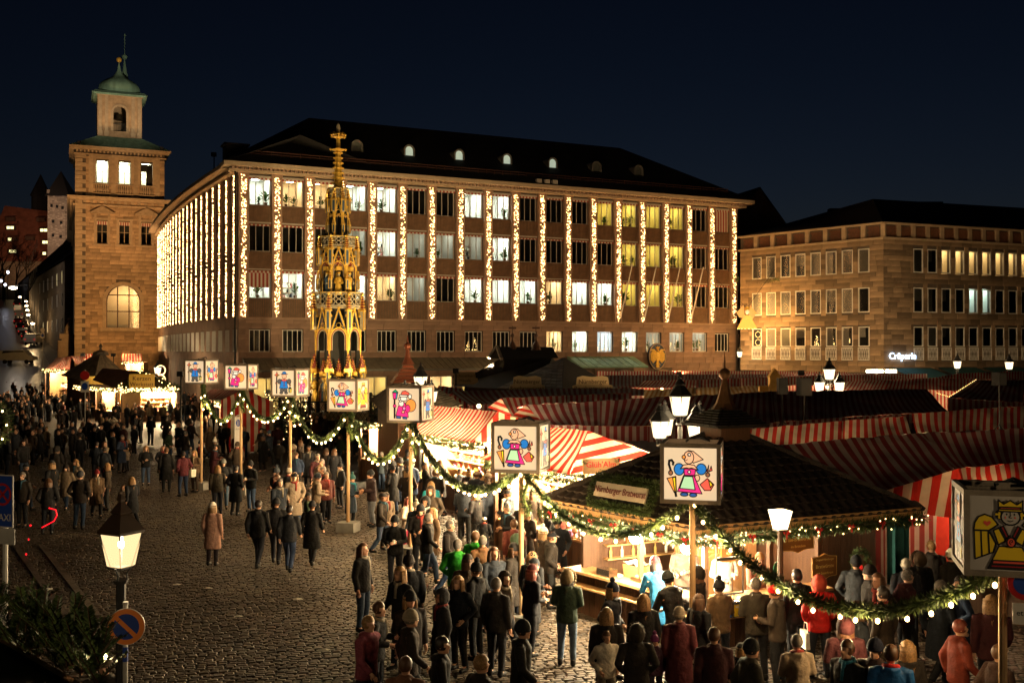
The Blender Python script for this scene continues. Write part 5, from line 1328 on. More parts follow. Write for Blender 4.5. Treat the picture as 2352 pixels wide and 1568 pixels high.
# two added lanterns out of view beside the viewpoint, lighting signs and cobbles
for x_, y_, w_, lab in ((-7.5, 2.5, 330, 'added lantern beside the viewpoint, towards the taxi sign'), (10.5, 5.5, 330, 'added lantern beside the viewpoint, towards the angel lantern')):
    t = thing('street_lantern', lab, 'street lamp', (x_, y_, 0), .3); lamp_head_parts(t, 4.6, 1.1, w=w_); mb = MB(); mb.lathe([(.14,0),(.14,.4),(.08,.5),(.06,1.2),(.06,4.36),(.09,4.4)], 8); mb.build('post', black_iron, t)
rg = thing('light_ring_ornament', 'stacked rings of fairy lights hanging beside a street lantern', 'decoration', at(369, 850, 94.5))
for j in range(3):
    mb = MB()
    for k in range(26): a = 2*PI*k/26; mb.octa((.42*math.cos(a), 0, -.85*j+.42*math.sin(a)), .05)
    kind(mb.build('ring', fairy, rg), 'stuff')

# garlands
def needles(mb, pts, rad, dens, r, size=.1):
    """a bushy rope of fir sprays along a path"""
    pts = [Vector(p) for p in pts]
    for a, b in zip(pts[:-1], pts[1:]):
        d = b-a; L_ = d.length; d = d.normalized(); u = d.cross(Vector((0,0,1))); u = u.normalized() if u.length > .01 else Vector((1,0,0)); w = d.cross(u)
        for k in range(max(1, int(L_*dens*1.9))):
            t = r.random(); ph = r.uniform(0, 2*PI); o = a + d*L_*t; n = u*math.cos(ph) + w*math.sin(ph)
            q = (n + d*r.uniform(-.9,.9)*.8 + Vector((0,0,-.15))).normalized(); ln = rad*r.uniform(.7,1.35); s = q.cross(n + Vector((.1,.2,.3))).normalized()*size*r.uniform(.06,.13)
            o2 = o + n*rad*.15; mb.mi = 0 if r.random() < .6 else 1
            mb.poly([o2-s*.5, o2+q*ln*.55-s, o2+q*ln, o2+q*ln*.55+s])
def catenary(a, b, low_py, n=24):
    a, b = Vector(a), Vector(b); m = (a+b)/2
    zl = at(1176, low_py, m.y).z; pts = []
    sag = (a.z+b.z)/2 - zl; sag = max(.15, sag)
    # parabola whose lowest point reaches zl
    h = b.z - a.z
    c = sag; 
    for i in range(n+1):
        t = i/n; p = a.lerp(b, t); p.z -= 4*c*t*(1-t); pts.append(p)
    return pts
BULB = MB(); BULB.ball((0,0,-.05), .033, 8, 5, (1,1,1.2)); BULBM = BULB.mesh('bulb'); BULBM.materials.append(bulb_warm)
def garland(label, pts, rad=.095, spacing=.36, dens=330, bulbs=True, r=rng, group='garlands between the lantern poles', power=9):
    t = thing('fir_garland', label, 'garland', pts[0], 0, group); o = Vector(pts[0])
    loc = [p-o for p in pts]; mb = MB(); mb.mi = 1; mb.tube(loc, .035, 5, False); needles(mb, loc, rad, dens, r); mb.build('foliage', [fir, fir2], t)
    if bulbs:
        acc = 0; last = loc[0]; nb = 0
        for p, q in zip(loc[:-1], loc[1:]):
            acc += (q-p).length
            if acc >= spacing:
                acc = 0; ob('bulb', BULBM, None, t, loc=q + Vector((r.uniform(-.05,.05), -.06, -rad*.75))); nb += 1
                if power and nb % 4 == 2: lamp('bulb_light', t, q + Vector((0, -.2, -rad*.75-.16)), power, (1,.66,.3), .05)
    return t
sw = [(0,1,966,'farthest swag of fir and bulbs between two lantern poles'), (1,2,962,'second farthest swag with bulbs before the striped stall'), (2,3,1008,'swag hanging before the fountain railing'), (3,4,1055,'swag of bulbs between the fountain lantern and the sack bearer lantern'), (4,5,1112,'swag crossing the bright sweet stall'), (5,6,1222,'swag along the front edge of the sausage hut roof')]
for a, b, low, lab in sw:
    A_, B_ = LAN[a] + Vector((0,0,.0)), LAN[b]
    g_ = garland(lab, catenary(A_, B_, low, 40), power=44 if a > 2 else 26)
A_ = LAN[6]; B_ = LAN[7] + Vector((.1,.1,.0)); garland('long swag of bright bulbs sweeping across the sausage hut front', catenary(A_, B_, 1385, 60), .12, .33, 380, power=22)
for k in range(6):      # tails hanging from the lantern poles
    p = LAN[k]; pts = [p + Vector((.1+.05*math.sin(i), -.1, -.12*i)) for i in range(9)]
    garland(f'short fir tail hanging under the {ORD[k]} picture lantern counted from the far end', pts, .1, .4, 260, k % 2 == 0, group='fir tails under lanterns', power=0)

# ================================================================ striped tents
def tent(label, panels, m=None, walls=(), group='striped market tents', posts=()):
    """panels: four corners ridge a, ridge b, eave b, eave a in world space"""
    o = Vector(panels[0][0]); t = thing('market_tent', label, 'market stall', (o.x, o.y, 0), 0, group); O = Vector((o.x, o.y, 0))
    for pi, P in enumerate(panels):
        a, b, c, d = [Vector(q)-O for q in P[:4]]; nu, nv = 30, 9; r = random.Random(int(abs(o.x)*100)+pi); mb = MB(); ph = r.uniform(0, 6)
        u0, u1 = 0, ((b-a).length + (c-d).length)/2; V_ = [(a-d).length, (b-c).length]
        n = (b-a).cross(d-a).normalized()
        if n.z < 0: n = -n
        pts = []
        for j in range(nv+1):
            row = []
            for i in range(nu+1):
                s, q = i/nu, j/nv; p = a.lerp(b, s).lerp(d.lerp(c, s), q)
                amp = min(.1, .05*V_[0])
                p = p - n*(amp*4*q*(1-q)*(.5+.5*abs(math.sin(s*PI*max(2, round(u1/2.6))))) ) + n*.025*math.sin(s*u1*1.7+ph+q*2)*math.sin(q*PI) + n*.09*noise.noise(Vector((s*u1*.8+ph, q*1.4, ph)))*min(1, 6*q*(1.05-q)) + n*.04*noise.noise(Vector((s*u1*2.6, q*2.2, ph)))
                row.append(p)
            pts.append(row)
        n0 = len(mb.v)
        for row in pts: mb.v += [tuple(p) for p in row]
        mb.smooth = True
        horiz = len(P) > 4 and P[4] == 'h'
        for j in range(nv):
            for i in range(nu):
                q = n0+j*(nu+1)+i; ids = (q, q+1, q+nu+2, q+nu+1)
                uv = [(i/nu*u1, j/nv), ((i+1)/nu*u1, j/nv), ((i+1)/nu*u1, (j+1)/nv), (i/nu*u1, (j+1)/nv)]
                if horiz: uv = [(v*V_[0], u) for u, v in uv]
                mb.face(ids, uv)
        mm = (P[5] if len(P) > 5 else None) or m or cloth_fine
        p_ = mb.build('roof_cloth', mm, t)
    for W in walls:
        a, b, zb = Vector(W[0])-O, Vector(W[1])-O, W[2]; mb = MB(); nu = 16; L_ = (b-a).length; r = random.Random(5)
        top = [a.lerp(b, i/nu) for i in range(nu+1)]
        fold = [Vector((0, .05*math.sin(i*1.9), 0)) for i in range(nu+1)]
        bot = [Vector((p.x, p.y, zb)) + fold[i] for i, p in enumerate(top)]
        n0 = len(mb.v); mb.v += [tuple(p) for p in top] + [tuple(p) for p in bot]; mb.smooth = True
        for i in range(nu): mb.face((n0+i, n0+i+1, n0+nu+2+i, n0+nu+1+i), [(i/nu*L_,1),((i+1)/nu*L_,1),((i+1)/nu*L_,0),(i/nu*L_,0)])
        mb.build('side_cloth', (W[3] if len(W) > 3 else None) or m or cloth_fine, t)
    for p in posts:
        q = Vector(p)-O; mb = MB(); mb.bx(q.x-.05, q.x+.05, q.y-.05, q.y+.05, 0, q.z); mb.build('post', brown_wood, t)
    return t
D_ = Vector((.9033,.429,0))
def rowy(px, px0, y0):
    """depth of a line through (px0, y0) that runs along the market's long direction"""
    t0, t1 = (px0-1176)/FPX, (px-1176)/FPX; s = (t1-t0)*y0/(.9033-.429*t1); return y0 + .429*s
def rp(px, py, px0, y0): return at(px, py, rowy(px, px0, y0))
def long_tent(label, ridge, eave, drop=0.0, hr=None, m=None, gable=None, extra=(), wallz=0.0):
    """ridge, eave: lists of (px,py) left to right plus (px0, depth) anchor"""
    (rpts, ra), (epts, ea) = ridge, eave; P = []
    R_ = [rp(x, y, *ra) for x, y in rpts]; E_ = [rp(x, y, *ea) for x, y in epts]
    walls = []
    for i in range(len(R_)-1):
        P.append((R_[i], R_[i+1], E_[i+1], E_[i]))
        back = [Vector((r_.x+(r_.x-e.x)*.5, r_.y+(r_.y-e.y)*.5, r_.z+(e.z-r_.z)*.5)) for r_, e in ((R_[i], E_[i]), (R_[i+1], E_[i+1]))]
        P.append((R_[i], R_[i+1], back[1], back[0]))
        walls.append((E_[i], E_[i+1], max(wallz, E_[i].z-(.55 if drop else 2.4))))
        if drop: walls.append((E_[i]+Vector((0,.35,-.4)), E_[i+1]+Vector((0,.35,-.4)), 0, mat('tarpaulin', (.03,.035,.045), .6)))
    P += list(extra)
    if gable: P.append(gable(R_, E_))
    return tent(label, P, m, walls), R_, E_
FINE = cloth_fine
# far rows, from the back
long_tent('farthest red striped roof along the town hall foot', ([(1372,852),(1730,852),(1960,854)], (1372, 82)), ([(1372,874),(1730,870),(1960,872)], (1372, 79)))
long_tent('dark striped roof behind the spire of the sausage hut', ([(1378,862),(1488,861),(1872,858),(2060,858)], (1378, 74.5)), ([(1378,890),(1488,884),(1872,878),(2060,878)], (1378, 71.5)), m=cloth_shaded)
long_tent('long red striped roof before the cafe floodlights', ([(1700,868),(1894,862),(2130,858)], (1700, 68)), ([(1700,886),(1894,884),(2130,880)], (1700, 65)))
long_tent('far striped roof below the teal awnings', ([(2130,870),(2200,858),(2352,852),(2460,852)], (2130, 66)), ([(2130,890),(2200,880),(2352,876),(2460,876)], (2130, 63)))
long_tent('red striped roof with a pointed hip end in the far rows', ([(1479,874),(1604,872),(1714,868)], (1479, 66)), ([(1450,889),(1604,892),(1714,890)], (1479, 63)))
long_tent('cream and yellow striped roof with a toy house on it', ([(1470,896),(1600,891),(1771,884)], (1470, 56)), ([(1450,922),(1600,912),(1788,899)], (1470, 53.5)), m=stripes('cream_awning', (.45,.25,.09), (.62,.52,.34), .3, .5, .35))
long_tent('dark purple striped roof in front of the two dark huts', ([(1033,898),(1282,892),(1479,892)], (1033, 51)), ([(1075,930),(1290,915),(1479,908)], (1033, 48)), m=cloth_shaded)
long_tent('orange brown striped roof with a lit gable end', ([(1151,914),(1300,908),(1450,902)], (1151, 43.5)), ([(1176,956),(1300,938),(1450,925)], (1151, 41)), gable=lambda R_, E_: (R_[0], R_[0], E_[0], at(1120, 935, 43.5), 'h', cloth_red))
long_tent('small pale striped roof by the street lantern cluster', ([(1008,885),(1064,893)], (1008, 53)), ([(1000,902),(1070,912)], (1008, 50.5)))
long_tent('far right striped roof with floodlit upper slope', ([(1927,877),(2128,868),(2352,872)], (1927, 55)), ([(1900,905),(2128,895),(2352,905)], (1927, 52)))
long_tent('striped roof edged with a string of fairy lights', ([(2239,874),(2352,872),(2480,872)], (2239, 43)), ([(2178,914),(2352,925),(2480,930)], (2239, 40.5)), m=cloth_shaded)
# the broad dark tent in mid picture
long_tent('broad dark striped roof with hanging valance in mid picture', ([(1207,929),(1378,921),(1536,910),(1664,905),(1773,899),(1895,897),(2128,893)], (1207, 37.5)), ([(1251,975),(1378,978),(1488,978),(1640,975),(1780,970),(1895,961),(2180,944)], (1251, 34.2)), drop=.55, gable=lambda R_, E_: (R_[0], R_[0], E_[0], at(1174, 957, 37.0), 'h', cloth_red), m=cloth_shaded)
# right hand rows
long_tent('bright red striped roof behind the sausage hut, upper right', ([(1703,987),(1937,966),(2080,956)], (1703, 31.5)), ([(1690,1062),(1937,1032),(2100,1010)], (1703, 29.3)), m=cloth_red)
long_tent('bright red striped roof at the right picture edge', ([(2095,950),(2200,942),(2352,932),(2470,926)], (2095, 34.5)), ([(2110,1010),(2200,1003),(2352,993),(2470,990)], (2095, 32.3)), m=cloth_red)
long_tent('dark striped roof in front of the bright right hand rows', ([(1750,1025),(1937,1008),(2116,994),(2352,983),(2470,978)], (1750, 25.6)), ([(1900,1165),(2028,1128),(2201,1085),(2352,1070),(2470,1064)], (2028, 23.6)), m=cloth_shaded)
# gabled tent at the right edge with its front cloth
pk = at(2201, 1076, 22.6); lo = at(2020, 1130, 22.9); rr_ = at(2410, 1055, 24.6); lo2 = at(2108, 1185, 21.6); el_ = at(2240, 1185, 21.2); er_ = at(2420, 1165, 22.6)
bb2 = tent('gabled striped stall with red painted inside at the right edge', [(pk, rr_, er_, el_), (pk, rr_, at(2230,1100,26.5), at(2040,1128,24.4))], cloth_red)
O_ = bb2.location
fr = MB(); nseg = 16; L_ = (el_-lo).length
top = [(lo.lerp(pk, i/10) if i <= 10 else pk.lerp(el_, (i-10)/6)) for i in range(nseg+1)]; botl = [lo.lerp(el_, (i/10*.75 if i <= 10 else .75+(i-10)/6*.25)) for i in range(nseg+1)]
for i in range(nseg+1): botl[i] = Vector((botl[i].x, botl[i].y + .04*math.sin(i*2), 2.35))
for i in range(nseg): 
    u = [Vector((p.x-lo.x, p.y-lo.y, 0)).length for p in (top[i], top[i+1], botl[i+1], botl[i])]
    fr.poly([p-O_ for p in (top[i], top[i+1], botl[i+1], botl[i])], [(q, 0) for q in u])
fr.build('gable_cloth', stripes('wide_striped_awning', (.45,.03,.02), (.62,.52,.38), .4, .5, .3), bb2)
red_paint = mat('red_paint', (.4,.03,.02), .5, .2, 3)
b0, b1 = Vector((lo.x+1.0, lo.y+.3, 0))-O_, Vector((el_.x+1.6, el_.y+.9, 0))-O_
mb = MB(); dv = (b1-b0); dn = Vector((-dv.y, dv.x, 0)).normalized(); 
mb.box(((b0+b1)/2 + dn*1.4 + Vector((0,0,1.3))), (dv.length, .06, 2.5), math.atan2(dv.y, dv.x)); mb.build('back_wall', red_paint, bb2)
mb = MB(); mb.box(((b0+b1)/2 + Vector((0,0,.5))), (dv.length, .5, 1.0), math.atan2(dv.y, dv.x)); mb.build('counter', brown_wood, bb2)
mb = MB(); q = b0 + dv*.3; mb.box((q.x, q.y, 1.9), (.1, .1, 1.2)); mb.box((q.x+.35, q.y+.05, 1.55), (.5, .03, .8), math.atan2(dv.y, dv.x)); mb.build('menu_board', mat('menu_board', (.12,.05,.03), .6), bb2)
for k in range(2):
    mb = MB(); q = b0 + dv*(.55+.2*k); mb.lathe([(.16,0),(.17,.34),(.18,.36),(.06,.42),(.02,.46)], 14, (q.x, q.y, 1.0)); p_ = mb.build('wine_urn', mat('polished_steel', (.6,.55,.5), .22, 0, metal=1), None); p_.location = O_; tag(p_, f"{['left','right'][k]} polished steel urn on the red stall counter", 'urn', 'steel urns')
lamp('stall_light', bb2, (b0+b1)/2 + dn*.5 + Vector((0,-.2,2.2)), 60, (1,.6,.28), .1)
sg = thing('mulled_wine_sign', 'red sign with pale lettering under the striped gable', 'sign', at(2187, 1160, 21.7), .2)
mb = MB(); mb.bx(-.02, .75, -.01, .01, -.22, .16); mb.build('board', red_paint, sg); text('Glühwein', .16, mat('cream_letter', (.7,.6,.4), .7), sg, (.36, -.014, -.12), depth=.003)

# stalls with lit fronts along the lane
def wares(parent, a, b, z, n, r, spread=.5, group='goods on the stall', kinds='mixed', cat='goods'):
    """a row of small goods standing along a counter between two points"""
    a, b = Vector(a), Vector(b); d = (b-a).normalized(); nn = Vector((-d.y, d.x, 0))
    cols = [(.5,.05,.03),(.6,.3,.05),(.55,.45,.25),(.1,.25,.1),(.35,.15,.3),(.6,.55,.45),(.2,.08,.03)]
    for k in range(n):
        p = a.lerp(b, (k+.5)/n) + nn*r.uniform(0, spread); ci = r.randrange(len(cols)); m = mat('ware_%d' % ci, cols[ci], .5, .2, 8); mb = MB(); s = r.uniform(.8, 1.3); kd = r.randrange(4)
        if kd == 0: mb.lathe([(.05*s,0),(.07*s,.1*s),(.03*s,.2*s),(.04*s,.26*s),(.01,.28*s)], 8)
        elif kd == 1: mb.box((0,0,.08*s), (.2*s,.14*s,.16*s)); mb.box((0,0,.165*s), (.21*s,.03,.012)); mb.box((0,0,.165*s), (.03,.15*s,.012))
        elif kd == 2: mb.lathe([(.09*s,0),(.1*s,.03),(.03,.1*s),(.08*s,.17*s),(.03,.3*s)], 8)
        else:
            pts = [(.13*s*(1 if i % 2 == 0 else .45)*math.sin(i*PI/5), .14*s+.13*s*(1 if i % 2 == 0 else .45)*math.cos(i*PI/5)) for i in range(10)]; mb.extrude(pts, -.02, .02)
        o = mb.build(('candle_stick','gift_box','ornament','paper_star')[kd], m, parent, loc=(p.x, p.y, z), rot=r.uniform(0, 3))
def lit_stall(label, A_, B_, zroof, depth_dir, m_roof, counter_h=.95, nlamp=3, watts=60, wn=14, name='lane_stall', sign=None, light_len=.55):
    """counter between two ground points facing the lane, shelves behind, tube lamps under the eave"""
    A_, B_ = Vector((A_[0], A_[1], 0)), Vector((B_[0], B_[1], 0)); d = B_-A_; L_ = d.length; rz = math.atan2(d.y, d.x)
    t = thing(name, label, 'market stall', A_, rz, 'stalls with lit counters')
    mb = MB(); mb.bx(0, L_, 0, .6, counter_h-.05, counter_h); mb.build('counter_top', light_wood, t)
    npl = max(4, int(L_/.28))
    for k in range(npl): mb = MB(); mb.bx(L_*k/npl+.006, L_*(k+1)/npl-.006, .04, .08, .05, counter_h-.05); mb.build('plank', brown_wood, t)
    mb = MB(); mb.bx(0, L_, 1.9, 1.96, 0, zroof); mb.bx(-.02, .03, .5, 1.9, 0, zroof); mb.bx(L_-.03, L_+.02, .5, 1.9, 0, zroof); mb.build('back_wall', mat('pale_boards', (.4,.26,.13), .7, .2, 3, piece=.2), t)
    for k in range(3): mb = MB(); z = counter_h+.25+.35*k; mb.bx(.1, L_-.1, 1.45, 1.88, z, z+.03); mb.build('shelf', light_wood, t)
    r = random.Random(int(L_*100))
    wares(t, (.1,.1,0), (L_-.1,.1,0), counter_h, wn, r, .4)
    for k in range(3): wares(t, (.15,1.55,0), (L_-.15,1.55,0), counter_h+.28+.35*k, max(5, wn//2), r, .2)
    for k in range(nlamp):
        x = L_*(k+.5)/nlamp; mb = MB(); mb.bx(x-light_len/2, x+light_len/2, .75, .82, zroof-.22, zroof-.17); mb.build('tube_lamp', emit('stall_tube', (1,.78,.42), 30), t)
        lamp('stall_light', t, (x, .8, zroof-.32), watts, (1,.72,.38), .08)
    for x in (0, L_): mb = MB(); mb.bx(x-.05, x+.05, -.05, .05, 0, zroof); mb.build('post', brown_wood, t)
    # fir rope with fairy lights along the eave
    mb = MB(); needles(mb, [(-.2, -.25, zroof+.02), (L_*.5, -.25, zroof-.06), (L_+.2, -.25, zroof+.02)], .17, 240, r, .12); mb.build('eave_fir', [fir, fir2], t)
    mb = MB()
    for k in range(int(L_*11)): mb.octa((r.uniform(-.2, L_+.2), -.36+r.uniform(-.08,.06), zroof+r.uniform(-.2,.14)), .028 if A_.y < 60 else .05)
    kind(mb.build('fairy_lights', fairy, t), 'stuff')
    return t
# stall A (sweets) and stall B (mulled wine hut) on the lane, roofs as seen
A1 = hp(1085,1016,2.7); A2 = hp(919,989,2.7); Ap = hp(1143,945,3.75); Aq = hp(987,931,3.75); Ar = at(1222, 970, 35.6); Ar2 = at(1060, 945, 41)
sa = tent('fine striped stall roof with bright wide striped gable above the sweets', [(Aq, Ap, A1, A2), (Ap, Aq, Ar2, Ar)], cloth_fine)
mb = MB(); O_ = sa.location; gl = Vector((Ar.x, Ar.y, 2.7)); u = lambda p: ((Vector((p.x,p.y,0))-Vector((A1.x,A1.y,0))).length, p.z)
mb.poly([p-O_ for p in (A1, Ap, Ar, gl)], [u(p) for p in (A1, Ap, Ar, gl)]); mb.build('gable_cloth', MATS['wide_striped_awning'], sa)
fa, fb = A2 + Vector((.45,.15,0)), A1 + Vector((.45,.15,0))
lit_stall('dazzling sweet stall under fir rope between two lanterns', fa, fb, 2.55, 0, None, nlamp=5, watts=560, wn=26)
B1 = hp(1309,1090,2.7); B2 = hp(1099,1052,2.7); Bp = hp(1352,989,3.75); Bq = hp(1251,980,3.75); Br = at(1500, 1044, 27.5); Bm = at(1395,1092,25.8)
sb = tent('red striped tent with hipped end behind the wooden mulled wine sign', [(Bq, Bp, B1, B2), (Bp, Bp, Br, B1, 'h', MATS['wide_striped_awning']), (Bp, Bq, at(1420,1010,32), Br)], cloth_red)
fa, fb = B2 + Vector((.5,.2,0)), B1 + Vector((.5,.2,0))
lit_stall('bright sweet and mug stall below the red striped tent', fa, fb, 2.55, 0, None, nlamp=5, watts=520, wn=22)
gs = thing('wooden_sign', 'pale wooden sign with red lettering on the striped tent', 'sign', at(1380, 1072, 25.2), .22)
mb = MB(); mb.bx(-.45,.45,-.02,.02,-.16,.2); mb.build('board', light_wood, gs); text("Glüh'Alm", .2, mat('red_letter', (.6,.03,.03), .6), gs, (0,-.03,.06), depth=.01); text("Tee", .09, mat('green_letter', (.02,.1,.02), .6), gs, (.02,-.03,-.08), depth=.005)
for s in (-1, 1): mb = MB(); needles(mb, [(s*.42,-.05,.1), (s*.4,-.05,.18)], .08, 300, rng, .08); mb.build('holly', [fir, fir2], gs)

# ================================================================ dark huts in mid market
def hip_hut(label, corners, z_eave, apex, m, body_z=0, name='market_hut', rows=0, tile_m=None, sign=None):
    """corners: four plan points; apex: two or one ridge points"""
    O = Vector((corners[0].x, corners[0].y, 0)); t = thing(name, label, 'market stall', O, 0, 'wooden market huts')
    C = [Vector((c.x, c.y, z_eave if c.z == 0 else c.z)) - O for c in corners]; A = [Vector(a)-O for a in apex]
    if len(A) == 1: faces = [[C[i], C[(i+1) % 4], A[0]] for i in range(4)]
    else: faces = [[C[0], C[1], A[1], A[0]], [C[1], C[2], A[1]], [C[2], C[3], A[0], A[1]], [C[3], C[0], A[0]]]
    mb = MB()
    for f in faces: mb.poly(f)
    rf_ = mb.build('roof', m, t)
    ce = sum(C, Vector())/4; mb = MB(); W_ = [ce + (c-ce)*.82 for c in C]
    for i in range(4):
        a, b_ = W_[i], W_[(i+1) % 4]; mb.poly([Vector((a.x,a.y,0)), Vector((b_.x,b_.y,0)), b_-Vector((0,0,.05)), a-Vector((0,0,.05))])
    mb.build('wall', brown_wood, t)
    if rows:
        for f in faces[:2] + faces[-1:]:
            a, b_ = f[0], f[1]; top = f[2:] if len(f) == 4 else [f[2], f[2]]
            mb = MB()
            for k in range(rows):
                q = k/rows; l_, r_ = a.lerp(top[-1], q), b_.lerp(top[0], q); l2, r2 = a.lerp(top[-1], q+1.15/rows), b_.lerp(top[0], q+1.15/rows)
                n = (b_-a).cross(top[-1]-a).normalized(); n = n if n.z > 0 else -n
                w = (r_-l_).length; ns = max(1, int(w/.32))
                for i in range(ns):
                    e = n*(.035 + rng.uniform(0,.015)); s0, s1 = (i+.04)/ns, (i+.96)/ns
                    mb.tint = rng.random()+.001
                    mb.poly([l_.lerp(r_, s0)+e, l_.lerp(r_, s1)+e, l2.lerp(r2, s1)+n*.01, l2.lerp(r2, s0)+n*.01])
                    mb.poly([l_.lerp(r_, s0)+e, l_.lerp(r_, s1)+e, l_.lerp(r_, s1)-n*.01, l_.lerp(r_, s0)-n*.01])
            kind(mb.build('shingles', tile_m or m, rf_), 'stuff')
    return t
slate = mat('grey_shingles', (.13,.105,.075), .75, .3, 2, .3, 20, piece=.35)
black_felt = mat('black_roof_felt', (.012,.01,.01), .9, .3, 2, .3, 8)
hip_hut('big black roofed hut with a raised gabled ridge', [at(1040,886,66)*1, at(1240,898,62), at(1330,884,70), at(1120,880,75)], 0, [at(1150,823,69), at(1268,821,70)], black_felt)
g1, g2 = at(1141,796,68.5), at(1269,797,70); 
rt_ = thing('ridge_turret', 'small gabled turret with pale barge boards on the black roofed hut', 'roof turret', (g1.x, g1.y, 0)); O_ = rt_.location
l1, l2, l3, l4 = at(1122,822,68), at(1152,824,67), at(1283,822,69), at(1255,820,72)
mb = MB(); mb.poly([p-O_ for p in (g1, g2, l3, l2)]); mb.poly([p-O_ for p in (g1, g2, l4, l1)]); mb.poly([p-O_ for p in (g1, l1, l2)]); mb.poly([p-O_ for p in (g2, l4, l3)]); mb.build('roof', black_felt, rt_)
mb = MB(); mb.bar(g1-O_, l1-O_, .18); mb.bar(g1-O_, l2-O_, .18); mb.build('barge_board', grey_wood, rt_)
for px in (1177, 1231):
    p = at(px, 800, 69); mb = MB(); q = p-O_; mb.lathe([(.35,-.1),(.22,.25),(.08,.5),(.05,.7),(.14,.8),(.14,.9),(.03,1.0),(.02,1.5)], 8, q); mb.box((q.x,q.y,q.z+1.35), (.5,.03,.12)); mb.build('finial', mat('dark_copper', (.08,.035,.02), .5), rt_)
pyr = hip_hut('shingled pyramid roof hut with two curly signs', [at(1142,892,60), at(1290,900,55), at(1420,892,62), at(1290,880,68)], 0, [at(1296,821,61.5)], black_felt, rows=0)
mb = MB(); O_ = pyr.location
rfp = [c for c in pyr.children if c.name.startswith('roof')][0]
a, b_, tp_ = at(1142,892,60)-O_, at(1290,900,55)-O_, at(1296,821,61.5)-O_; R = 11; n = (b_-a).cross(tp_-a).normalized(); n = n if n.z > 0 else -n
for k in range(R):
    q = k/R; l_, r_ = a.lerp(tp_, q), b_.lerp(tp_, q); l2, r2 = a.lerp(tp_, q+1.1/R), b_.lerp(tp_, q+1.1/R); ns = max(1, int((r_-l_).length/.5))
    for i in range(ns):
        mb = MB(); e = n*.05; s0, s1 = (i+.03)/ns, (i+.97)/ns
        f_ = [l_.lerp(r_, s0)+e, l_.lerp(r_, s1)+e, l2.lerp(r2, s1)+n*.02, l2.lerp(r2, s0)+n*.02]; mb.poly(f_); mb.poly([f_[1], f_[0], f_[0]-n*.06, f_[1]-n*.06]); mb.build('shingle', slate, rfp)
def curly_sign(label, p, rz, w, h, lines, size):
    t = thing('hut_sign', label, 'sign', p, rz, 'curly hut signs'); mb = MB()
    o = [(-.5,-.42),(-.38,-.5),(0,-.46),(.38,-.5),(.5,-.42),(.62,-.3),(.6,-.02),(.5,.02),(.47,.42),(.3,.5),(0,.44),(-.3,.5),(-.47,.42),(-.5,.02),(-.6,-.02),(-.62,-.3)]
    mb.extrude([(x*w, z*h) for x, z in o][::-1], -.03, .03); mb.build('board', mat('cream_sign', (.62,.46,.24), .6, .1, 2), t)
    for k, l in enumerate(lines): text(l, size, mat('brown_letter', (.08,.03,.01), .7), t, (0, -.045, h*(.18-.36*k)), depth=.005)
curly_sign('cream sign on the shingled side of the pyramid hut', at(1211,884,56.5), -.25, 1.6, 1.0, ('Nürnberger','Rostbratwürste'), .3)
curly_sign('cream sign on the black side of the pyramid hut', at(1361,884,56.5), .3, 1.9, 1.0, ('Nürnberger','Rostbratwürste'), .34)
curly_sign('weathered board sign on the slope of the black roofed hut', at(1068,868,64), .1, 1.3, .8, ('Schmankerl','Häusla'), .26)
lt_hut = hip_hut('brown shingle roofed hut beside the fountain with copper cupola', [at(850,918,47), at(905,968,41.5), at(1064,930,44), at(985,895,50)], 0, [at(905,880,46), at(990,882,47)], slate, rows=12)
cu = thing('copper_cupola', 'red copper louvred cupola with ball spire on the brown hut', 'cupola', at(936, 878, 46.5))
mb = MB()
for k in range(5): s = 1.05-.17*k; mb.lathe([(s,.16*k),(s*.82,.16*k+.13)], 4, ph=PI/4+.2)
mb.lathe([(.3,.8),(.14,1.1),(.08,1.5)], 8); mb.ball((0,0,1.62), .17, 8, 6); mb.lathe([(.05,1.75),(.01,2.1)], 6); mb.build('spire', mat('red_copper', (.2,.06,.03), .4, .2, 3, metal=.5), cu)
# bright row of lamps in the stall under the brown hut
lit_stall('stall glowing under the brown shingled hut near the fountain railing', hp(828,968,2.6), hp(985,978,2.6), 2.5, 0, None, nlamp=4, watts=420, wn=10)
# left group of stalls
s1p, s1l, s1r = at(562,893,59), at(508,918,58.5), at(628,923,59.5)
st1 = tent('small red striped stall with gable behind the second lantern', [(s1p, at(486,893,63), at(450,915,62.5), s1l), (s1p, at(486,893,63), at(560,915,64), s1r)], cloth_fine)
mb = MB(); O_ = st1.location; mb.poly([p-O_ for p in (s1l, s1p, s1r)], [(0,0),(1.3,1),(2.7,0)]); z_ = 1.6
for a_, b__ in ((s1l, s1r),): mb.poly([a_-O_, b__-O_, Vector((b__.x,b__.y,.1))-O_, Vector((a_.x,a_.y,.1))-O_], [(0,0),(2.7,0),(2.7,1),(0,1)])
mb.build('gable_cloth', MATS['wide_striped_awning'], st1)
lit_stall('round lit kiosk counter beside the pedestrian zone sign', hp(505,922,2.5), hp(556,930,2.5), 2.4, 0, None, nlamp=2, watts=260, wn=6)
KY = 84.0
kp, kl, kr = at(331,853,KY), at(267,893,KY-1.5), at(414,893,KY+1)
kz = thing('candle_stall', 'gabled candle workshop stall rimmed with fairy lights', 'market stall', (kp.x, kp.y, 0), 0, 'stalls with lit counters'); O_ = Vector((kp.x, kp.y, 0))
rb, eb, eb2 = at(236,845,KY+4), at(212,872,KY+2.5), at(360,860,KY+6)
mb = MB(); mb.poly([p-O_ for p in (kp, rb, eb, kl)]); mb.poly([p-O_ for p in (kp, rb, eb2, kr)]); mb.build('roof', mat('brown_shingle', (.16,.08,.05), .8, .3, 2, .3, 12), kz)
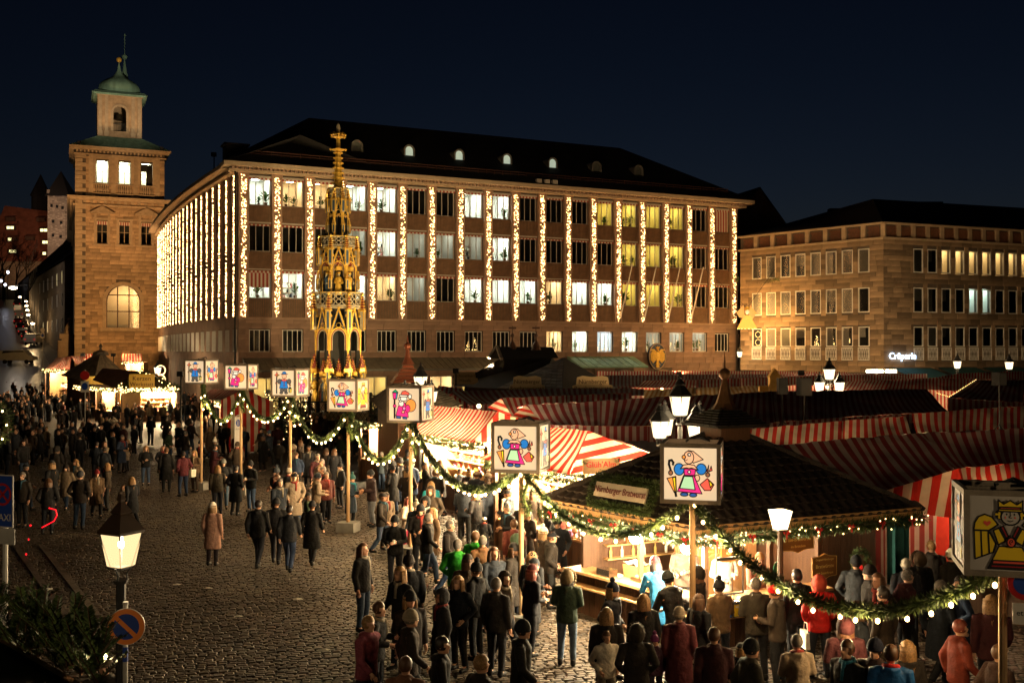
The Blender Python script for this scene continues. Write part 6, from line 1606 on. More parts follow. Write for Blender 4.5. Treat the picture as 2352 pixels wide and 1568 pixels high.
mb = MB(); mb.poly([p-O_ for p in (kl, kp, kr)]); mb.build('gable', mat('dark_boards', (.03,.02,.014), .8, .3, 3), kz)
r = random.Random(8); mb = MB(); needles(mb, [kl-O_, kp-O_, kr-O_, kl-O_], .28, 90, r, .3); mb.build('fir_edge', [fir, fir2], kz)
mb = MB()
for k in range(110): 
    p = kl.lerp(kr, r.random())-O_ if k < 80 else (kl.lerp(kp, r.random()) if k % 2 else kr.lerp(kp, r.random()))-O_
    mb.octa((p.x + r.uniform(-.1,.1), p.y-.35, p.z + r.uniform(-.2,.2)), .05)
kind(mb.build('fairy_lights', fairy, kz), 'stuff')
sgk = thing('candle_stall_sign', 'yellow sign board on the dark gable of the candle stall', 'sign', at(326,875,KY-2.2), 0); mb = MB(); mb.bx(-1.0,1.0,-.03,.03,-.52,.55); mb.build('board', mat('yellow_board', (.5,.3,.05), .6, .1), sgk); text('Kerzen', .5, MATS['brown_letter'], sgk, (0,-.05,.2), depth=.01); text('Werkstatt', .44, MATS['brown_letter'], sgk, (0,-.05,-.25), depth=.01)
lamp('sign_light', kz, at(326,880,KY-4.5)-O_, 60, (1,.7,.35), .2)
lit_stall('row of candles and lamps glowing under the dark gable', (kl.x+.3, kl.y+.3), (kr.x-.3, kr.y+.2), kl.z-.1, 0, None, nlamp=5, watts=520, wn=16, name='candle_counter')
lit_stall('flank counter of the candle workshop stall', (eb.x+.3, eb.y), (kl.x-.1, kl.y+.2), kl.z-.1, 0, None, nlamp=3, watts=420, wn=6, name='candle_counter')
slh = hip_hut('slate roofed hut with knob between the candle stall and the tower', [at(140,862,96), at(215,880,92), at(292,862,98), at(215,850,103)], 0, [at(231,806,98)], mat('slate_dark', (.07,.055,.04), .75, .3, 2), rows=9, tile_m=mat('slate_tile', (.1,.08,.055), .7, .3, 2, piece=.3))
mb = MB(); mb.lathe([(.8,-.4),(.7,-.1),(.15,.1),(.1,.3),(.2,.45),(.02,.7)], 8); mb.build('roof_knob', MATS['slate_dark'], slh, loc=at(231,806,98)-slh.location)
sg2 = thing('gold_scroll_sign', 'golden scroll shaped sign on the slate roofed hut', 'sign', at(243,873,91), 0); mb = MB(); mb.extrude([(-1.6,-.35),(1.6,-.35),(1.9,0),(1.6,.35),(-1.6,.35),(-1.9,0)][::-1], -.05, .05); mb.build('board', mat('gold_board', (.6,.38,.08), .5, .2), sg2); lamp('sign_light', sg2, (0,-1.5,.5), 60, (1,.75,.4), .2)
lit_stall('lit counter under the slate roofed hut', hp(150,880,2.6), hp(205,890,2.6), 2.5, 0, None, nlamp=2, watts=180, wn=6)
tL, tR, tP, tQ = at(104,848,104), at(160,850,102), at(163,818,104), at(128,822,107)
st4 = tent('red striped corner stall edged with tangled lights near the tower foot', [(tQ, tP, tR, tL), (tP, at(192,818,106), at(195,832,104), at(176,838,102))], cloth_fine)
lit_stall('stall with tangled light clusters at the corner by the street', (tL.x, tL.y), (tR.x, tR.y), tL.z-.1, 0, None, nlamp=2, watts=220, wn=6)
for k, (a_, b__) in enumerate(((186, 213), (280, 324))):
    p0, p1 = at(a_, 812, 118), at(b__, 812, 118); e0, e1 = at(a_-2, 831, 116), at(b__+2, 831, 116)
    tent(['striped stall roof peeping behind the slate roofed hut','striped stall roof against the tower foot'][k], [(p0, p1, e1, e0)], cloth_red)
    lit_stall(['glowing counter behind the slate roofed hut','glowing counter against the tower foot'][k], (e0.x+.2, e0.y+.6), (e1.x-.2, e1.y+.6), e0.z-.05, 0, None, nlamp=2, watts=240, wn=4)
# golden angel hanging over the gap
an = thing('hanging_angel', 'glowing golden angel ornament hanging over the lane gap', 'decoration', at(1716, 735, 96), .1)
an.scale = (.8,.8,.8); ag = emit('angel_glow', (1,.45,.07), .5)
mb = MB(); mb.smooth = True; mb.lathe([(1.15,-1.0),(.95,-.6),(.45,.3),(.2,.55)], 16, sy=.5); mb.smooth = False
for k in range(14): a_ = PI + PI*k/13; mb.bar((1.17*math.cos(a_), .6*math.sin(a_), -1.0), (.45*math.cos(a_), .26*math.sin(a_), .3), .05)
mb.build('gown', ag, an)
for s in (-1, 1):
    mb = MB(); 
    for k in range(5): mb.extrude([(s*(.25+.12*k),.3),(s*(.36+.12*k),.3),(s*(.5+.17*k),1.6-.18*k),(s*(.4+.14*k),1.7-.16*k)][::s], .1+.02*k, .16+.02*k)
    mb.build('wing', emit('angel_wing', (1,.5,.12), .28), an)
mb = MB(); mb.ball((0,-.1,.95), .26, 10, 7); mb.build('head', emit('angel_face', (1,.66,.3), .4), an); mb = MB(); mb.lathe([(.26,1.1),(.3,1.5),(.24,1.45),(.22,1.12)], 10); mb.build('crown', gold, an)
mb = MB()
for s in (-1, 1): mb.tube([(s*.3,-.1,.5),(s*.5,-.35,.2),(s*.2,-.5,.1)], [.12,.1,.07], 6)
mb.build('sleeves', emit('angel_sleeve', (1,.5,.1), .4), an)
mb = MB(); mb.bar((0,0,1.4), (-4,3,6), .03); mb.bar((0,0,1.4), (4,2,6), .03); mb.build('wire', black_iron, an)
mb = MB()
for k in range(16): a_ = k*PI/8; mb.octa((1.1*math.cos(a_), .56*math.sin(a_), -1.0), .05)
kind(mb.build('hem_bulbs', fairy, an), 'stuff')
lamp('angel_light', an, (.5,1.3,.0), 900, (1,.56,.17), .4)
gpts = [at(1690, 640, 100) + Vector((0,0,0))] ; a_, b__ = at(1684,636,103), at(1790,640,98); garland('dark fir garland strung high across the lane gap', catenary(a_, b__, 648, 14), .28, .4, 120, False, group='high garlands')
# loudspeakers on stands over the tents
for k, (px, p0, p1, w_, dep) in enumerate(((1797,868,905,36,36),(1847,868,908,46,35),(2295,855,885,38,34))):
    p = at(px, (p0+p1)/2, dep); h = (p1-p0)*dep/FPX; w = w_*dep/FPX*.6
    t = thing('loudspeaker', ['black loudspeaker on a stand, the slimmer of a pair','black loudspeaker on a stand, the wider of a pair','black loudspeaker alone on its stand by the fairy light edge'][k], 'loudspeaker', (p.x, p.y, 0), .2*k)
    mb = MB(); mb.bx(-w/2, w/2, -.16, .16, p.z-h/2, p.z+h/2); mb.build('cabinet', black_iron, t); mb = MB(); mb.poly([(-w*.42,-.165,p.z-h*.42),(w*.42,-.165,p.z-h*.42),(w*.42,-.165,p.z+h*.42),(-w*.42,-.165,p.z+h*.42)]); mb.build('grille', mat('speaker_grille', (.03,.03,.03), .6), t)
    mb = MB(); mb.tube([(0,0,0),(0,0,p.z-h/2)], .025, 6)
    for q in range(3): a_ = q*2*PI/3; mb.tube([(0,0,3.4),(.45*math.cos(a_),.45*math.sin(a_),2.9)], .018, 5)
    mb.build('stand', black_iron, t)
th = thing('toy_house', 'small yellow wooden house with pointed roof standing on the tent ridge', 'decoration', at(1778, 898, 52)); mb = MB(); mb.bx(-.25,.25,-.2,.2,0,.7); mb.extrude([(-.3,.7),(.3,.7),(0,1.15)][::-1], -.24, .24); mb.bx(-.75,-.3,-.1,.1,0,.25); mb.bx(.3,.6,-.1,.1,0,.3); mb.build('house', mat('yellow_wood', (.5,.28,.06), .7), th)
for (x0_, x1_, y_) in ((2100,2160,905),(2185,2240,890)): pass
fl = thing('fairy_light_edge', 'string of fairy lights climbing the edge of a far striped roof', 'light string', at(2178,914,42)); mb = MB(); O_ = fl.location
for k in range(16): p = at(2178,914,40.4).lerp(at(2239,875,43), k/15)-O_; mb.octa((p.x,p.y-.1,p.z+.06), .014); 
for k in range(8): p = at(2150,905,41).lerp(at(2178,914,40.4), k/7)-O_; mb.octa((p.x,p.y-.1,p.z+.05), .014)
kind(mb.build('bulbs', fairy, fl), 'stuff')

# pole floodlights added to light tower and facades, and the alley lamps
def flood(label, p, target, watts, col=(1,.66,.34), size=1.0, foot=0.0):
    p = Vector(p); t = thing('floodlight', label, 'lamp', p, 0, 'market floodlights'); d = (Vector(target)-p).normalized()
    mb = MB(); mb.box((0,0,0), (.4,.3,.35)); mb.build('housing', black_iron, t); mb = MB(); mb.tube([(0,.1,-.1),(0,.1,foot-p.z)], .05, 6); mb.build('pole', black_iron, t)
    l = lamp('beam', t, d*.45, watts, col, .2, 'SPOT', spot_size=size, spot_blend=.7); l.rotation_euler = d.to_track_quat('-Z','Y').to_euler()
Tm = hall.matrix_basis
flood('added floodlight on a pole by the slate roofed hut aimed at the tower', at(260,815,112), tower.matrix_basis @ Vector((6,0,16)), 9500, (1,.53,.18), 1.1)
flood('added floodlight on a pole by the corner stall aimed at the tower top', at(190,815,110), tower.matrix_basis @ Vector((5,0,34)), 9000, (1,.56,.24), .9)
flood('added floodlight behind the black roofed hut aimed at the long facade', at(1090,860,72), Tm @ Vector((14,0,12)), 650, (1,.6,.28), 1.7)
flood('added floodlight behind the pyramid hut aimed at the long facade', at(1330,862,78), Tm @ Vector((30,0,11)), 650, (1,.6,.28), 1.7)
flood('added floodlight among the far tents aimed at the facade end', at(1560,858,84), Tm @ Vector((43,0,9)), 900, (1,.56,.24), 1.7)
flood('added floodlight near the side flank aimed at the corner cornice', at(640,850,70), Tm @ Vector((3,0,15)), 300, (1,.56,.24), 1.6)
flood('added floodlight among the far tents aimed at the brown corner building', at(1840,856,72), house.location + Vector((1,0,10)), 1500, (1,.56,.22), 1.6)
def alley_lamp(label, p, w):
    t = thing('alley_lamp', label, 'lamp', (p.x, p.y, 0), 0, 'globe lamps over the market alleys'); mb = MB(); mb.tube([(0,0,0),(0,0,p.z)], .035, 6); mb.build('pole', black_iron, t)
    mb = MB(); mb.ball((0,0,p.z+.08), .1, 8, 6); mb.build('globe', emit('alley_globe', (1,.76,.42), 4), t); lamp('globe_light', t, (0,-.16,p.z+.1), w*1.7, (1,.64,.3), .1)
for k, (px, y, z, w) in enumerate(((1800,28.0,2.7,75),(1960,29.3,2.7,75),(2110,30.4,2.7,80),(2280,31.4,2.7,80),(1230,39.6,3.1,60),(1340,40.4,3.1,60),(1440,41.5,3.1,60),(1520,52.6,3.3,60),(1640,53.8,3.3,60),(1740,55.0,3.3,60),
        (1520,62,3.4,70),(1640,63.5,3.4,70),(1420,77.5,3.5,110),(1560,80,3.5,110),(1700,83,3.5,110),(1760,64.5,3.4,70),(1900,66.5,3.4,80),(2060,68.5,3.4,80),(2000,51.5,3.3,60),(2120,52.5,3.3,60),(2260,54,3.3,60),(2270,62,3.4,80),(1100,47.5,3.2,40),(1180,33.5,3.0,30))):
    v = at(px, 805, y); alley_lamp(f'{ORD[k % 21]} globe lamp on a post between the tent rows' + (', far group' if k >= 21 else ''), Vector((v.x, y, z)), w)

flood('added floodlight on the castle hill aimed at the red stable roof', Vector((at(40,805,375).x, 375, 52)), cs.location + Vector((8,0,16)), 9000, (1,.6,.36), 1.5, foot=36)  # added lamps that brighten the castle roof and tower
flood('added floodlight on the castle hill aimed at the square tower', Vector((at(150,805,372).x, 372, 55)), ct.location + Vector((4,0,18)), 7000, (1,.72,.5), 1.3, foot=36)

rp_ = hall.matrix_basis @ Vector((-.9, 6.5, 22.6))
flood('floodlight on the long building corner roof aimed at the green dome', rp_, tower.matrix_basis @ Vector((5.6, 4, zt+2)), 26000, (1,.82,.55), .34, foot=20.9)
# ================================================================ the sausage hut
EAVE = 2.5
HN, HR, HL = hp(1602,1213,EAVE), hp(2113,1168,EAVE), hp(1243,1147,EAVE); HB = HL + HR - HN
hut = thing('sausage_hut', 'wooden sausage hut with dark tiled hip roof and open lit counter', 'market stall', (HN.x, HN.y, 0), 0)
HO = Vector((HN.x, HN.y, 0))
def H(u, v, z): p = HN + (HR-HN)*u + (HL-HN)*v - HO; return Vector((p.x, p.y, z))
DU, DV = (HR-HN).length, (HL-HN).length
yU = math.atan2((HR-HN).y, (HR-HN).x); yV = math.atan2((HL-HN).y, (HL-HN).x)
APX = H(.5, .5, 4.12); AP1, AP2 = H(.42,.45,4.1), H(.58,.55,4.1)
dark_tile = mat('dark_clay_tiles', (.03,.022,.018), .5, .35, 3, .3, 14, piece=.35, spec=.5)
mb = MB(); e = EAVE - .02
f1 = [H(0,0,e), H(1,0,e), APX]; f2 = [H(0,1,e), H(0,0,e), APX]; f3 = [H(1,0,e), H(1,1,e), APX]; f4 = [H(1,1,e), H(0,1,e), APX]
for f in (f1, f2, f3, f4): mb.poly(f)
hr_ = mb.build('roof', black_felt, hut)
# tiles: scalloped, the lowest courses of the two near slopes one by one, the rest joined
tm = MB(); n_ = 5
xs = [-.5+i/n_ for i in range(n_+1)]
for j, (y, zc, sc) in enumerate(((0, .045, 1), (1.0, .008, 1))): tm.v += [(x, y + (0 if j else -.18*math.cos(x*PI)+.0), zc + .018*math.cos(x*2*PI)) for x in xs]
for i in range(n_): tm.face((i, i+1, n_+2+i, n_+1+i))
tm.v += [(x, -.18*math.cos(x*PI), .0) for x in xs]; q = 2*(n_+1)
for i in range(n_): tm.face((i+1, i, q+i, q+i+1))
TILE = tm.mesh('tile'); TILE.materials.append(dark_tile)
def tile_slope(f, solo_rows, solo_n):
    a, b, t = f; base = (b-a).length; h = ((a+b)/2-t).length; X = (b-a).normalized(); N_ = X.cross(t-a).normalized()
    if N_.z < 0: N_ = -N_
    Y = N_.cross(X); tw, thh = .24, .225; rows = int(h/thh); cnt = 0; mb = MB(); rr = random.Random(2)
    tl, tr_ = (t-a).dot(X), (t-a).dot(Y)
    for k in range(rows):
        y0 = k*thh; fl_, fr_ = tl*y0/tr_, base - (base-tl)*y0/tr_; n = int((fr_-fl_)/tw)
        for i in range(n+1):
            xx = fl_ + (i + (.5 if k % 2 else 0))*tw
            if xx > fr_ - tw*.3: continue
            p = a + X*(xx+tw/2) + Y*y0 + N_*.012
            M = Matrix.Translation(p) @ Matrix(((X.x,Y.x,N_.x,0),(X.y,Y.y,N_.y,0),(X.z,Y.z,N_.z,0),(0,0,0,1))) @ Matrix.Rotation(rr.uniform(-.02,.02), 4, 'X') @ Matrix.Diagonal((tw*.98, thh*1.12, 1, 1))
            if cnt < solo_n and k < solo_rows:
                o = ob('tile', TILE, None, hr_); o.matrix_local = M; cnt += 1
            else:
                n0 = len(mb.v); mb.tint = rr.random()+.001; mb.v += [tuple(M @ v.co) for v in TILE.vertices]
                for p_ in TILE.polygons: mb.face([n0+i_ for i_ in p_.vertices])
    kind(mb.build('tiles', dark_tile, hr_), 'stuff')
tile_slope(f1, 9, 170); tile_slope([H(0,1,e), H(0,0,e), APX], 7, 125); tile_slope(f3, 0, 0)
# ridge caps, eave boards with moulding
mb = MB()
for c in (H(0,0,e), H(1,0,e), H(0,1,e)):
    n = 16
    for k in range(n): p, q_ = c.lerp(APX, k/n), c.lerp(APX, (k+.95)/n); mb.tube([p+Vector((0,0,.05)), q_+Vector((0,0,.06))], [.075,.06], 6)
mb.build('ridge_cap', dark_tile, hr_)
for a, b in ((H(0,0,0), H(1,0,0)), (H(0,0,0), H(0,1,0)), (H(1,0,0), H(1,1,0))):
    mb = MB()
    for z, w in ((EAVE-.12,.03),(EAVE-.06,.06)): mb.bar(a+Vector((0,0,z)), b+Vector((0,0,z)), w, .06)
    mb.bar(a+Vector((0,0,EAVE+.02)), b+Vector((0,0,EAVE+.02)), .1, .05); mb.build('eave_board', light_wood, hut)
mb = MB(); mb.poly([H(.03,.03,EAVE-.14), H(.97,.03,EAVE-.14), H(.97,.97,EAVE-.14), H(.03,.97,EAVE-.14)]); mb.build('ceiling', brown_wood, hut)
# cupola with its own little tiled roof and copper spire
cz0 = 4.0
cup = thing('hut_cupola', 'little black tiled cupola with copper ball spire on the sausage hut', 'cupola', HO + APX - Vector((0,0,0)), yU)
mb = MB(); mb.bx(-.38,.38,-.38,.38,-.45,.12); mb.build('box', brown_wood, cup)
mb = MB(); mb.lathe([(.92,.06),(.95,.1),(.16,.5)], 4, ph=PI/4); mb.build('roof', black_felt, cup)
mb = MB(); rr = random.Random(3)
for k in range(8):
    for s in range(4):
        R_ = .93-.1*k; z = .11+.048*k; n = max(2, int(R_*1.4/.2))
        for i in range(n):
            t_ = (i+.5)/n*2-1; a_ = s*PI/2; L_ = R_*.707; x, y = L_*t_, -L_; mb.tint = rr.random()+.001
            c, s_ = math.cos(a_), math.sin(a_); mb.box((x*c-y*s_, x*s_+y*c, z+.01), (.19,.12,.02), a_)
kind(mb.build('tiles', dark_tile, cup), 'stuff')
cop = mat('brown_copper', (.2,.1,.045), .4, .3, 4, metal=.6)
mb = MB(); mb.lathe([(.3,.42),(.2,.55),(.13,.75),(.075,.98),(.05,1.08)], 8); mb.ball((0,0,1.18), .125, 16, 10); mb.lathe([(.13,1.165),(.138,1.18),(.13,1.195)], 16); mb.lathe([(.03,1.27),(.02,1.45),(.004,1.68)], 8); mb.build('spire', cop, cup)
# framework: corner posts, walls, counters
def hpost(u, v, z0=0, z1=EAVE-.14, w=.1, m=brown_wood, name='post'): mb = MB(); p = H(u, v, 0); mb.box((p.x, p.y, (z0+z1)/2), (w, w, z1-z0), yU); mb.build(name, m, hut)
i_ = .12
for u, v in ((i_,i_),(1-i_,i_),(i_,1-i_),(1-i_,1-i_),(.4,i_),(.62,i_),(i_,.5)): hpost(u, v)
mb = MB()
for a, b in ((H(i_,1-i_,0), H(1-i_,1-i_,0)), (H(1-i_,i_,0), H(1-i_,1-i_,0))): mb.bar(a+Vector((0,0,1.2)), b+Vector((0,0,1.2)), .05, 2.3)
mb.build('wall', brown_wood, hut)
for k in range(9):       # plank wall on the right half of the front
    u0 = .63 + k*.0285; a, b = H(u0, i_-.01, 0), H(u0+.0275, i_-.01, 0); mb = MB(); mb.bar(a+Vector((0,0,1.2)), b+Vector((0,0,1.2)), .03, 2.3); mb.build('plank', brown_wood, hut)
def counter(a, b, out, label_name='counter'):
    """a boarded counter from a to b with a shelf along its front"""
    d = (b-a).normalized(); n = out
    mb = MB(); mb.bar(a+n*.12+Vector((0,0,1.02)), b+n*.12+Vector((0,0,1.02)), .6, .05); mb.build('counter_top', light_wood, hut)
    L_ = (b-a).length; np_ = int(L_/.16)
    for k in range(np_):
        p, q_ = a.lerp(b, (k+.04)/np_), a.lerp(b, (k+.96)/np_); mb = MB(); mb.bar(p+Vector((0,0,.5))+n*.05, q_+Vector((0,0,.5))+n*.05, .03, .98); mb.build('plank', brown_wood, hut)
    mb = MB(); mb.bar(a+n*.3+Vector((0,0,.72)), b+n*.3+Vector((0,0,.72)), .3, .035); mb.build('customer_shelf', light_wood, hut)
nL = -(HR-HN).normalized(); nF = -(HL-HN).normalized()
counter(H(i_,i_,0), H(i_,.93,0), nL); counter(H(i_,i_,0), H(.62,i_,0), nF)
# glazed screens on the front counter
for (u0, u1, z0, z1) in ((.155,.27,1.08,1.75),(.155,.27,1.78,2.1)):
    a, b = H(u0,i_-.015,0), H(u1,i_-.015,0); t_ = MB()
    for z in (z0, z1): t_.bar(a+Vector((0,0,z)), b+Vector((0,0,z)), .03)
    for p in (a, b): t_.bar(p+Vector((0,0,z0)), p+Vector((0,0,z1)), .03)
    s_ = t_.build('screen_frame', dark_frame, hut); mb = MB(); mb.poly([a+Vector((0,0,z0)), b+Vector((0,0,z0)), b+Vector((0,0,z1)), a+Vector((0,0,z1))]); mb.build('pane', pane, s_)
# inner back wall with boards and price signs
mb = MB(); mb.bar(H(.45,.75,1.2), H(.85,.75,1.2), .05, 2.2); mb.build('inner_wall', mat('honey_boards', (.3,.15,.06), .6, .25, 4, streak=(6,6,.6)), hut)
for k in range(4): mb = MB(); mb.bar(H(.2,.86,1.2+.3*k), H(.8,.86,1.2+.3*k), .25, .03); mb.build('shelf', light_wood, hut)
rr = random.Random(12)
for k in range(22):
    c_ = [(.4,.3,.1),(.1,.25,.12),(.5,.48,.42),(.35,.08,.03)][k % 4]; mb = MB(); mb.lathe([(.035,0),(.035,.14),(.015,.19),(.015,.24)], 8)
    p = H(.22+.026*k, .85, 1.22+.3*(k % 2)); o = mb.build('bottle', mat('bottle_%d' % (k % 4), c_, .15, 0, spec=.6), None, loc=HO+p); tag(o, f"{ORD[k] if k < 21 else 'last'} bottle along the shelves inside the sausage hut", 'bottle', 'bottles inside the hut')
# the two glaring lamps and the rest of the lights
for k, (px, py, d_) in enumerate(((1460,1233,20.9),(1578,1256,19.9))):
    p = at(px, py, d_); t = thing('hanging_heat_lamp', ['bright globe lamp above the bread basket','bright globe lamp beside the lantern pole'][k], 'lamp', p)
    mb = MB(); mb.ball((0,0,0), .13, 14, 9); mb.build('globe', emit('heat_globe', (1,.88,.62), 40), t); mb = MB(); mb.lathe([(.15,.1),(.06,.17),(.02,.21)], 10); mb.tube([(0,0,.16),(0,0,2.36-p.z)], .012, 5); mb.build('shade', black_iron, t)
    lamp('heat_light', t, (0,0,-.2), 520, (1,.78,.46), .09)
lamp('ceiling_light', hut, H(.55,.5,2.1), 160, (1,.7,.38), .15); lamp('ceiling_light', hut, H(.4,.3,2.2), 55, (1,.7,.38), .15)
t = thing('white_box_lantern', 'white flared glass lantern on a post before the hut roof', 'lamp', at(1792,1214,18.7), .3); O_ = t.location
mb = MB(); mb.lathe([(.13,0),(.22,.33)], 4, ph=PI/4, cap=False); mb.build('glass', emit('box_lantern_glass', (1,.82,.5), 1.6), t); mb = MB(); mb.tube([(0,0,-O_.z),(0,0,0)], .05, 8); mb.lathe([(.14,-.03),(.14,.0)], 4, ph=PI/4); mb.build('post', brown_wood, t); lamp('lantern_light', t, (0,-.02,.16), 30, (1,.8,.5), .1)
# fir rope under the eaves with fairy lights and red bows
for a, b, lab in ((H(0,0,EAVE-.2), H(1.02,0,EAVE-.16), 'fir rope with red bows under the long hut eave'), (H(0,0,EAVE-.2), H(0,1.0,EAVE-.2), 'fir rope with fairy lights under the counter side eave')):
    t = thing('eave_garland', lab, 'garland', HO + a); pts = [a.lerp(b, k/10)-a + Vector((0,0,-.05*math.sin(k*PI/2.0)**2)) for k in range(11)]
    mb = MB(); needles(mb, pts, .15, 420, rr, .1); mb.build('foliage', [fir, fir2], t); mb = MB()
    for k in range(int((b-a).length*9)): p = (b-a)*rr.random(); mb.octa((p.x + rr.uniform(-.1,.1), p.y-.1+rr.uniform(-.1,.05), p.z+rr.uniform(-.17,.08)), .018)
    kind(mb.build('fairy_lights', fairy, t), 'stuff')
    for k in range(7): p = (b-a)*((k+.5)/7); mb = MB(); mb.octa((p.x-.04, p.y-.15, p.z-.02), .045); mb.octa((p.x+.04, p.y-.15, p.z-.02), .045); mb.box((p.x,p.y-.16,p.z-.09), (.03,.01,.1)); mb.build('red_bow', mat('red_ribbon', (.5,.02,.02), .5), t)
# signs
def board_sign(label, p, rz, w, h, lines, sizes, m, lm, shape='curl', tilt=0):
    t = thing('painted_sign', label, 'sign', p, rz, 'painted hut signs'); mb = MB()
    o = [(-.5,-.4),(-.2,-.42),(0,-.52),(.2,-.42),(.5,-.4),(.5,.36),(.2,.4),(0,.5),(-.2,.4),(-.5,.36)] if shape == 'curl' else [(-.5,-.5),(.5,-.5),(.5,.5),(-.5,.5)]
    mb.extrude([(x*w, z*h) for x, z in o][::-1], -.015, .015); mb.build('board', m, t)
    y = .26
    for l, s in zip(lines, sizes): text(l, s, lm, t, (0, -.02, h*y), depth=.002); y -= .26
    mb = MB(); o2 = [(x*w*.95, z*h*.95) for x, z in o]; o2 = o2+o2[:1]; strip(mb, [(x*1.03, z*1.03) for x, z in o2], o2, -.02, -.01); mb.build('rim', lm, t); return t
sign_m = mat('sign_brown', (.22,.09,.02), .55, .15, 3); gold_l = mat('gold_letter', (.75,.5,.14), .5, .0)
board_sign('curled brown sign for organic sausages by the box lantern', hp(1832,1238,2.0), yU, .82, .52, ('Original Nürnberger', '3 Bio-Bratwürste', 'im Brötchen'), (.075,.095,.075), sign_m, gold_l)
board_sign('orange brown sign for sausages with sauerkraut low on the front', hp(1893,1299,1.62), yU, .62, .5, ('Original Nürnberger', 'Bratwürste', 'mit Sauerkraut'), (.055,.1,.07), sign_m, gold_l)
board_sign('dark menu sign behind the glazed screen', HO+H(.27,.3,1.85), yU, .5, .45, ('1/2 Dutzend', 'Bratwürste', 'mit Kraut'), (.06,.07,.06), sign_m, gold_l)
board_sign('smaller menu sign inside the hut beside the screen', HO+H(.36,.3,1.65), yU, .4, .4, ('Limo', 'Apfel', 'Wasser'), (.06,.06,.06), sign_m, gold_l)
gsn = thing('roof_sign', 'long pale roof sign wreathed with fir on the left slope', 'sign', hp(1425,1130,2.95), yV + PI + .02)
sx0 = 1.5; mb = MB(); mb.bx(-sx0/2, sx0/2, -.02, .02, -.15, .15); mb.build('board', mat('pale_sign', (.42,.36,.28), .7, .15, 3), gsn); text('Nürnberger Bratwurst', .2, mat('dark_red_letter', (.16,.03,.03), .7), gsn, (0,-.03,0), depth=.004, sx=.82)
mb = MB(); needles(mb, [(-sx0/2-.1,.05,-.3),(sx0/2+.1,.05,-.3),(sx0/2+.14,.05,.25),(0,.03,.27),(-sx0/2-.12,.03,.25),(-sx0/2-.12,.05,-.3)], .11, 420, rr, .1); mb.build('wreath', [fir, fir2], gsn)
gsn.rotation_euler = (math.radians(-20), 0, yV + PI)
sv = thing('green_oval_sign', 'green oval sign with a pale figure before the red capped visitor', 'sign', hp(1786,1318,1.35), yU); mb = MB(); mb.extrude([(x*.13, z*.26) for x, z in el(0,0,1,1,20)], -.015, .015); mb.build('board', mat('green_board', (.02,.09,.04), .5), sv)
mb = MB(); mb.extrude([(-.03,-.1),(.04,-.12),(.05,.02),(.09,.06),(.03,.09),(.02,.17),(-.03,.16),(-.03,.06),(-.07,.02)][::-1], -.022, -.014); mb.build('emblem', gold_l, sv)
# things on the counters
wick = mat('wicker', (.35,.16,.05), .7, .25, 30, .6, 60)
def basket(label, p, rz, w, d, h, bread=0, wrap=False):
    t = thing('wicker_basket', label, 'basket', p, rz, 'wicker baskets'); mb = MB()
    for k in range(8):
        z = h*k/8; q = .92+.08*k/8
        for (x0_, y0_, x1_, y1_) in ((-1,-1,1,-1),(1,-1,1,1),(1,1,-1,1),(-1,1,-1,-1)): mb.bar((x0_*w/2*q,y0_*d/2*q,z+h/16), (x1_*w/2*q,y1_*d/2*q,z+h/16), .018 + .006*(k % 2), h/8.5)
    for k in range(9): x = -w/2+w*k/8; mb.bar((x,-d/2-.008,0),(x,-d/2-.012,h), .012)
    mb.bx(-w/2, w/2, -d/2, d/2, 0, .02); mb.build('weave', wick, t)
    if bread:
        bm = MB(); bm.ball((0,0,.03), .055, 8, 5, (1.25,.9,.7)); BM_ = bm.mesh('bread_roll'); BM_.materials.append(mat('bread', (.5,.26,.08), .6, .25, 10))
        for k in range(bread): ob('bread_roll', BM_, None, t, loc=(rr.uniform(-w*.4,w*.4), rr.uniform(-d*.35,d*.35), h*.6+rr.uniform(0,.12)), rot=rr.uniform(0,3))
    else:
        mb = MB(); mb.grid([[(-w/2+w*i/6, -d/2+d*j/6, h+.03+rr.uniform(-.03,.05)) for i in range(7)] for j in range(7)]); mb.build('cloth', mat('white_cloth', (.65,.62,.58), .8, .1), t)
    return t
pc = lambda u, v, z: HO + H(u, v, z)
basket('wicker basket of bread with wrapping on the counter edge', pc(.06,.30,1.045), yV, .42, .3, .28, 10)
basket('open wicker basket with a white cloth further along the counter', pc(.16,.58,1.045), yV, .5, .36, .26)
basket('long wicker basket on the front shelf beside mustard dispensers', pc(.24,.03,.75), yU, .5, .28, .26)
for k, c_ in enumerate(((.5,.03,.03),(.03,.12,.4),(.6,.42,.02))):
    t = thing('sauce_dispenser', ['red','blue','yellow'][k] + ' fronted sauce dispenser on the front shelf', 'dispenser', pc(.1+.035*k,.03,.745), yU, 'sauce dispensers')
    mb = MB(); mb.bx(-.08,.08,-.1,.12,0,.3); mb.build('box', mat('polished_steel', (.6,.55,.5), .22, 0, metal=1), t); mb = MB(); mb.bx(-.06,.06,-.106,-.1,.02,.24); mb.build('label_plate', mat('plate_%d' % k, c_, .5, 0), t)
    mb = MB(); mb.extrude(el(0,.2,.035,.02,12), -.11, -.105); mb.build('badge', white_frame, t); mb = MB(); mb.tube([(0,0,.3),(0,-.02,.42),(0,-.1,.46)], .012, 5); mb.build('pump', black_iron, t)
t = thing('sausage_tray', 'steel tray heaped with bread rolls under the globe lamp', 'tray', pc(.14,.46,1.045), yV); mb = MB(); mb.bx(-.4,.4,-.22,.22,0,.03); mb.bx(-.4,.4,-.22,-.2,.03,.08); mb.bx(-.4,.4,.2,.22,.03,.08); mb.build('tray', MATS['polished_steel'], t)
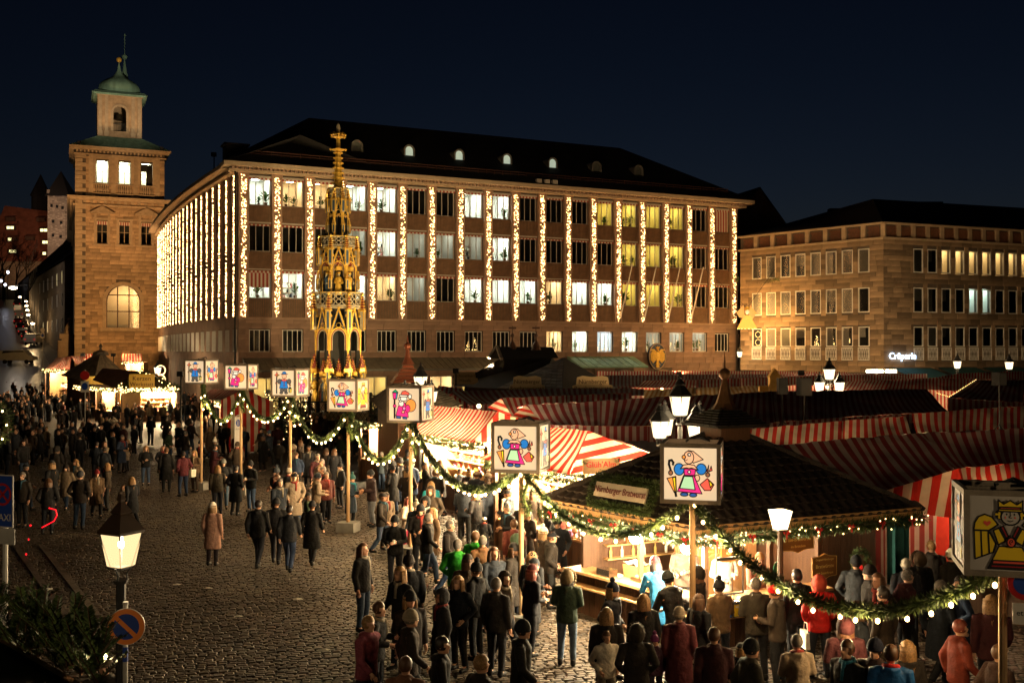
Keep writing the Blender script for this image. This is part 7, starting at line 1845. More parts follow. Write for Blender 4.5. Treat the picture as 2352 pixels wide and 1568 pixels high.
bm = MB(); bm.ball((0,0,.0), .05, 8, 5, (1.3,.9,.7)); BM_ = bm.mesh('bread_roll'); BM_.materials.append(mat('bread', (.5,.26,.08)))
for k in range(26): ob('bread_roll', BM_, None, t, loc=(rr.uniform(-.36,.36), rr.uniform(-.18,.18), .06+rr.uniform(0,.06)), rot=rr.uniform(0,3))
t = thing('napkin_box', 'small steel box with paper plates at the far counter end', 'box', pc(.08,.66,1.045), yV); mb = MB(); mb.bx(-.2,.2,-.12,.12,0,.16); mb.build('box', MATS['polished_steel'], t); mb = MB(); mb.bx(-.22,.1,-.32,-.14,0,.012); mb.build('plates', MATS['white_cloth'], t)
t = thing('wreath_bow', 'small fir wreath with a red bow on the plank wall', 'wreath', hp(1975,1285,1.65) + Vector((0,-.05,0)), yU); mb = MB(); needles(mb, [(.2*math.cos(a_), 0, .2*math.sin(a_)) for a_ in [i*PI/6 for i in range(13)]], .08, 300, rr, .08); mb.build('foliage', [fir, fir2], t); mb = MB(); mb.octa((-.06,-.08,-.12), .06); mb.octa((.06,-.08,-.12), .06); mb.bar((-.02,-.08,-.15),(-.07,-.08,-.4), .05, .01); mb.bar((.02,-.08,-.15),(.06,-.08,-.36), .05, .01); mb.build('bow', MATS['red_ribbon'], t)
cb = thing('teal_curtain', 'teal cloth hanging at the end of the plank wall', 'curtain', hp(2062,1240,1.9), yU); mb = MB(); mb.grid([[(-.3+.06*i, .05*math.sin(i*1.6), z) for i in range(11)] for z in (.45, 0, -.5, -.9)]); mb.build('cloth', mat('teal_cloth', (.02,.1,.1), .8), cb)

# ================================================================ signs and poles
def round_sign(mb_parts, R_): pass
t = thing('no_parking_sign', 'round blue and orange no parking sign on a grey pole', 'traffic sign', at(290, 1438, 12.3) - Vector((0,0,at(290,1438,12.3).z)), .12)
zc = at(290,1438,12.3).z; R_ = .215
mb = MB(); mb.tube([(-.02,.05,0),(-.02,.05,zc+.26)], .03, 8); mb.lathe([(.034,zc+.25),(.034,zc+.28)], 8, (-.02,.05,0)); mb.build('pole', mat('galvanised', (.4,.38,.35), .5, .2, 5), t)
mb = MB(); mb.extrude([(x*R_, zc+z*R_) for x, z in el(0,0,1,1,36)], -.01, .004); d = mb.build('disc', mat('sign_white', (.6,.55,.5), .4, .05), t)
mb = MB(); mb.extrude([(x*R_*.97, zc+z*R_*.97) for x, z in el(0,0,1,1,36)], -.0135, -.0105); mb.build('ring', mat('sign_orange', (.9,.26,.05), .4, .05), d)
mb = MB(); mb.extrude([(x*R_*.7, zc+z*R_*.7) for x, z in el(0,0,1,1,36)], -.017, -.014); mb.build('field', mat('sign_blue', (.02,.06,.32), .4, .05), d)
mb = MB(); mb.bar((-R_*.53,-.02,zc+R_*.53),(R_*.53,-.02,zc-R_*.53), .003, .05, up=(1,0,1)); mb.build('slash', MATS['sign_orange'], d)
mb = MB(); mb.tube([(-.02,.05,zc-.42),(-.02,.05,zc-.25)], .032, 10); s_ = mb.build('sticker', MATS['sign_blue'], t); mb = MB()
for k in range(7): a_ = PI*(.15+.7*k/6); mb.bar((-.02,.015,zc-.37),(-.02+.022*math.cos(a_),.015,zc-.37+.05*math.sin(a_)), .006)
mb.build('shell_emblem', gold_l, s_)
tp2 = at(14, 1150, 12.6); t = thing('taxi_sign', 'blue taxi stopping sign with red crossed ring at the picture edge', 'traffic sign', (tp2.x, tp2.y, 0), -.35); zc = tp2.z
mb = MB(); mb.bx(-.2,.12,-.012,.0,zc-.31,zc+.31); d = mb.build('board', MATS['sign_blue'], t); mb = MB(); 
for a_, b_ in (((-.2,zc+.31),(.12,zc+.31)),((-.2,zc-.31),(.12,zc-.31)),((.12,zc-.31),(.12,zc+.31)),((-.2,zc-.31),(-.2,zc+.31))): mb.bar((a_[0],-.015,a_[1]),(b_[0],-.015,b_[1]), .012, .012)
mb.build('border', MATS['sign_white'], d); mb = MB(); o_ = el(0,0,.135,.135,28); o_ = o_+o_[:1]; strip(mb, [(x-.04, zc+.08+z) for x, z in o_], [(x*.8-.04, zc+.08+z*.8) for x, z in o_], -.018, -.013)
mb.bar((-.12,-.016,zc+.0),(.04,-.016,zc+.16), .004, .028, up=(1,0,-1)); mb.bar((-.12,-.016,zc+.16),(.04,-.016,zc+.0), .004, .028, up=(1,0,1)); mb.build('ring', mat('sign_red', (.45,.02,.02), .4, .05), d)
text('TAXI', .12, MATS['sign_white'], d, (-.04,-.016,zc-.2), depth=.002); mb = MB(); mb.bx(-.2,.13,.004,.014,zc-.52,zc-.33); mb.build('back_plate', mat('galvanised', (.4,.38,.35)), t); mb = MB(); mb.tube([(-.05,.04,0),(-.05,.04,zc+.2)], .03, 8); mb.build('pole', MATS['galvanised'], t)
zp = gp(547,1095); t = thing('pedestrian_zone_sign', 'tall framed pedestrian zone sign standing in the crowd', 'traffic sign', (zp.x, zp.y, 0), .3); zt2 = at(547,957,zp.y).z; zm = at(547,1025,zp.y).z
mb = MB(); mb.tube([(-.16,0,0),(-.16,0,zt2),(0,0,zt2+.08),(.16,0,zt2),(.16,0,0)], .03, 6); mb.build('frame', MATS['galvanised'], t); mb = MB(); mb.bx(-.15,.15,-.01,.01,zm,zt2); d = mb.build('board', MATS['sign_white'], t)
mb = MB(); mb.extrude([(x*.11, zt2-.28+z*.16) for x, z in el(0,0,1,1,20)], -.018, -.011); mb.build('blue_disc', MATS['sign_blue'], d); text('ZONE', .09, MATS['black_iron'], d, (0,-.013,zt2-.56), depth=.002)
mb = MB(); mb.tube([(-.02,-.02,zt2-.22),(-.02,-.02,zt2-.34)], .02, 5); mb.ball((-.02,-.02,zt2-.19), .022, 6, 4); mb.bar((-.03,-.02,zt2-.33),(-.05,-.02,zt2-.4), .014); mb.bar((-.01,-.02,zt2-.33),(.02,-.02,zt2-.4), .014); mb.build('walker_emblem', MATS['sign_white'], d)
for k, (px, py, pyb, lab) in enumerate(((195, 862, 955, 'no stopping disc with pedestrian plate before the slate roofed hut'), (98, 758, 815, 'white street sign post by the parked vans'))):
    dep = 72 if k == 0 else 150; p = at(px, py, dep); b0 = 0 if k == 0 else hill(150); t = thing('traffic_sign', lab, 'traffic sign', (p.x, p.y, b0), 0, 'far traffic signs'); z = p.z-b0
    mb = MB(); mb.tube([(0,.05,0),(0,.05,z+.4)], .04, 6); mb.build('pole', MATS['galvanised'], t); mb = MB(); mb.extrude([(x*.32, z+z_*.32) for x, z_ in el(0,0,1,1,20)], -.02, 0); mb.build('disc', MATS['sign_red'] if k == 0 else MATS['sign_white'], t)
    mb = MB(); mb.bx(-.28,.28,-.02,0,z-1.15,z-.4); mb.build('plate', MATS['sign_white'], t); mb = MB(); mb.extrude([(x*.2, z-.75+z_*.25) for x, z_ in el(0,0,1,1,16)], -.03, -.021); mb.build('blue_disc', MATS['sign_blue'], t)
t = thing('edge_traffic_sign', 'red and blue round sign with white plate behind the angel lantern', 'traffic sign', at(2352,1345,12.9)*1 - Vector((0,0,at(2352,1345,12.9).z)), -.3); zc = at(2352,1340,12.9).z
mb = MB(); mb.extrude([(x*.2, zc+z*.2) for x, z in el(.05,0,1,1,24)], -.01, 0); mb.build('disc', MATS['sign_red'], t); mb = MB(); mb.extrude([(x*.13, zc+z*.13) for x, z in el(.05,0,1,1,24)], -.015, -.011); mb.build('field', MATS['sign_blue'], t); mb = MB(); mb.bx(-.13,.3,-.01,0,zc-.5,zc-.24); mb.build('plate', MATS['sign_white'], t); mb = MB(); mb.tube([(.1,.03,0),(.1,.03,zc+.2)], .03, 6); mb.build('pole', MATS['galvanised'], t)
text('et', .1, MATS['black_iron'], t, (-.05,-.013,zc-.36), depth=.002)

# ================================================================ fir boughs on the near stall roof, lower left
nr = thing('near_stall_roof', 'dark boarded stall roof in the lower left corner', 'market stall', at(60,1560,6.5))
O_ = nr.location; q1, q2 = at(-40,1390,7.6), at(215,1600,6.2)
mb = MB(); mb.poly([p-O_ for p in (at(-60,1440,7.8), at(200,1590,6.4), at(60,1800,4.8), at(-160,1600,5.4))]); mb.build('boards', mat('black_boards', (.02,.014,.01), .8, .3, 5), nr); mb = MB(); mb.bar(at(-40,1455,7.6)-O_, at(205,1600,6.3)-O_, .05, .08); mb.build('edge_board', brown_wood, nr)
fb_ = thing('fir_boughs', 'bushy dark fir boughs along the near stall roof', 'greenery', at(100,1480,7.2)); O_ = fb_.location; mb = MB(); r = random.Random(77)
def sprig(mb, p, d, L_, r):
    n = 30; side = d.cross(Vector((0,0,1))).normalized(); up_ = side.cross(d)
    mb.mi = 2; mb.tube([p, p+d*L_], [.008,.003], 4)
    for k in range(n):
        t_ = k/n; b_ = p + d*L_*t_
        for s in (-1, 1):
            q = (side*s*.8 + d*.75 + up_*r.uniform(-.1,.5)).normalized(); ln = .07*(1.1-.5*t_); w = d.cross(q).normalized().cross(q)*.006
            mb.mi = 0 if r.random() < .55 else 1; mb.poly([b_-w, b_+q*ln*.5-w, b_+q*ln, b_+q*ln*.5+w])
for k in range(150):
    t_ = r.random(); base = at(-30 + 265*t_, 1415 + 105*t_ + r.uniform(-45, 60), 7.5-1.1*t_) - O_
    a_ = r.uniform(-.5, 2.4); sprig(mb, base, Vector((math.cos(a_)*.8, -.3+r.uniform(-.4,.4), .45+.4*math.sin(a_))).normalized(), r.uniform(.18,.34), r)
mb.build('foliage', [fir, fir2, brown_wood], fb_)
sl = thing('star_lamp', 'single small bright lamp among the fir boughs', 'lamp', at(238,1507,6.6)); mb = MB(); mb.ball((0,0,0), .022, 8, 6); mb.build('bulb', emit('star_bulb', (1,.8,.4), 14), sl); mb = MB(); mb.tube([(0,0,.02),(-.1,.05,.06),(-.3,.05,.0)], .006, 4); mb.build('cable', black_iron, sl); lamp('lamp_light', sl, (0,-.05,.03), 3.0, (1,.75,.4), .03)
for k, (px, py) in enumerate(((3,942),(2,985),(4,965),(3,1000))):
    pass
lw = thing('left_edge_wreath', 'fir wreath with bulbs at the left picture edge', 'wreath', at(-12, 972, 40)); mb = MB(); c_ = [( .55*math.cos(a_), 0, .75*math.sin(a_)) for a_ in [i*PI/8 for i in range(17)]]; needles(mb, c_, .2, 160, r, .16); mb.build('foliage', [fir, fir2], lw)
for k in range(8): a_ = k*PI/4; ob('bulb', BULBM, None, lw, loc=(.55*math.cos(a_), -.2, .75*math.sin(a_)))
mb = MB(); mb.tube([(0,.1,-lw.location.z),(0,.1,0)], .05, 6); mb.build('pole', pole_wood, lw)
nb = thing('light_trail_tube', 'red light trail shaped as a bent glowing tube at the left', 'decoration', gp(75,1282)); O_ = nb.location; mb = MB(); P_ = lambda x, y: at(x, y, O_.y) - O_  # a moving light's trail built as a solid tube; stand and lamps added
mb.tube([P_(112,1166), P_(128,1170), P_(131,1182), P_(124,1196), P_(96,1211)], .018, 6); mb.build('bent_tube', emit('red_trail_glow', (1,.01,.02), .6), nb)
mb = MB(); mb.tube([P_(96,1211), P_(74,1215), P_(66,1245), P_(58,1280), Vector((0,0,.02))], .014, 5); mb.build('stand', black_iron, nb)
for a_ in ((70,1206),(66,1238),(60,1272)): mb = MB(); mb.ball(P_(*a_), .03, 8, 5); mb.build('red_lamp', MATS['red_trail_glow'], nb)

lamp('sign_light', gs, (0,-.6,.3), 14, (1,.75,.45), .05)
# ================================================================ people
POSE = {
 'stand': dict(arms=(((.2,0,1.42),(.26,.04,1.14),(.26,-.04,.88)), ((-.2,0,1.42),(-.26,.04,1.14),(-.26,-.04,.88))), legs=(((.1,0,.92),(.11,-.02,.5),(.11,.02,.09)), ((-.1,0,.92),(-.11,-.02,.5),(-.11,.02,.09))), tilt=0),
 'pocket': dict(arms=(((.2,0,1.42),(.31,.1,1.15),(.2,-.13,.98)), ((-.2,0,1.42),(-.31,.1,1.15),(-.2,-.13,.98))), legs=(((.1,0,.92),(.13,-.05,.5),(.15,0,.09)), ((-.1,0,.92),(-.11,0,.5),(-.11,.05,.09))), tilt=2),
 'hold': dict(arms=(((.2,0,1.42),(.27,-.02,1.14),(.1,-.29,1.17)), ((-.2,0,1.42),(-.27,.0,1.14),(-.12,-.25,1.1))), legs=(((.1,0,.92),(.11,-.03,.5),(.12,.02,.09)), ((-.1,0,.92),(-.12,-.0,.5),(-.13,.05,.09))), tilt=4),
 'photo': dict(arms=(((.2,0,1.42),(.29,-.2,1.4),(.09,-.33,1.6)), ((-.2,0,1.42),(-.29,-.2,1.4),(-.09,-.33,1.6))), legs=(((.1,0,.92),(.13,-.03,.5),(.16,.02,.09)), ((-.1,0,.92),(-.13,-.0,.5),(-.15,.05,.09))), tilt=-3),
 'walk': dict(arms=(((.2,0,1.42),(.25,.14,1.15),(.25,.05,.9)), ((-.2,0,1.42),(-.25,-.06,1.14),(-.23,-.26,.97))), legs=(((.1,0,.92),(.1,-.2,.52),(.1,-.24,.1)), ((-.1,0,.92),(-.1,.03,.49),(-.1,.27,.14))), tilt=3),
 'lean': dict(arms=(((.2,0,1.42),(.25,-.2,1.16),(.15,-.42,1.12)), ((-.2,0,1.42),(-.25,-.2,1.16),(-.13,-.42,1.12))), legs=(((.1,0,.92),(.11,.0,.5),(.12,.08,.09)), ((-.1,0,.92),(-.12,-.05,.5),(-.13,.0,.09))), tilt=16),
}
def bend(v, tilt):
    if not tilt or v[2] < .85: return v
    a = math.radians(tilt)*min(1, (v[2]-.85)/.25); y, z = v[1], v[2]-.95
    return (v[0], y*math.cos(a) - z*math.sin(a), .95 + y*math.sin(a) + z*math.cos(a))
def fuse(mb, name, voxel, extra=None, it=5):
    """merge overlapping shapes into one continuous skin"""
    me = mb.mesh(name + '_raw'); o = bpy.data.objects.new(name + '_tmp', me); COL.objects.link(o)
    m = o.modifiers.new('r', 'REMESH'); m.mode = 'VOXEL'; m.voxel_size = voxel
    s = o.modifiers.new('s', 'SMOOTH'); s.iterations = it; s.factor = .5
    dg = bpy.context.evaluated_depsgraph_get(); out = bpy.data.meshes.new_from_object(o.evaluated_get(dg)); out.name = name
    bpy.data.objects.remove(o); bpy.data.meshes.remove(me)
    if extra:
        vs = [tuple(v.co) for v in out.vertices]; fs = [tuple(p.vertices) for p in out.polygons]; n = len(vs)
        vs += extra.v; fs += [tuple(n+i for i in f) for f in extra.f]; bpy.data.meshes.remove(out); out = bpy.data.meshes.new(name); out.from_pydata(vs, [], fs)
    out.polygons.foreach_set('use_smooth', [True]*len(out.polygons)); out.update(); return out
HEAD = Vector((0, -.015, 1.615))
def make_body(p):
    P = POSE[p]; mb = MB(); ex = MB()
    mb.lathe([(.1,.86),(.15,.95),(.135,1.1),(.16,1.28),(.17,1.38),(.11,1.46),(.05,1.49)], 12, sy=.66)
    mb.tube([(0,.015,1.42),(0,0,1.52),(0,-.005,1.58)], [.062,.055,.055], 10)
    mb.ball((0,.012,1.645), .098, 14, 10, (.84,1.02,1.1)); mb.ball((0,-.03,1.585), .072, 12, 8, (.86,.95,1.05))
    mb.tube([(0,-.085,1.65),(0,-.118,1.613),(0,-.095,1.6)], [.012,.021,.016], 6); mb.ball((0,-.088,1.54), .024, 8, 5); mb.ball((0,-.094,1.578), .018, 8, 5, (1.5,1,.6))
    for s in (-1, 1): mb.ball((s*.083,.015,1.62), .026, 8, 5, (.45,.8,1.25)); mb.ball((s*.04,-.075,1.655), .02, 8, 5, (1.3,.6,.5))
    for k, (sh, e, w) in enumerate(P['arms']):
        s = 1 if k == 0 else -1; sh, e, w = Vector(sh), Vector(e), Vector(w)
        mb.tube([sh*.9+Vector((0,0,.14))*.1, sh, e, w], [.05,.056,.044,.032], 8)
        d = (w-e).normalized(); side = d.cross(Vector((s,0,.2))).normalized(); nn = side.cross(d)
        pc_ = w + d*.05; mb.tube([w, pc_, w+d*.095], [.03,.038,.032], 8)
        for f in range(4):
            o = w + d*.085 + side*(f-1.5)*.019; L_ = (.062,.075,.07,.052)[f]; ex.tube([o, o+d*L_*.5, o+d*L_*.85-nn*s*.018, o+d*L_-nn*s*.04], [.0095,.009,.008,.006], 6)
        o = w + d*.03 + side*.03; ex.tube([o, o+side*.025+d*.03, o+side*.028+d*.06-nn*s*.012], [.011,.01,.007], 6)
    for hp_, k_, a_ in P['legs']:
        hp_, k_, a_ = Vector(hp_), Vector(k_), Vector(a_); mb.tube([hp_, k_, a_], [.085,.056,.038], 8); mb.tube([a_, a_+Vector((0,-.12,-.05))], [.035,.03], 6)
    mb.v = [bend(v, P['tilt']) for v in mb.v]; ex.v = [bend(v, P['tilt']) for v in ex.v]
    return fuse(mb, 'person', .016, ex, 3)
def make_coat(p, long):
    P = POSE[p]; mb = MB()
    if long: prof = [(.255,.48),(.25,.6),(.235,.8),(.21,.95),(.19,1.1),(.205,1.28),(.2,1.4),(.13,1.47),(.085,1.53)]
    else: prof = [(.205,.8),(.215,.86),(.205,.95),(.2,1.08),(.212,1.28),(.2,1.4),(.13,1.47),(.085,1.53)]
    mb.lathe(prof, 16, sy=.72)
    mb.tube([(-.1,.07,1.47),(0,.115,1.45),(.1,.07,1.47)], [.035,.055,.035], 8)      # collar and hood roll
    for sh, e, w in P['arms']:
        sh, e, w = Vector(sh), Vector(e), Vector(w); mb.tube([sh*.7+Vector((0,0,.43)), sh, e, e.lerp(w,.55), w], [.07,.084,.068,.06,.052], 10)
    if long and p == 'walk': mb.tube([(0,-.05,.8),(.05,-.16,.5)], [.15,.16], 8)
    mb.v = [bend(v, P['tilt']) for v in mb.v]
    # quilting folds across sleeves and trunk
    return fuse(mb, 'coat', .021, None, 3)
def make_trousers(p):
    P = POSE[p]; mb = MB(); mb.lathe([(.13,.78),(.165,.86),(.165,.98)], 12, sy=.75)
    for h_, k_, a_ in P['legs']:
        h_, k_, a_ = Vector(h_), Vector(k_), Vector(a_); mb.tube([h_+Vector((0,0,.02)), h_.lerp(k_,.5), k_, k_.lerp(a_,.5), a_+Vector((0,0,.02))], [.105,.092,.074,.066,.06], 10)
    return fuse(mb, 'trousers', .018, None, 3)
def make_shoe():
    mb = MB(); mb.tube([(0,.05,.05),(0,-.05,.045),(0,-.16,.035)], [.05,.05,.036], 8); mb.tube([(0,.03,.05),(0,.02,.13)], [.05,.05], 8); return fuse(mb, 'shoe', .014, None, 2)
def head_piece(kind_):
    mb = MB(); mb.smooth = True; n, m = 18, 12
    def shell(r, sc, c, cut, nz=0.0):
        rows = []
        for i in range(m+1):
            th = PI*(.02+.96*i/m); rows.append([(c[0]+sc[0]*r*math.sin(th)*math.cos(2*PI*j/n), c[1]+sc[1]*r*math.sin(th)*math.sin(2*PI*j/n), c[2]-sc[2]*r*math.cos(th)) for j in range(n)])
        n0 = len(mb.v)
        for row in rows: mb.v += row
        for i in range(m):
            for j in range(n):
                q = (n0+i*n+j, n0+i*n+(j+1) % n, n0+(i+1)*n+(j+1) % n, n0+(i+1)*n+j); ce = sum((Vector(mb.v[k]) for k in q), Vector())/4
                if not cut(ce): mb.face(q)
        mb.face([n0+m*n+j for j in range(n)])
    if kind_ == 'short_hair': shell(.108, (.88,1.0,1.1), (0,.022,.04), lambda c: (c.y < -.03 and c.z < .075) or c.z < -.05)
    if kind_ == 'long_hair':
        shell(.116, (.9,1.0,1.08), (0,.02,.035), lambda c: (c.y < -.02 and c.z < .085) or c.z < -.02)
        rr = random.Random(4)
        for q in range(2):
            for k in range(30):
                a_ = PI*(-.1 + 1.2*(k+.5*q)/29); R0 = .1-.02*q; x, y = R0*math.cos(a_), .02+R0*1.05*math.sin(a_); L_ = rr.uniform(.26,.36)
                mb.tube([(x*.98,y,.08),(x*1.06,y*1.04,-.04),(x*1.05,y*1.1,-.16),(x*.98+rr.uniform(-.02,.02),y*1.12+.01,-L_*.8),(x*.86+rr.uniform(-.025,.025),y*1.1+.01,-L_)], [.016,.019,.018,.014,.003], 5)
    if kind_ in ('beanie', 'bobble'):
        shell(.117, (.9,1.02,1.15), (0,.02,.045), lambda c: c.z < .028)
        mb.tube([(.102*math.cos(a_), .02+.114*math.sin(a_), .036) for a_ in [2*PI*i/18 for i in range(19)]], .011, 6, False)
        if kind_ == 'bobble': mb.ball((0,.03,.205), .05, 10, 7)
    if kind_ == 'cap':
        shell(.112, (.9,1.02,.95), (0,.015,.045), lambda c: c.z < .045); mb.grid([[(.08*math.cos(a_), -.08-.09*math.sin(a_)*q, .06-.02*q) for a_ in [PI*i/8 for i in range(9)]] for q in (.0,1.0)])
    if kind_ == 'hood': shell(.14, (.92,1.05,1.15), (0,.03,.02), lambda c: (c.y < -.06 and c.z < .1) or c.z < -.13)
    if kind_ == 'fur_hood':
        shell(.14, (.92,1.05,1.15), (0,.04,.02), lambda c: (c.y < -.05 and c.z < .1) or c.z < -.13)
        for i in range(20): a_ = 2*PI*i/20; mb.ball((.125*math.cos(a_), -.075, .0+.15*math.sin(a_)), .035, 6, 4)
    if 'hair' in kind_: mb.v = [tuple(Vector(v)*(1 + .09*noise.noise(Vector(v)*38))) for v in mb.v]
    return mb.mesh(kind_)
HP = {k: head_piece(k) for k in ('short_hair','long_hair','beanie','bobble','cap','hood','fur_hood')}
em = MB()
for s in (-1, 1): em.ball((s*.036,-.093,.035), .0095, 6, 4, (1.3,.6,.8))
EYES = em.mesh('eyes'); EYES.materials.append(mat('eye_dark', (.02,.015,.012), .3, 0))
BODY = {p: make_body(p) for p in POSE}; COAT = {(p, l): make_coat(p, l) for p in POSE for l in (0, 1)}; TRO = {p: make_trousers(p) for p in POSE}; SHOE = make_shoe()
mb = MB(); mb.smooth = True; mb.tube([(.085*math.cos(a_), .0+.085*math.sin(a_), .02*math.sin(a_)) for a_ in [2*PI*i/14 for i in range(15)]], .035, 8, False); mb.tube([(.03,-.1,0),(.04,-.13,-.12),(.03,-.14,-.25)], [.035,.035,.03], 6); SCARF = mb.mesh('scarf')
mb = MB(); mb.smooth = True; mb.tube([(0,.15,1.05),(0,.2,1.15),(0,.2,1.3),(0,.16,1.42)], [.1,.14,.14,.09], 10); PACK = mb.mesh('backpack')
mb = MB(); mb.extrude([(-.14,0),(.14,0),(.16,.3),(-.16,.3)][::-1], -.05, .05); mb.tube([(-.1,0,.3),(-.06,0,.45),(.06,0,.45),(.1,0,.3)], .01, 5); BAGM = mb.mesh('bag')
mb = MB(); mb.lathe([(.03,0),(.035,.08),(.03,.085)], 10); mb.tube([(.035,0,.06),(.06,0,.05),(.035,0,.02)], .007, 5); CUP = mb.mesh('cup')
mb = MB(); mb.box((0,0,0), (.075,.01,.15)); PHONE = mb.mesh('phone')
for me in list(BODY.values()) + list(COAT.values()) + list(TRO.values()) + [SHOE, SCARF, PACK, BAGM, CUP, PHONE] + list(HP.values()): me.materials.append(None)
CLOTH = {}
def cloth(c, rough=.85):
    """woven or quilted garment of one colour"""
    key = (c, rough)
    if key not in CLOTH:
        CLOTH[key] = mat('cloth_%s_%d' % (c, int(rough*100)), srgb(c), rough, .3, 6, .9, 11, spec=.3)
    return CLOTH[key]
def setm(o, m): o.material_slots[0].link = 'OBJECT'; o.material_slots[0].material = m; return o
SK = [mat('skin_a', (.5,.27,.17), .55, .12, 8), mat('skin_b', (.42,.21,.13), .55, .12, 8), mat('skin_c', (.55,.32,.22), .55, .12, 8)]
HAIRC = {'blonde': mat('hair_blonde', (.24,.13,.05), .55, .6, 40), 'brown': mat('hair_brown', (.08,.035,.015), .5, .3, 20), 'dark': mat('hair_dark', (.018,.012,.01), .45, .3, 20), 'grey': mat('hair_grey', (.13,.11,.095), .7, .5, 40), 'red': mat('hair_red', (.16,.035,.02), .5, .3, 20)}
def person(label, pos, rot, h=1.75, pose='stand', coat=(0,'1a1a1c'), tro='17181c', hair=('short_hair','dark'), hat=None, skin=0, scarf=None, pack=None, bag=None, cup=False, phone=False, group=None, simple=False, shoes='141210'):
    s = h/1.75
    o = setm(ob('person', BODY[pose], None, None, loc=(pos[0], pos[1], .05 if len(pos) < 3 else pos[2]), rot=rot, sc=s), SK[skin]); tag(o, label, 'person', group)
    setm(ob('coat', COAT[(pose, coat[0])], None, o), cloth(coat[1], coat[2] if len(coat) > 2 else .85)); setm(ob('trousers', TRO[pose], None, o), cloth(tro))
    if not simple:
        for hp_, k_, a_ in POSE[pose]['legs']: setm(ob('shoe', SHOE, None, o, loc=(a_[0], a_[1], a_[2]-.09)), cloth(shoes, .5))
    hl = Vector(bend(tuple(HEAD), POSE[pose]['tilt'])); ti = (math.radians(POSE[pose]['tilt']), 0, 0)
    if hair: setm(ob('hair', HP[hair[0]], None, o, loc=hl, rot=ti), HAIRC[hair[1]])
    if hat: setm(ob('hood' if 'hood' in hat[0] else 'hat', HP[hat[0]], None, o, loc=hl, rot=ti, sc=1.03), cloth(hat[1]))
    if not simple: ob('eyes', EYES, None, o, loc=hl, rot=ti)
    if scarf: setm(ob('scarf', SCARF, None, o, loc=hl + Vector((0,.02,-.13)), rot=ti), cloth(scarf))
    if pack: setm(ob('backpack', PACK, None, o), cloth(pack))
    if bag:
        w = Vector(POSE[pose]['arms'][0][2]); b_ = setm(ob('bag', BAGM, None, None, loc=o.matrix_basis @ (w + Vector((0,0,-.5))), rot=rot+PI/2), cloth(bag)); tag(b_, 'hand bag of the ' + label, 'bag')
        b_['label'] = 'pale bag carried by the ' + ('person in the vivid red jacket' if 'red' in label else 'fair haired person in brown')
    if cup:
        w = Vector(bend(POSE[pose]['arms'][0][2], POSE[pose]['tilt'])); M = Matrix.Translation(o.location) @ Matrix.Rotation(rot, 4, 'Z') @ Matrix.Scale(s, 4); c_ = setm(ob('cup', CUP, None, None, loc=M @ (w + Vector((-.03,-.06,0)))), cloth('d8cdbb', .4)); tag(c_, 'white mug held by the ' + ' '.join(label.replace('person in ', 'person in ').split()[:8]), 'mug')
    if phone:
        w = Vector(bend((0,-.4,1.63), POSE[pose]['tilt'])); M = Matrix.Translation(o.location) @ Matrix.Rotation(rot, 4, 'Z') @ Matrix.Scale(s, 4); c_ = setm(ob('phone', PHONE, None, None, loc=M @ w, rot=rot), cloth('0c0c10', .2)); tag(c_, 'phone held up by the ' + ' '.join(label.split()[:5]), 'phone')
    return o
def hd(px, py, h): v = hp(px, py, h*.93); return (v.x, v.y)
used = []
def put(pos, *a, **k): used.append((pos[0], pos[1])); return person(k.pop('label'), pos, *a, **k)
def g2(px, py): v = gp(px, py); return (v.x, v.y)
R_ = math.radians
# --- people one can make out
put(g2(488,1302), R_(170), 1.66, 'stand', (1,'b58a78'), '2a2225', ('long_hair','blonde'), ('beanie','d9cfc2'), label='person in long pink coat and white cap alone on the cobbles')
for k, (px, py, rz, c, t, ht) in enumerate(((592,1308,170,'121214','1b1d25',None),(634,1300,185,'19181a','202028',('beanie','111113')),(664,1318,178,'141519','26324a',None),(716,1302,172,'101012','141418',('beanie','16161a')))):
    put(g2(px,py), R_(rz), 1.78 - .03*k, 'walk', (1 if k == 3 else 0, c), t, ('short_hair',('dark','brown','dark','brown')[k]), ht, label='person in dark coat, ' + ('first','second','third','last')[k] + ' of four walking abreast on the cobbles', group='four walking abreast')
put(g2(512,1172), R_(20), 1.8, 'hold', (0,'16171a'), '5d7590', ('short_hair','brown'), ('beanie','6b6a66'), pack='202225', label='person in grey knitted cap and jeans with rucksack straps')
put(g2(541,1186), R_(160), 1.72, 'pocket', (1,'0e0e10'), '101012', ('short_hair','dark'), label='person in black coat between two standing friends')
put(g2(577,1178), R_(-30), 1.8, 'hold', (0,'131315'), '4a5f80', ('short_hair','dark'), ('beanie','151517'), label='person in black jacket and blue jeans drinking with friends', cup=True)
put(g2(382,1132), R_(200), 1.8, 'stand', (1,'131213'), '121214', ('short_hair','brown'), label='person in black coat waiting beside the dark red jacket')
put(g2(421,1142), R_(230), 1.76, 'pocket', (0,'4a1a22'), '22304a', ('short_hair','dark'), ('cap','1a1a1c'), label='person in dark red jacket, cap and dark jeans')
put(g2(448,1132), R_(-20), 1.68, 'hold', (0,'574433'), '3a2f26', ('long_hair','blonde'), scarf='8a7a60', bag='e5dccb', label='person with fair hair and brown jacket holding a white bag')
put(g2(190,1037), R_(150), 1.65, 'stand', (0,'17171a'), '1a1a1e', ('long_hair','brown'), shoes='b8b0a4', label='person in black jacket and pale shoes by the picture takers')
put(g2(217,1044), R_(215), 1.68, 'photo', (0,'121214'), '131317', ('long_hair','dark'), phone=True, label='person in black raising a phone towards the candle stall')
put(g2(258,1018), R_(200), 1.66, 'photo', (1,'c4b8a4'), '3a3230', ('short_hair','dark'), phone=True, label='person in white jacket taking a picture')
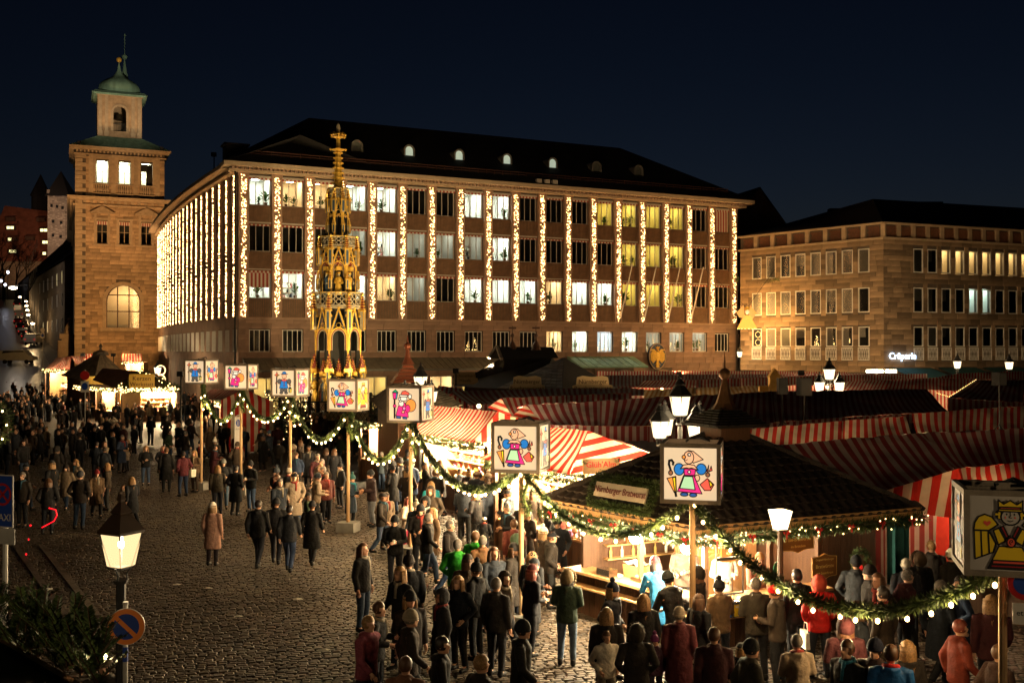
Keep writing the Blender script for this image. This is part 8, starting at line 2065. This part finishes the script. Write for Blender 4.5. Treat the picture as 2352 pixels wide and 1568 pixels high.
for k, (px, py, rz, c) in enumerate(((310,1018,90,'151516'),(323,1020,-80,'19191c'),(346,1024,170,'131315'))): put(g2(px,py), R_(rz), 1.74, 'hold', (0,c), '17181c', ('short_hair','dark'), ('beanie','222226') if k == 1 else None, label='person in black, ' + ('left','middle','right')[k] + ' of three behind the picture takers', group='three behind the picture takers')
put(g2(382,1026), R_(190), 1.74, 'pocket', (1,'2b2722'), '1d1c1c', ('short_hair','grey'), ('cap','4a4640'), label='person in flat cap and long dark coat')
put(g2(473,1022), R_(-60), 1.65, 'hold', (0,'3a2a22'), '1a1a1c', ('long_hair','blonde'), ('bobble','e8e2d6'), cup=True, label='person in white bobble hat drinking by the lantern pole')
put(g2(474,992), R_(180), 1.82, 'stand', (0,'16171b'), '1a1c22', ('short_hair','brown'), label='taller of two people in navy jackets by the pole'); put(g2(487,994), R_(170), 1.78, 'stand', (0,'1c1e26'), '16161a', ('short_hair','dark'), label='shorter of two people in navy jackets by the pole')
put(g2(806,1212), R_(60), 1.68, 'hold', (1,'1e2b38'), '181a1e', ('short_hair','blonde'), ('bobble','1e4a4c'), scarf='1f6a78', label='person in teal cap and scarf at the lantern pole')
put(g2(854,1212), R_(-60), 1.82, 'hold', (0,'2a1c1e'), '7a7f8a', ('short_hair','dark'), ('beanie','0f0f11'), label='person in black cap, dark jacket and pale jeans holding a camera')
put(g2(935,1275), R_(60), 1.6, 'hold', (0,'b8a898'), 'a02a48', ('long_hair','red'), label='girl with red hair, pale jumper and pink skirt eating', cup=False)
put(g2(978,1302), R_(-20), 1.82, 'pocket', (0,'0f0f11'), '2c2c30', ('short_hair','dark'), ('hood','0f0f11'), scarf='9a948c', label='person in black hooded jacket beside the eating girl')
put(g2(990,1232), R_(200), 1.66, 'stand', (0,'1d7f8c'), '1d222c', ('long_hair','blonde'), label='person in bright turquoise jacket behind the black hood')
put(g2(908,1352), R_(-10), 1.72, 'hold', (0,'0e0e10'), '1c1c22', ('short_hair','dark'), ('beanie','0d0d0f'), cup=True, label='person in black cap and jacket holding a white mug')
put(g2(1050,1440), R_(160), 1.78, 'pocket', (0,'2f9a2c'), '16181c', ('short_hair','grey'), label='person in bright green jacket nearest the open cobbles'); put(g2(1092,1415), R_(150), 1.8, 'stand', (0,'2a8a26'), '17181c', ('short_hair','brown'), label='second person in bright green jacket, a little behind')
put(g2(1302,1532), R_(165), 1.7, 'hold', (0,'26352a'), '56687e', ('long_hair','dark'), ('fur_hood','6a5a40'), label='person in green jacket with fur hood, jeans and black boots')
put(hd(1110,1250,1.75), R_(200), 1.75, 'hold', (0,'6a4a30'), '2a2a2e', ('short_hair','grey'), label='person in brown striped jumper beside the green jackets')
put(hd(1217,1320,1.68), R_(120), 1.68, 'hold', (0,'15151a'), '1a1a1e', ('long_hair','red'), ('beanie','4a1a1c'), label='person with dark red hood eating behind the fur hood')
put(hd(1140,1350,1.72), R_(150), 1.72, 'stand', (0,'2e2a28'), '222226', ('short_hair','grey'), label='person in grey jacket in the crowd by the green jackets')
put(hd(1405,1362,1.68), R_(60), 1.68, 'pocket', (0,'151722'), '15161c', ('long_hair','blonde'), ('bobble','15172a'), scarf='12131a', label='person in navy bobble hat with fair hair at the counter')
put(hd(1393,1420,1.62), R_(185), 1.62, 'stand', (0,'1c1614'), '1a1a1c', ('long_hair','blonde'), label='person with long fair hair seen from behind in dark coat')
put(hd(1478,1388,1.65), R_(190), 1.65, 'stand', (0,'121214'), '141418', ('long_hair','blonde'), label='person with short blonde bob queueing before the blue jacket')
put(hd(1552,1338,1.78), R_(215), 1.78, 'lean', (0,'131316'), '17171b', ('short_hair','dark'), ('beanie','1a1c1a'), scarf='b0a890', label='person in dark knitted cap and pale hood leaning to the counter')
put(hd(1515,1302,1.72), R_(200), 1.72, 'lean', (1,'1b5f8a'), '17181c', ('long_hair','dark'), ('beanie','5a1f28'), label='person in blue jacket and wine red cap at the counter')
put(hd(1462,1465,1.6), R_(180), 1.62, 'pocket', (0,'2a2420'), '1a1a1c', ('short_hair','dark'), ('fur_hood','2f2822'), label='person in dark hooded jacket behind the child in white')
put(hd(1392,1470,1.32), R_(20), 1.32, 'pocket', (0,'cfc6b8'), '8a8278', ('short_hair','brown'), label='child in white fleece coat at the picture foot')
put(hd(1504,1478,1.15), R_(10), 1.15, 'stand', (0,'3a2030'), '24202a', ('short_hair','brown'), ('bobble','6a2a5a'), label='small child in purple bobble hat')
put(hd(1560,1420,1.6), R_(170), 1.6, 'stand', (1,'5a2a30'), '1c1a1c', ('short_hair','grey'), ('beanie','9a8a78'), label='person in pinkish coat and beige cap behind the lantern pole')
put(hd(1882,1347,1.76), R_(185), 1.76, 'pocket', (0,'c8201a', .6), '2a2d36', ('short_hair','blonde'), ('hood','a03a28'), bag='e0d6c8', label='person in vivid red padded jacket before the hut')
put(hd(1786,1366,1.74), R_(-120), 1.74, 'hold', (0,'4a4038'), '2b2c30', ('short_hair','brown'), ('beanie','d81414'), label='person in scarlet knitted cap before the hut')
put(hd(1738,1352,1.76), R_(190), 1.76, 'hold', (0,'3d372f'), '26262a', ('short_hair','grey'), label='person with grey hair and olive jacket beside the scarlet cap')
put(hd(1830,1330,1.78), R_(195), 1.78, 'stand', (0,'16161a'), '18181c', ('short_hair','dark'), label='person in black between the scarlet cap and the red jacket')
put(hd(1966,1300,1.78), R_(150), 1.78, 'pocket', (0,'2a2c30'), '1c1c20', ('short_hair','dark'), ('beanie','17181c'), label='person in dark cap facing the plank wall')
put(hd(2080,1305,1.66), R_(170), 1.66, 'stand', (0,'2a2a30'), '1a1a1e', ('short_hair','grey'), ('beanie','a39a8c'), label='person in pale grey cap before the red stall'); put(hd(2112,1290,1.7), R_(190), 1.7, 'stand', (0,'1f1c1c'), '1a1a1e', ('short_hair','brown'), ('fur_hood','4a3a2a'), label='person in fur rimmed hood before the red stall')
put(hd(2185,1283,1.76), R_(200), 1.76, 'stand', (0,'39332c'), '1f1f22', ('short_hair','dark'), ('beanie','d6cbb6'), label='person in tall cream cap before the red stall'); put(hd(2140,1262,1.8), R_(170), 1.8, 'hold', (0,'2a2420'), '1d1d20', ('short_hair','blonde'), label='person with fair hair at the steel urns')
put(hd(1946,1500,1.75), R_(-60), 1.75, 'stand', (0,'15181d'), '1a1a1e', ('short_hair','brown'), scarf='1f5a70', label='person with brown hair and blue collar at the picture foot'); put(hd(2010,1500,1.78), R_(-40), 1.78, 'stand', (0,'2a1c1a'), '1a1a1e', ('short_hair','dark'), ('beanie','14182a'), label='person in navy knitted cap at the picture foot')
put(hd(2046,1512,1.8), R_(165), 1.8, 'stand', (0,'14508a', .6), '1a1a1e', ('short_hair','brown'), scarf='a01a1a', label='person in shiny blue jacket at the picture foot'); put(hd(2084,1500,1.68), R_(200), 1.68, 'stand', (0,'2a241f'), '1a1a1e', ('long_hair','blonde'), label='person with blonde hair beside the shiny blue jacket')
put(hd(240,1538,1.74), R_(10), 1.74, 'stand', (0,'24201c'), '1a1a1e', ('short_hair','grey'), ('cap','4a3d2e'), label='person in brown flat cap below the fir boughs')
put(hd(842,1440,1.72), R_(60), 1.72, 'walk', (0,'7a3a48'), '26202a', ('short_hair','blonde'), label='person in pink and purple jacket walking at the picture foot'); put(hd(938,1430,1.76), R_(100), 1.76, 'walk', (0,'2a2018'), '1d1b1a', ('short_hair','grey'), ('beanie','8a7d68'), label='person in beige cap and dark brown coat at the picture foot')
put(hd(1010,1490,1.7), R_(90), 1.7, 'walk', (1,'17130f'), '1a1816', ('short_hair','dark'), label='person in long black coat walking across the picture foot'); put(hd(1195,1455,1.78), R_(80), 1.78, 'walk', (0,'191715'), '181818', ('short_hair','dark'), ('beanie','141414'), label='person in black cap walking towards the fur hood')
put(hd(930,1540,1.7), R_(170), 1.7, 'walk', (0,'6a4632'), '20201e', ('short_hair','brown'), label='person in rust brown jacket cut off at the picture foot'); put(hd(1100,1535,1.74), R_(120), 1.74, 'walk', (0,'241d18'), '1c1c1c', ('short_hair','blonde'), label='person with fair hair and dark coat cut off at the picture foot')
put(hd(1640,1470,1.7), R_(170), 1.7, 'walk', (0,'3a1a1e'), '1c1c20', ('short_hair','brown'), label='person in wine coloured jacket beside the lantern pole'); put(hd(1720,1500,1.72), R_(100), 1.72, 'walk', (0,'37322a'), '1c1c20', ('short_hair','dark'), ('beanie','20201e'), label='person in olive coat passing the lantern pole')
put(hd(2200,1450,1.74), R_(90), 1.74, 'walk', (0,'6a2a1c'), '20201e', ('short_hair','red'), label='person in rust red jacket hurrying under the bulb swag'); put(hd(2290,1510,1.72), R_(100), 1.72, 'walk', (0,'33211a'), '20201e', ('short_hair','brown'), label='person in brown jacket at the foot of the angel lantern pole')
put(g2(545,1075), R_(10), 1.7, 'walk', (0,'4a2a20'), '2a2a30', ('short_hair','brown'), label='person in brown jacket behind the pedestrian zone sign')
put(hd(500,1080,1.7), R_(200), 1.7, 'stand', (0,'3d372c'), '22222a', ('long_hair','blonde'), label='person in olive parka by the pedestrian zone sign')
# sellers inside the hut
def inh(u, v): p = HO + H(u, v, 0); return (p.x, p.y)
person('seller in grey jumper behind the bread basket', inh(.3,.48)+(.05,), R_(-20), 1.78, 'hold', (0,'5a4c42'), '222226', ('long_hair','brown')); person('seller in white shirt under the globe lamp', inh(.36,.33)+(.05,), R_(20), 1.76, 'hold', (0,'d8d0c4'), '26262a', ('short_hair','brown'))
person('seller in pink shirt beside the glazed screen', inh(.42,.22)+(.05,), R_(10), 1.7, 'lean', (0,'b87a6a'), '26262a', ('short_hair','blonde')); person('person in blue jacket seen through the far side of the hut', inh(.45,1.12), R_(20), 1.68, 'hold', (0,'1f6fae'), '22242c', ('short_hair','brown'))
person('seller in black behind the sweet stall counter', (fa.x+.9*.6+2.2, fa.y-2.0), R_(-60), 1.76, 'stand', (0,'1a1512'), '1a1a1c', ('short_hair','dark'))
# --- the crowd
CR = random.Random(99); DARK = ['141416','17181c','1b1a1c','121318','201c1a','2a241f','1c222c','262b33','33291f','3a2f26','2b2b2e','1e1714']; SOME = ['4a3a2c','5a4632','3d1a1e','6b5a46','2f3d2c','28344a','7a6a58','5a2a24','8a7a68','45505a']
CN = {'d': 'dark', 's': 'coloured'}
def in_poly(x, y, P):
    c = False; j = len(P)-1
    for i in range(len(P)):
        if ((P[i][1] > y) != (P[j][1] > y)) and (x < (P[j][0]-P[i][0])*(y-P[i][1])/(P[j][1]-P[i][1])+P[i][0]): c = not c
        j = i
    return c
def crowd(poly, n, where, face=None, mind=.62, simple=True, kids=.05):
    xs, ys = [p[0] for p in poly], [p[1] for p in poly]; made = 0; tries = 0
    while made < n and tries < n*60:
        tries += 1
        # even over the ground, not over the picture
        px, py = CR.uniform(min(xs), max(xs)), CR.uniform(min(ys), max(ys))
        if not in_poly(px, py, poly): continue
        v = gp(px, py)
        if any((v.x-a)**2+(v.y-b)**2 < mind*mind for a, b in used): continue
        used.append((v.x, v.y)); made += 1
        dk = CR.random() < .74; c = CR.choice(DARK if dk else SOME); hat = None; hr = CR.choice((('short_hair','dark'),('short_hair','brown'),('long_hair','brown'),('long_hair','blonde'),('short_hair','grey')))
        ht = ''
        if CR.random() < .42: hat = (CR.choice(('beanie','bobble','beanie','cap')), CR.choice(DARK + ['8a8276','6a1a1c','c8beb0','3a4a5a'])); ht = ' and ' + {'beanie': 'knitted cap', 'bobble': 'bobble hat', 'cap': 'peaked cap'}[hat[0]]
        elif CR.random() < .12: hat = ('hood', c); ht = ' and hood'
        L_ = 1 if CR.random() < .3 else 0; hh = CR.uniform(1.58, 1.86) if CR.random() > kids else CR.uniform(1.1, 1.4)
        rz = face + CR.gauss(0, .7) if face is not None else CR.uniform(0, 2*PI)
        cn = CNAME.get(c, 'black')
        person(f"{'child' if hh < 1.45 else 'person'} in {cn} {'coat' if L_ else 'jacket'}{ht} {where}", (v.x, v.y), rz, hh, CR.choice(('stand','pocket','hold','walk','walk','stand')), (L_, c), CR.choice(['17181c','1d2029','2a3a52','202020','3a4a62']), hr, hat, CR.randrange(3), scarf=CR.choice((None,None,None,'7a2a24','8a8070','2a4a5a')), group='crowd ' + where, simple=simple)
CNAME = {'1c222c':'navy','262b33':'slate grey','33291f':'brown','3a2f26':'brown','2b2b2e':'charcoal','2a241f':'dark brown','201c1a':'dark brown','1e1714':'dark brown','4a3a2c':'tan brown','5a4632':'tan','3d1a1e':'wine red','6b5a46':'beige','2f3d2c':'moss green','28344a':'blue','7a6a58':'beige','5a2a24':'rust','8a7a68':'cream','45505a':'steel blue'}
crowd([(200,955),(420,955),(400,985),(210,990)], 12, 'before the candle stall counter', R_(180))
crowd([(0,985),(190,975),(180,1060),(0,1075)], 22, 'at the left picture edge', simple=False)
crowd([(0,1075),(330,1060),(400,1130),(330,1210),(60,1250)], 26, 'behind the near street lantern', simple=False)
crowd([(400,950),(510,950),(500,1000),(400,990)], 9, 'between candle stall and lantern poles')
crowd([(330,1040),(560,1030),(620,1110),(440,1120),(330,1100)], 14, 'behind the dark red jacket', simple=False)
crowd([(540,975),(720,970),(740,1060),(600,1090)], 30, 'below the second and third lanterns')
crowd([(700,985),(900,1000),(960,1090),(760,1110)], 36, 'before the fountain railing', mind=.5)
crowd([(610,1085),(800,1095),(780,1230),(640,1250)], 20, 'between two poles on the open cobbles', simple=False)
crowd([(860,1110),(1010,1120),(1050,1215),(880,1190)], 18, 'pressing towards the sweet stall', R_(230), simple=False)
crowd([(1030,1180),(1170,1190),(1230,1330),(1090,1310)], 20, 'along the sweet and mug stall', R_(200), simple=False)
crowd([(1180,1230),(1330,1290),(1290,1420),(1150,1380)], 11, 'beside the open hut counter', simple=False)
crowd([(860,1250),(1000,1270),(1040,1400),(900,1420)], 8, 'around the eating girl', simple=False)
crowd([(1000,1400),(1250,1400),(1280,1560),(1000,1600)], 9, 'between the green jackets and the fur hood', simple=False)
crowd([(1350,1545),(1640,1500),(1900,1540),(2352,1500),(2352,1720),(1350,1720)], 14, 'under the long swag at the picture foot', simple=False)
crowd([(780,1450),(1180,1480),(1200,1640),(820,1640)], 6, 'crossing the lower middle of the picture', simple=False)
# the far throng, too many and too small to tell apart
def throng(zones, mind=.48):
    mb = MB(); mb.smooth = True; cols = ['141416','1b1a1c','26221f','2c3038','3a2f26','4a3a2c','40201e','6b5a46']; pts = []
    for poly, n in zones:
        xs, ys = [p[0] for p in poly], [p[1] for p in poly]; made = tries = 0
        while made < n and tries < n*40:
            tries += 1; px, py = CR.uniform(min(xs), max(xs)), CR.uniform(min(ys), max(ys))
            if not in_poly(px, py, poly): continue
            v = gp(px, py)
            if any((v.x-a)**2+(v.y-b)**2 < mind*mind for a, b in used): continue
            used.append((v.x, v.y)); made += 1; s_ = CR.uniform(.9, 1.06); x, y = v.x, v.y; c = CR.randrange(8) if CR.random() < .4 else CR.randrange(4); a = CR.uniform(0, PI)
            mb.mi = c; lo = CR.choice((.5, .82, .82)); mb.lathe([(.22*s_,lo*s_),(.2*s_,1.0*s_),(.24*s_,1.3*s_),(.2*s_,1.42*s_),(.07*s_,1.52*s_)], 9, (x,y,0), ph=a, sx=1, sy=.8)
            for k in (-1, 1): mb.tube([(x+k*.22*math.cos(a), y+k*.22*math.sin(a), 1.38*s_), (x+k*.27*math.cos(a), y+k*.27*math.sin(a), 1.1*s_), (x+k*.2*math.cos(a)+.1*math.sin(a), y+k*.2*math.sin(a)-.1*math.cos(a), .95*s_)], [.07,.06,.045], 5)
            mb.mi = CR.randrange(4)
            for k in (-1, 1): mb.tube([(x+k*.1*math.cos(a), y+k*.1*math.sin(a), .9*s_), (x+k*.11*math.cos(a), y+k*.11*math.sin(a)-.05, .5), (x+k*.12*math.cos(a), y+k*.12*math.sin(a), .03)], [.1,.075,.06], 6)
            mb.mi = 8; mb.ball((x, y-.015, 1.62*s_), .105*s_, 8, 6, (.85,.95,1.15)); mb.mi = CR.choice((9, 10, CR.randrange(8))); mb.ball((x, y+.03, 1.66*s_), .115*s_, 8, 6, (.9,.95,1))
    o = mb.build('throng', [cloth(c) for c in cols] + [SK[0], HAIRC['dark'], HAIRC['brown']]); kind(o, 'stuff'); tag(o, 'dense far throng of visitors in winter clothes left of the candle stall and at the fountain', 'crowd')
throng([([(0,850),(120,845),(190,880),(120,905),(0,905)], 60), ([(0,895),(205,890),(205,965),(0,990)], 110), ([(205,968),(560,965),(560,1010),(205,1030)], 26), ([(0,990),(200,980),(330,1050),(0,1080)], 34), ([(560,965),(900,975),(940,1040),(560,1020)], 46), ([(420,935),(520,940),(520,965),(420,965)], 14)])

# lettering becomes plain mesh; labels that still coincide are told apart by their place in the row
dg = bpy.context.evaluated_depsgraph_get()
for o in TEXTS:
    me = bpy.data.meshes.new_from_object(o.evaluated_get(dg)); n = ob('lettering', me, None, o.parent, loc=o.location, rot=tuple(o.rotation_euler), sc=tuple(o.scale)); c = o.data
    bpy.data.objects.remove(o); bpy.data.curves.remove(c)
same = {}
for o in scene.objects:
    if o.parent is None and 'label' in o: same.setdefault(o['label'], []).append(o)
for lab, L_ in same.items():
    if len(L_) > 1 and L_[0].name.startswith('person'):
        L_.sort(key=lambda o: o.location.x/o.location.y)
        for k, o in enumerate(L_): o['label'] = ' '.join(lab.split()[:11]) + f", {ORD[k]} such from left"
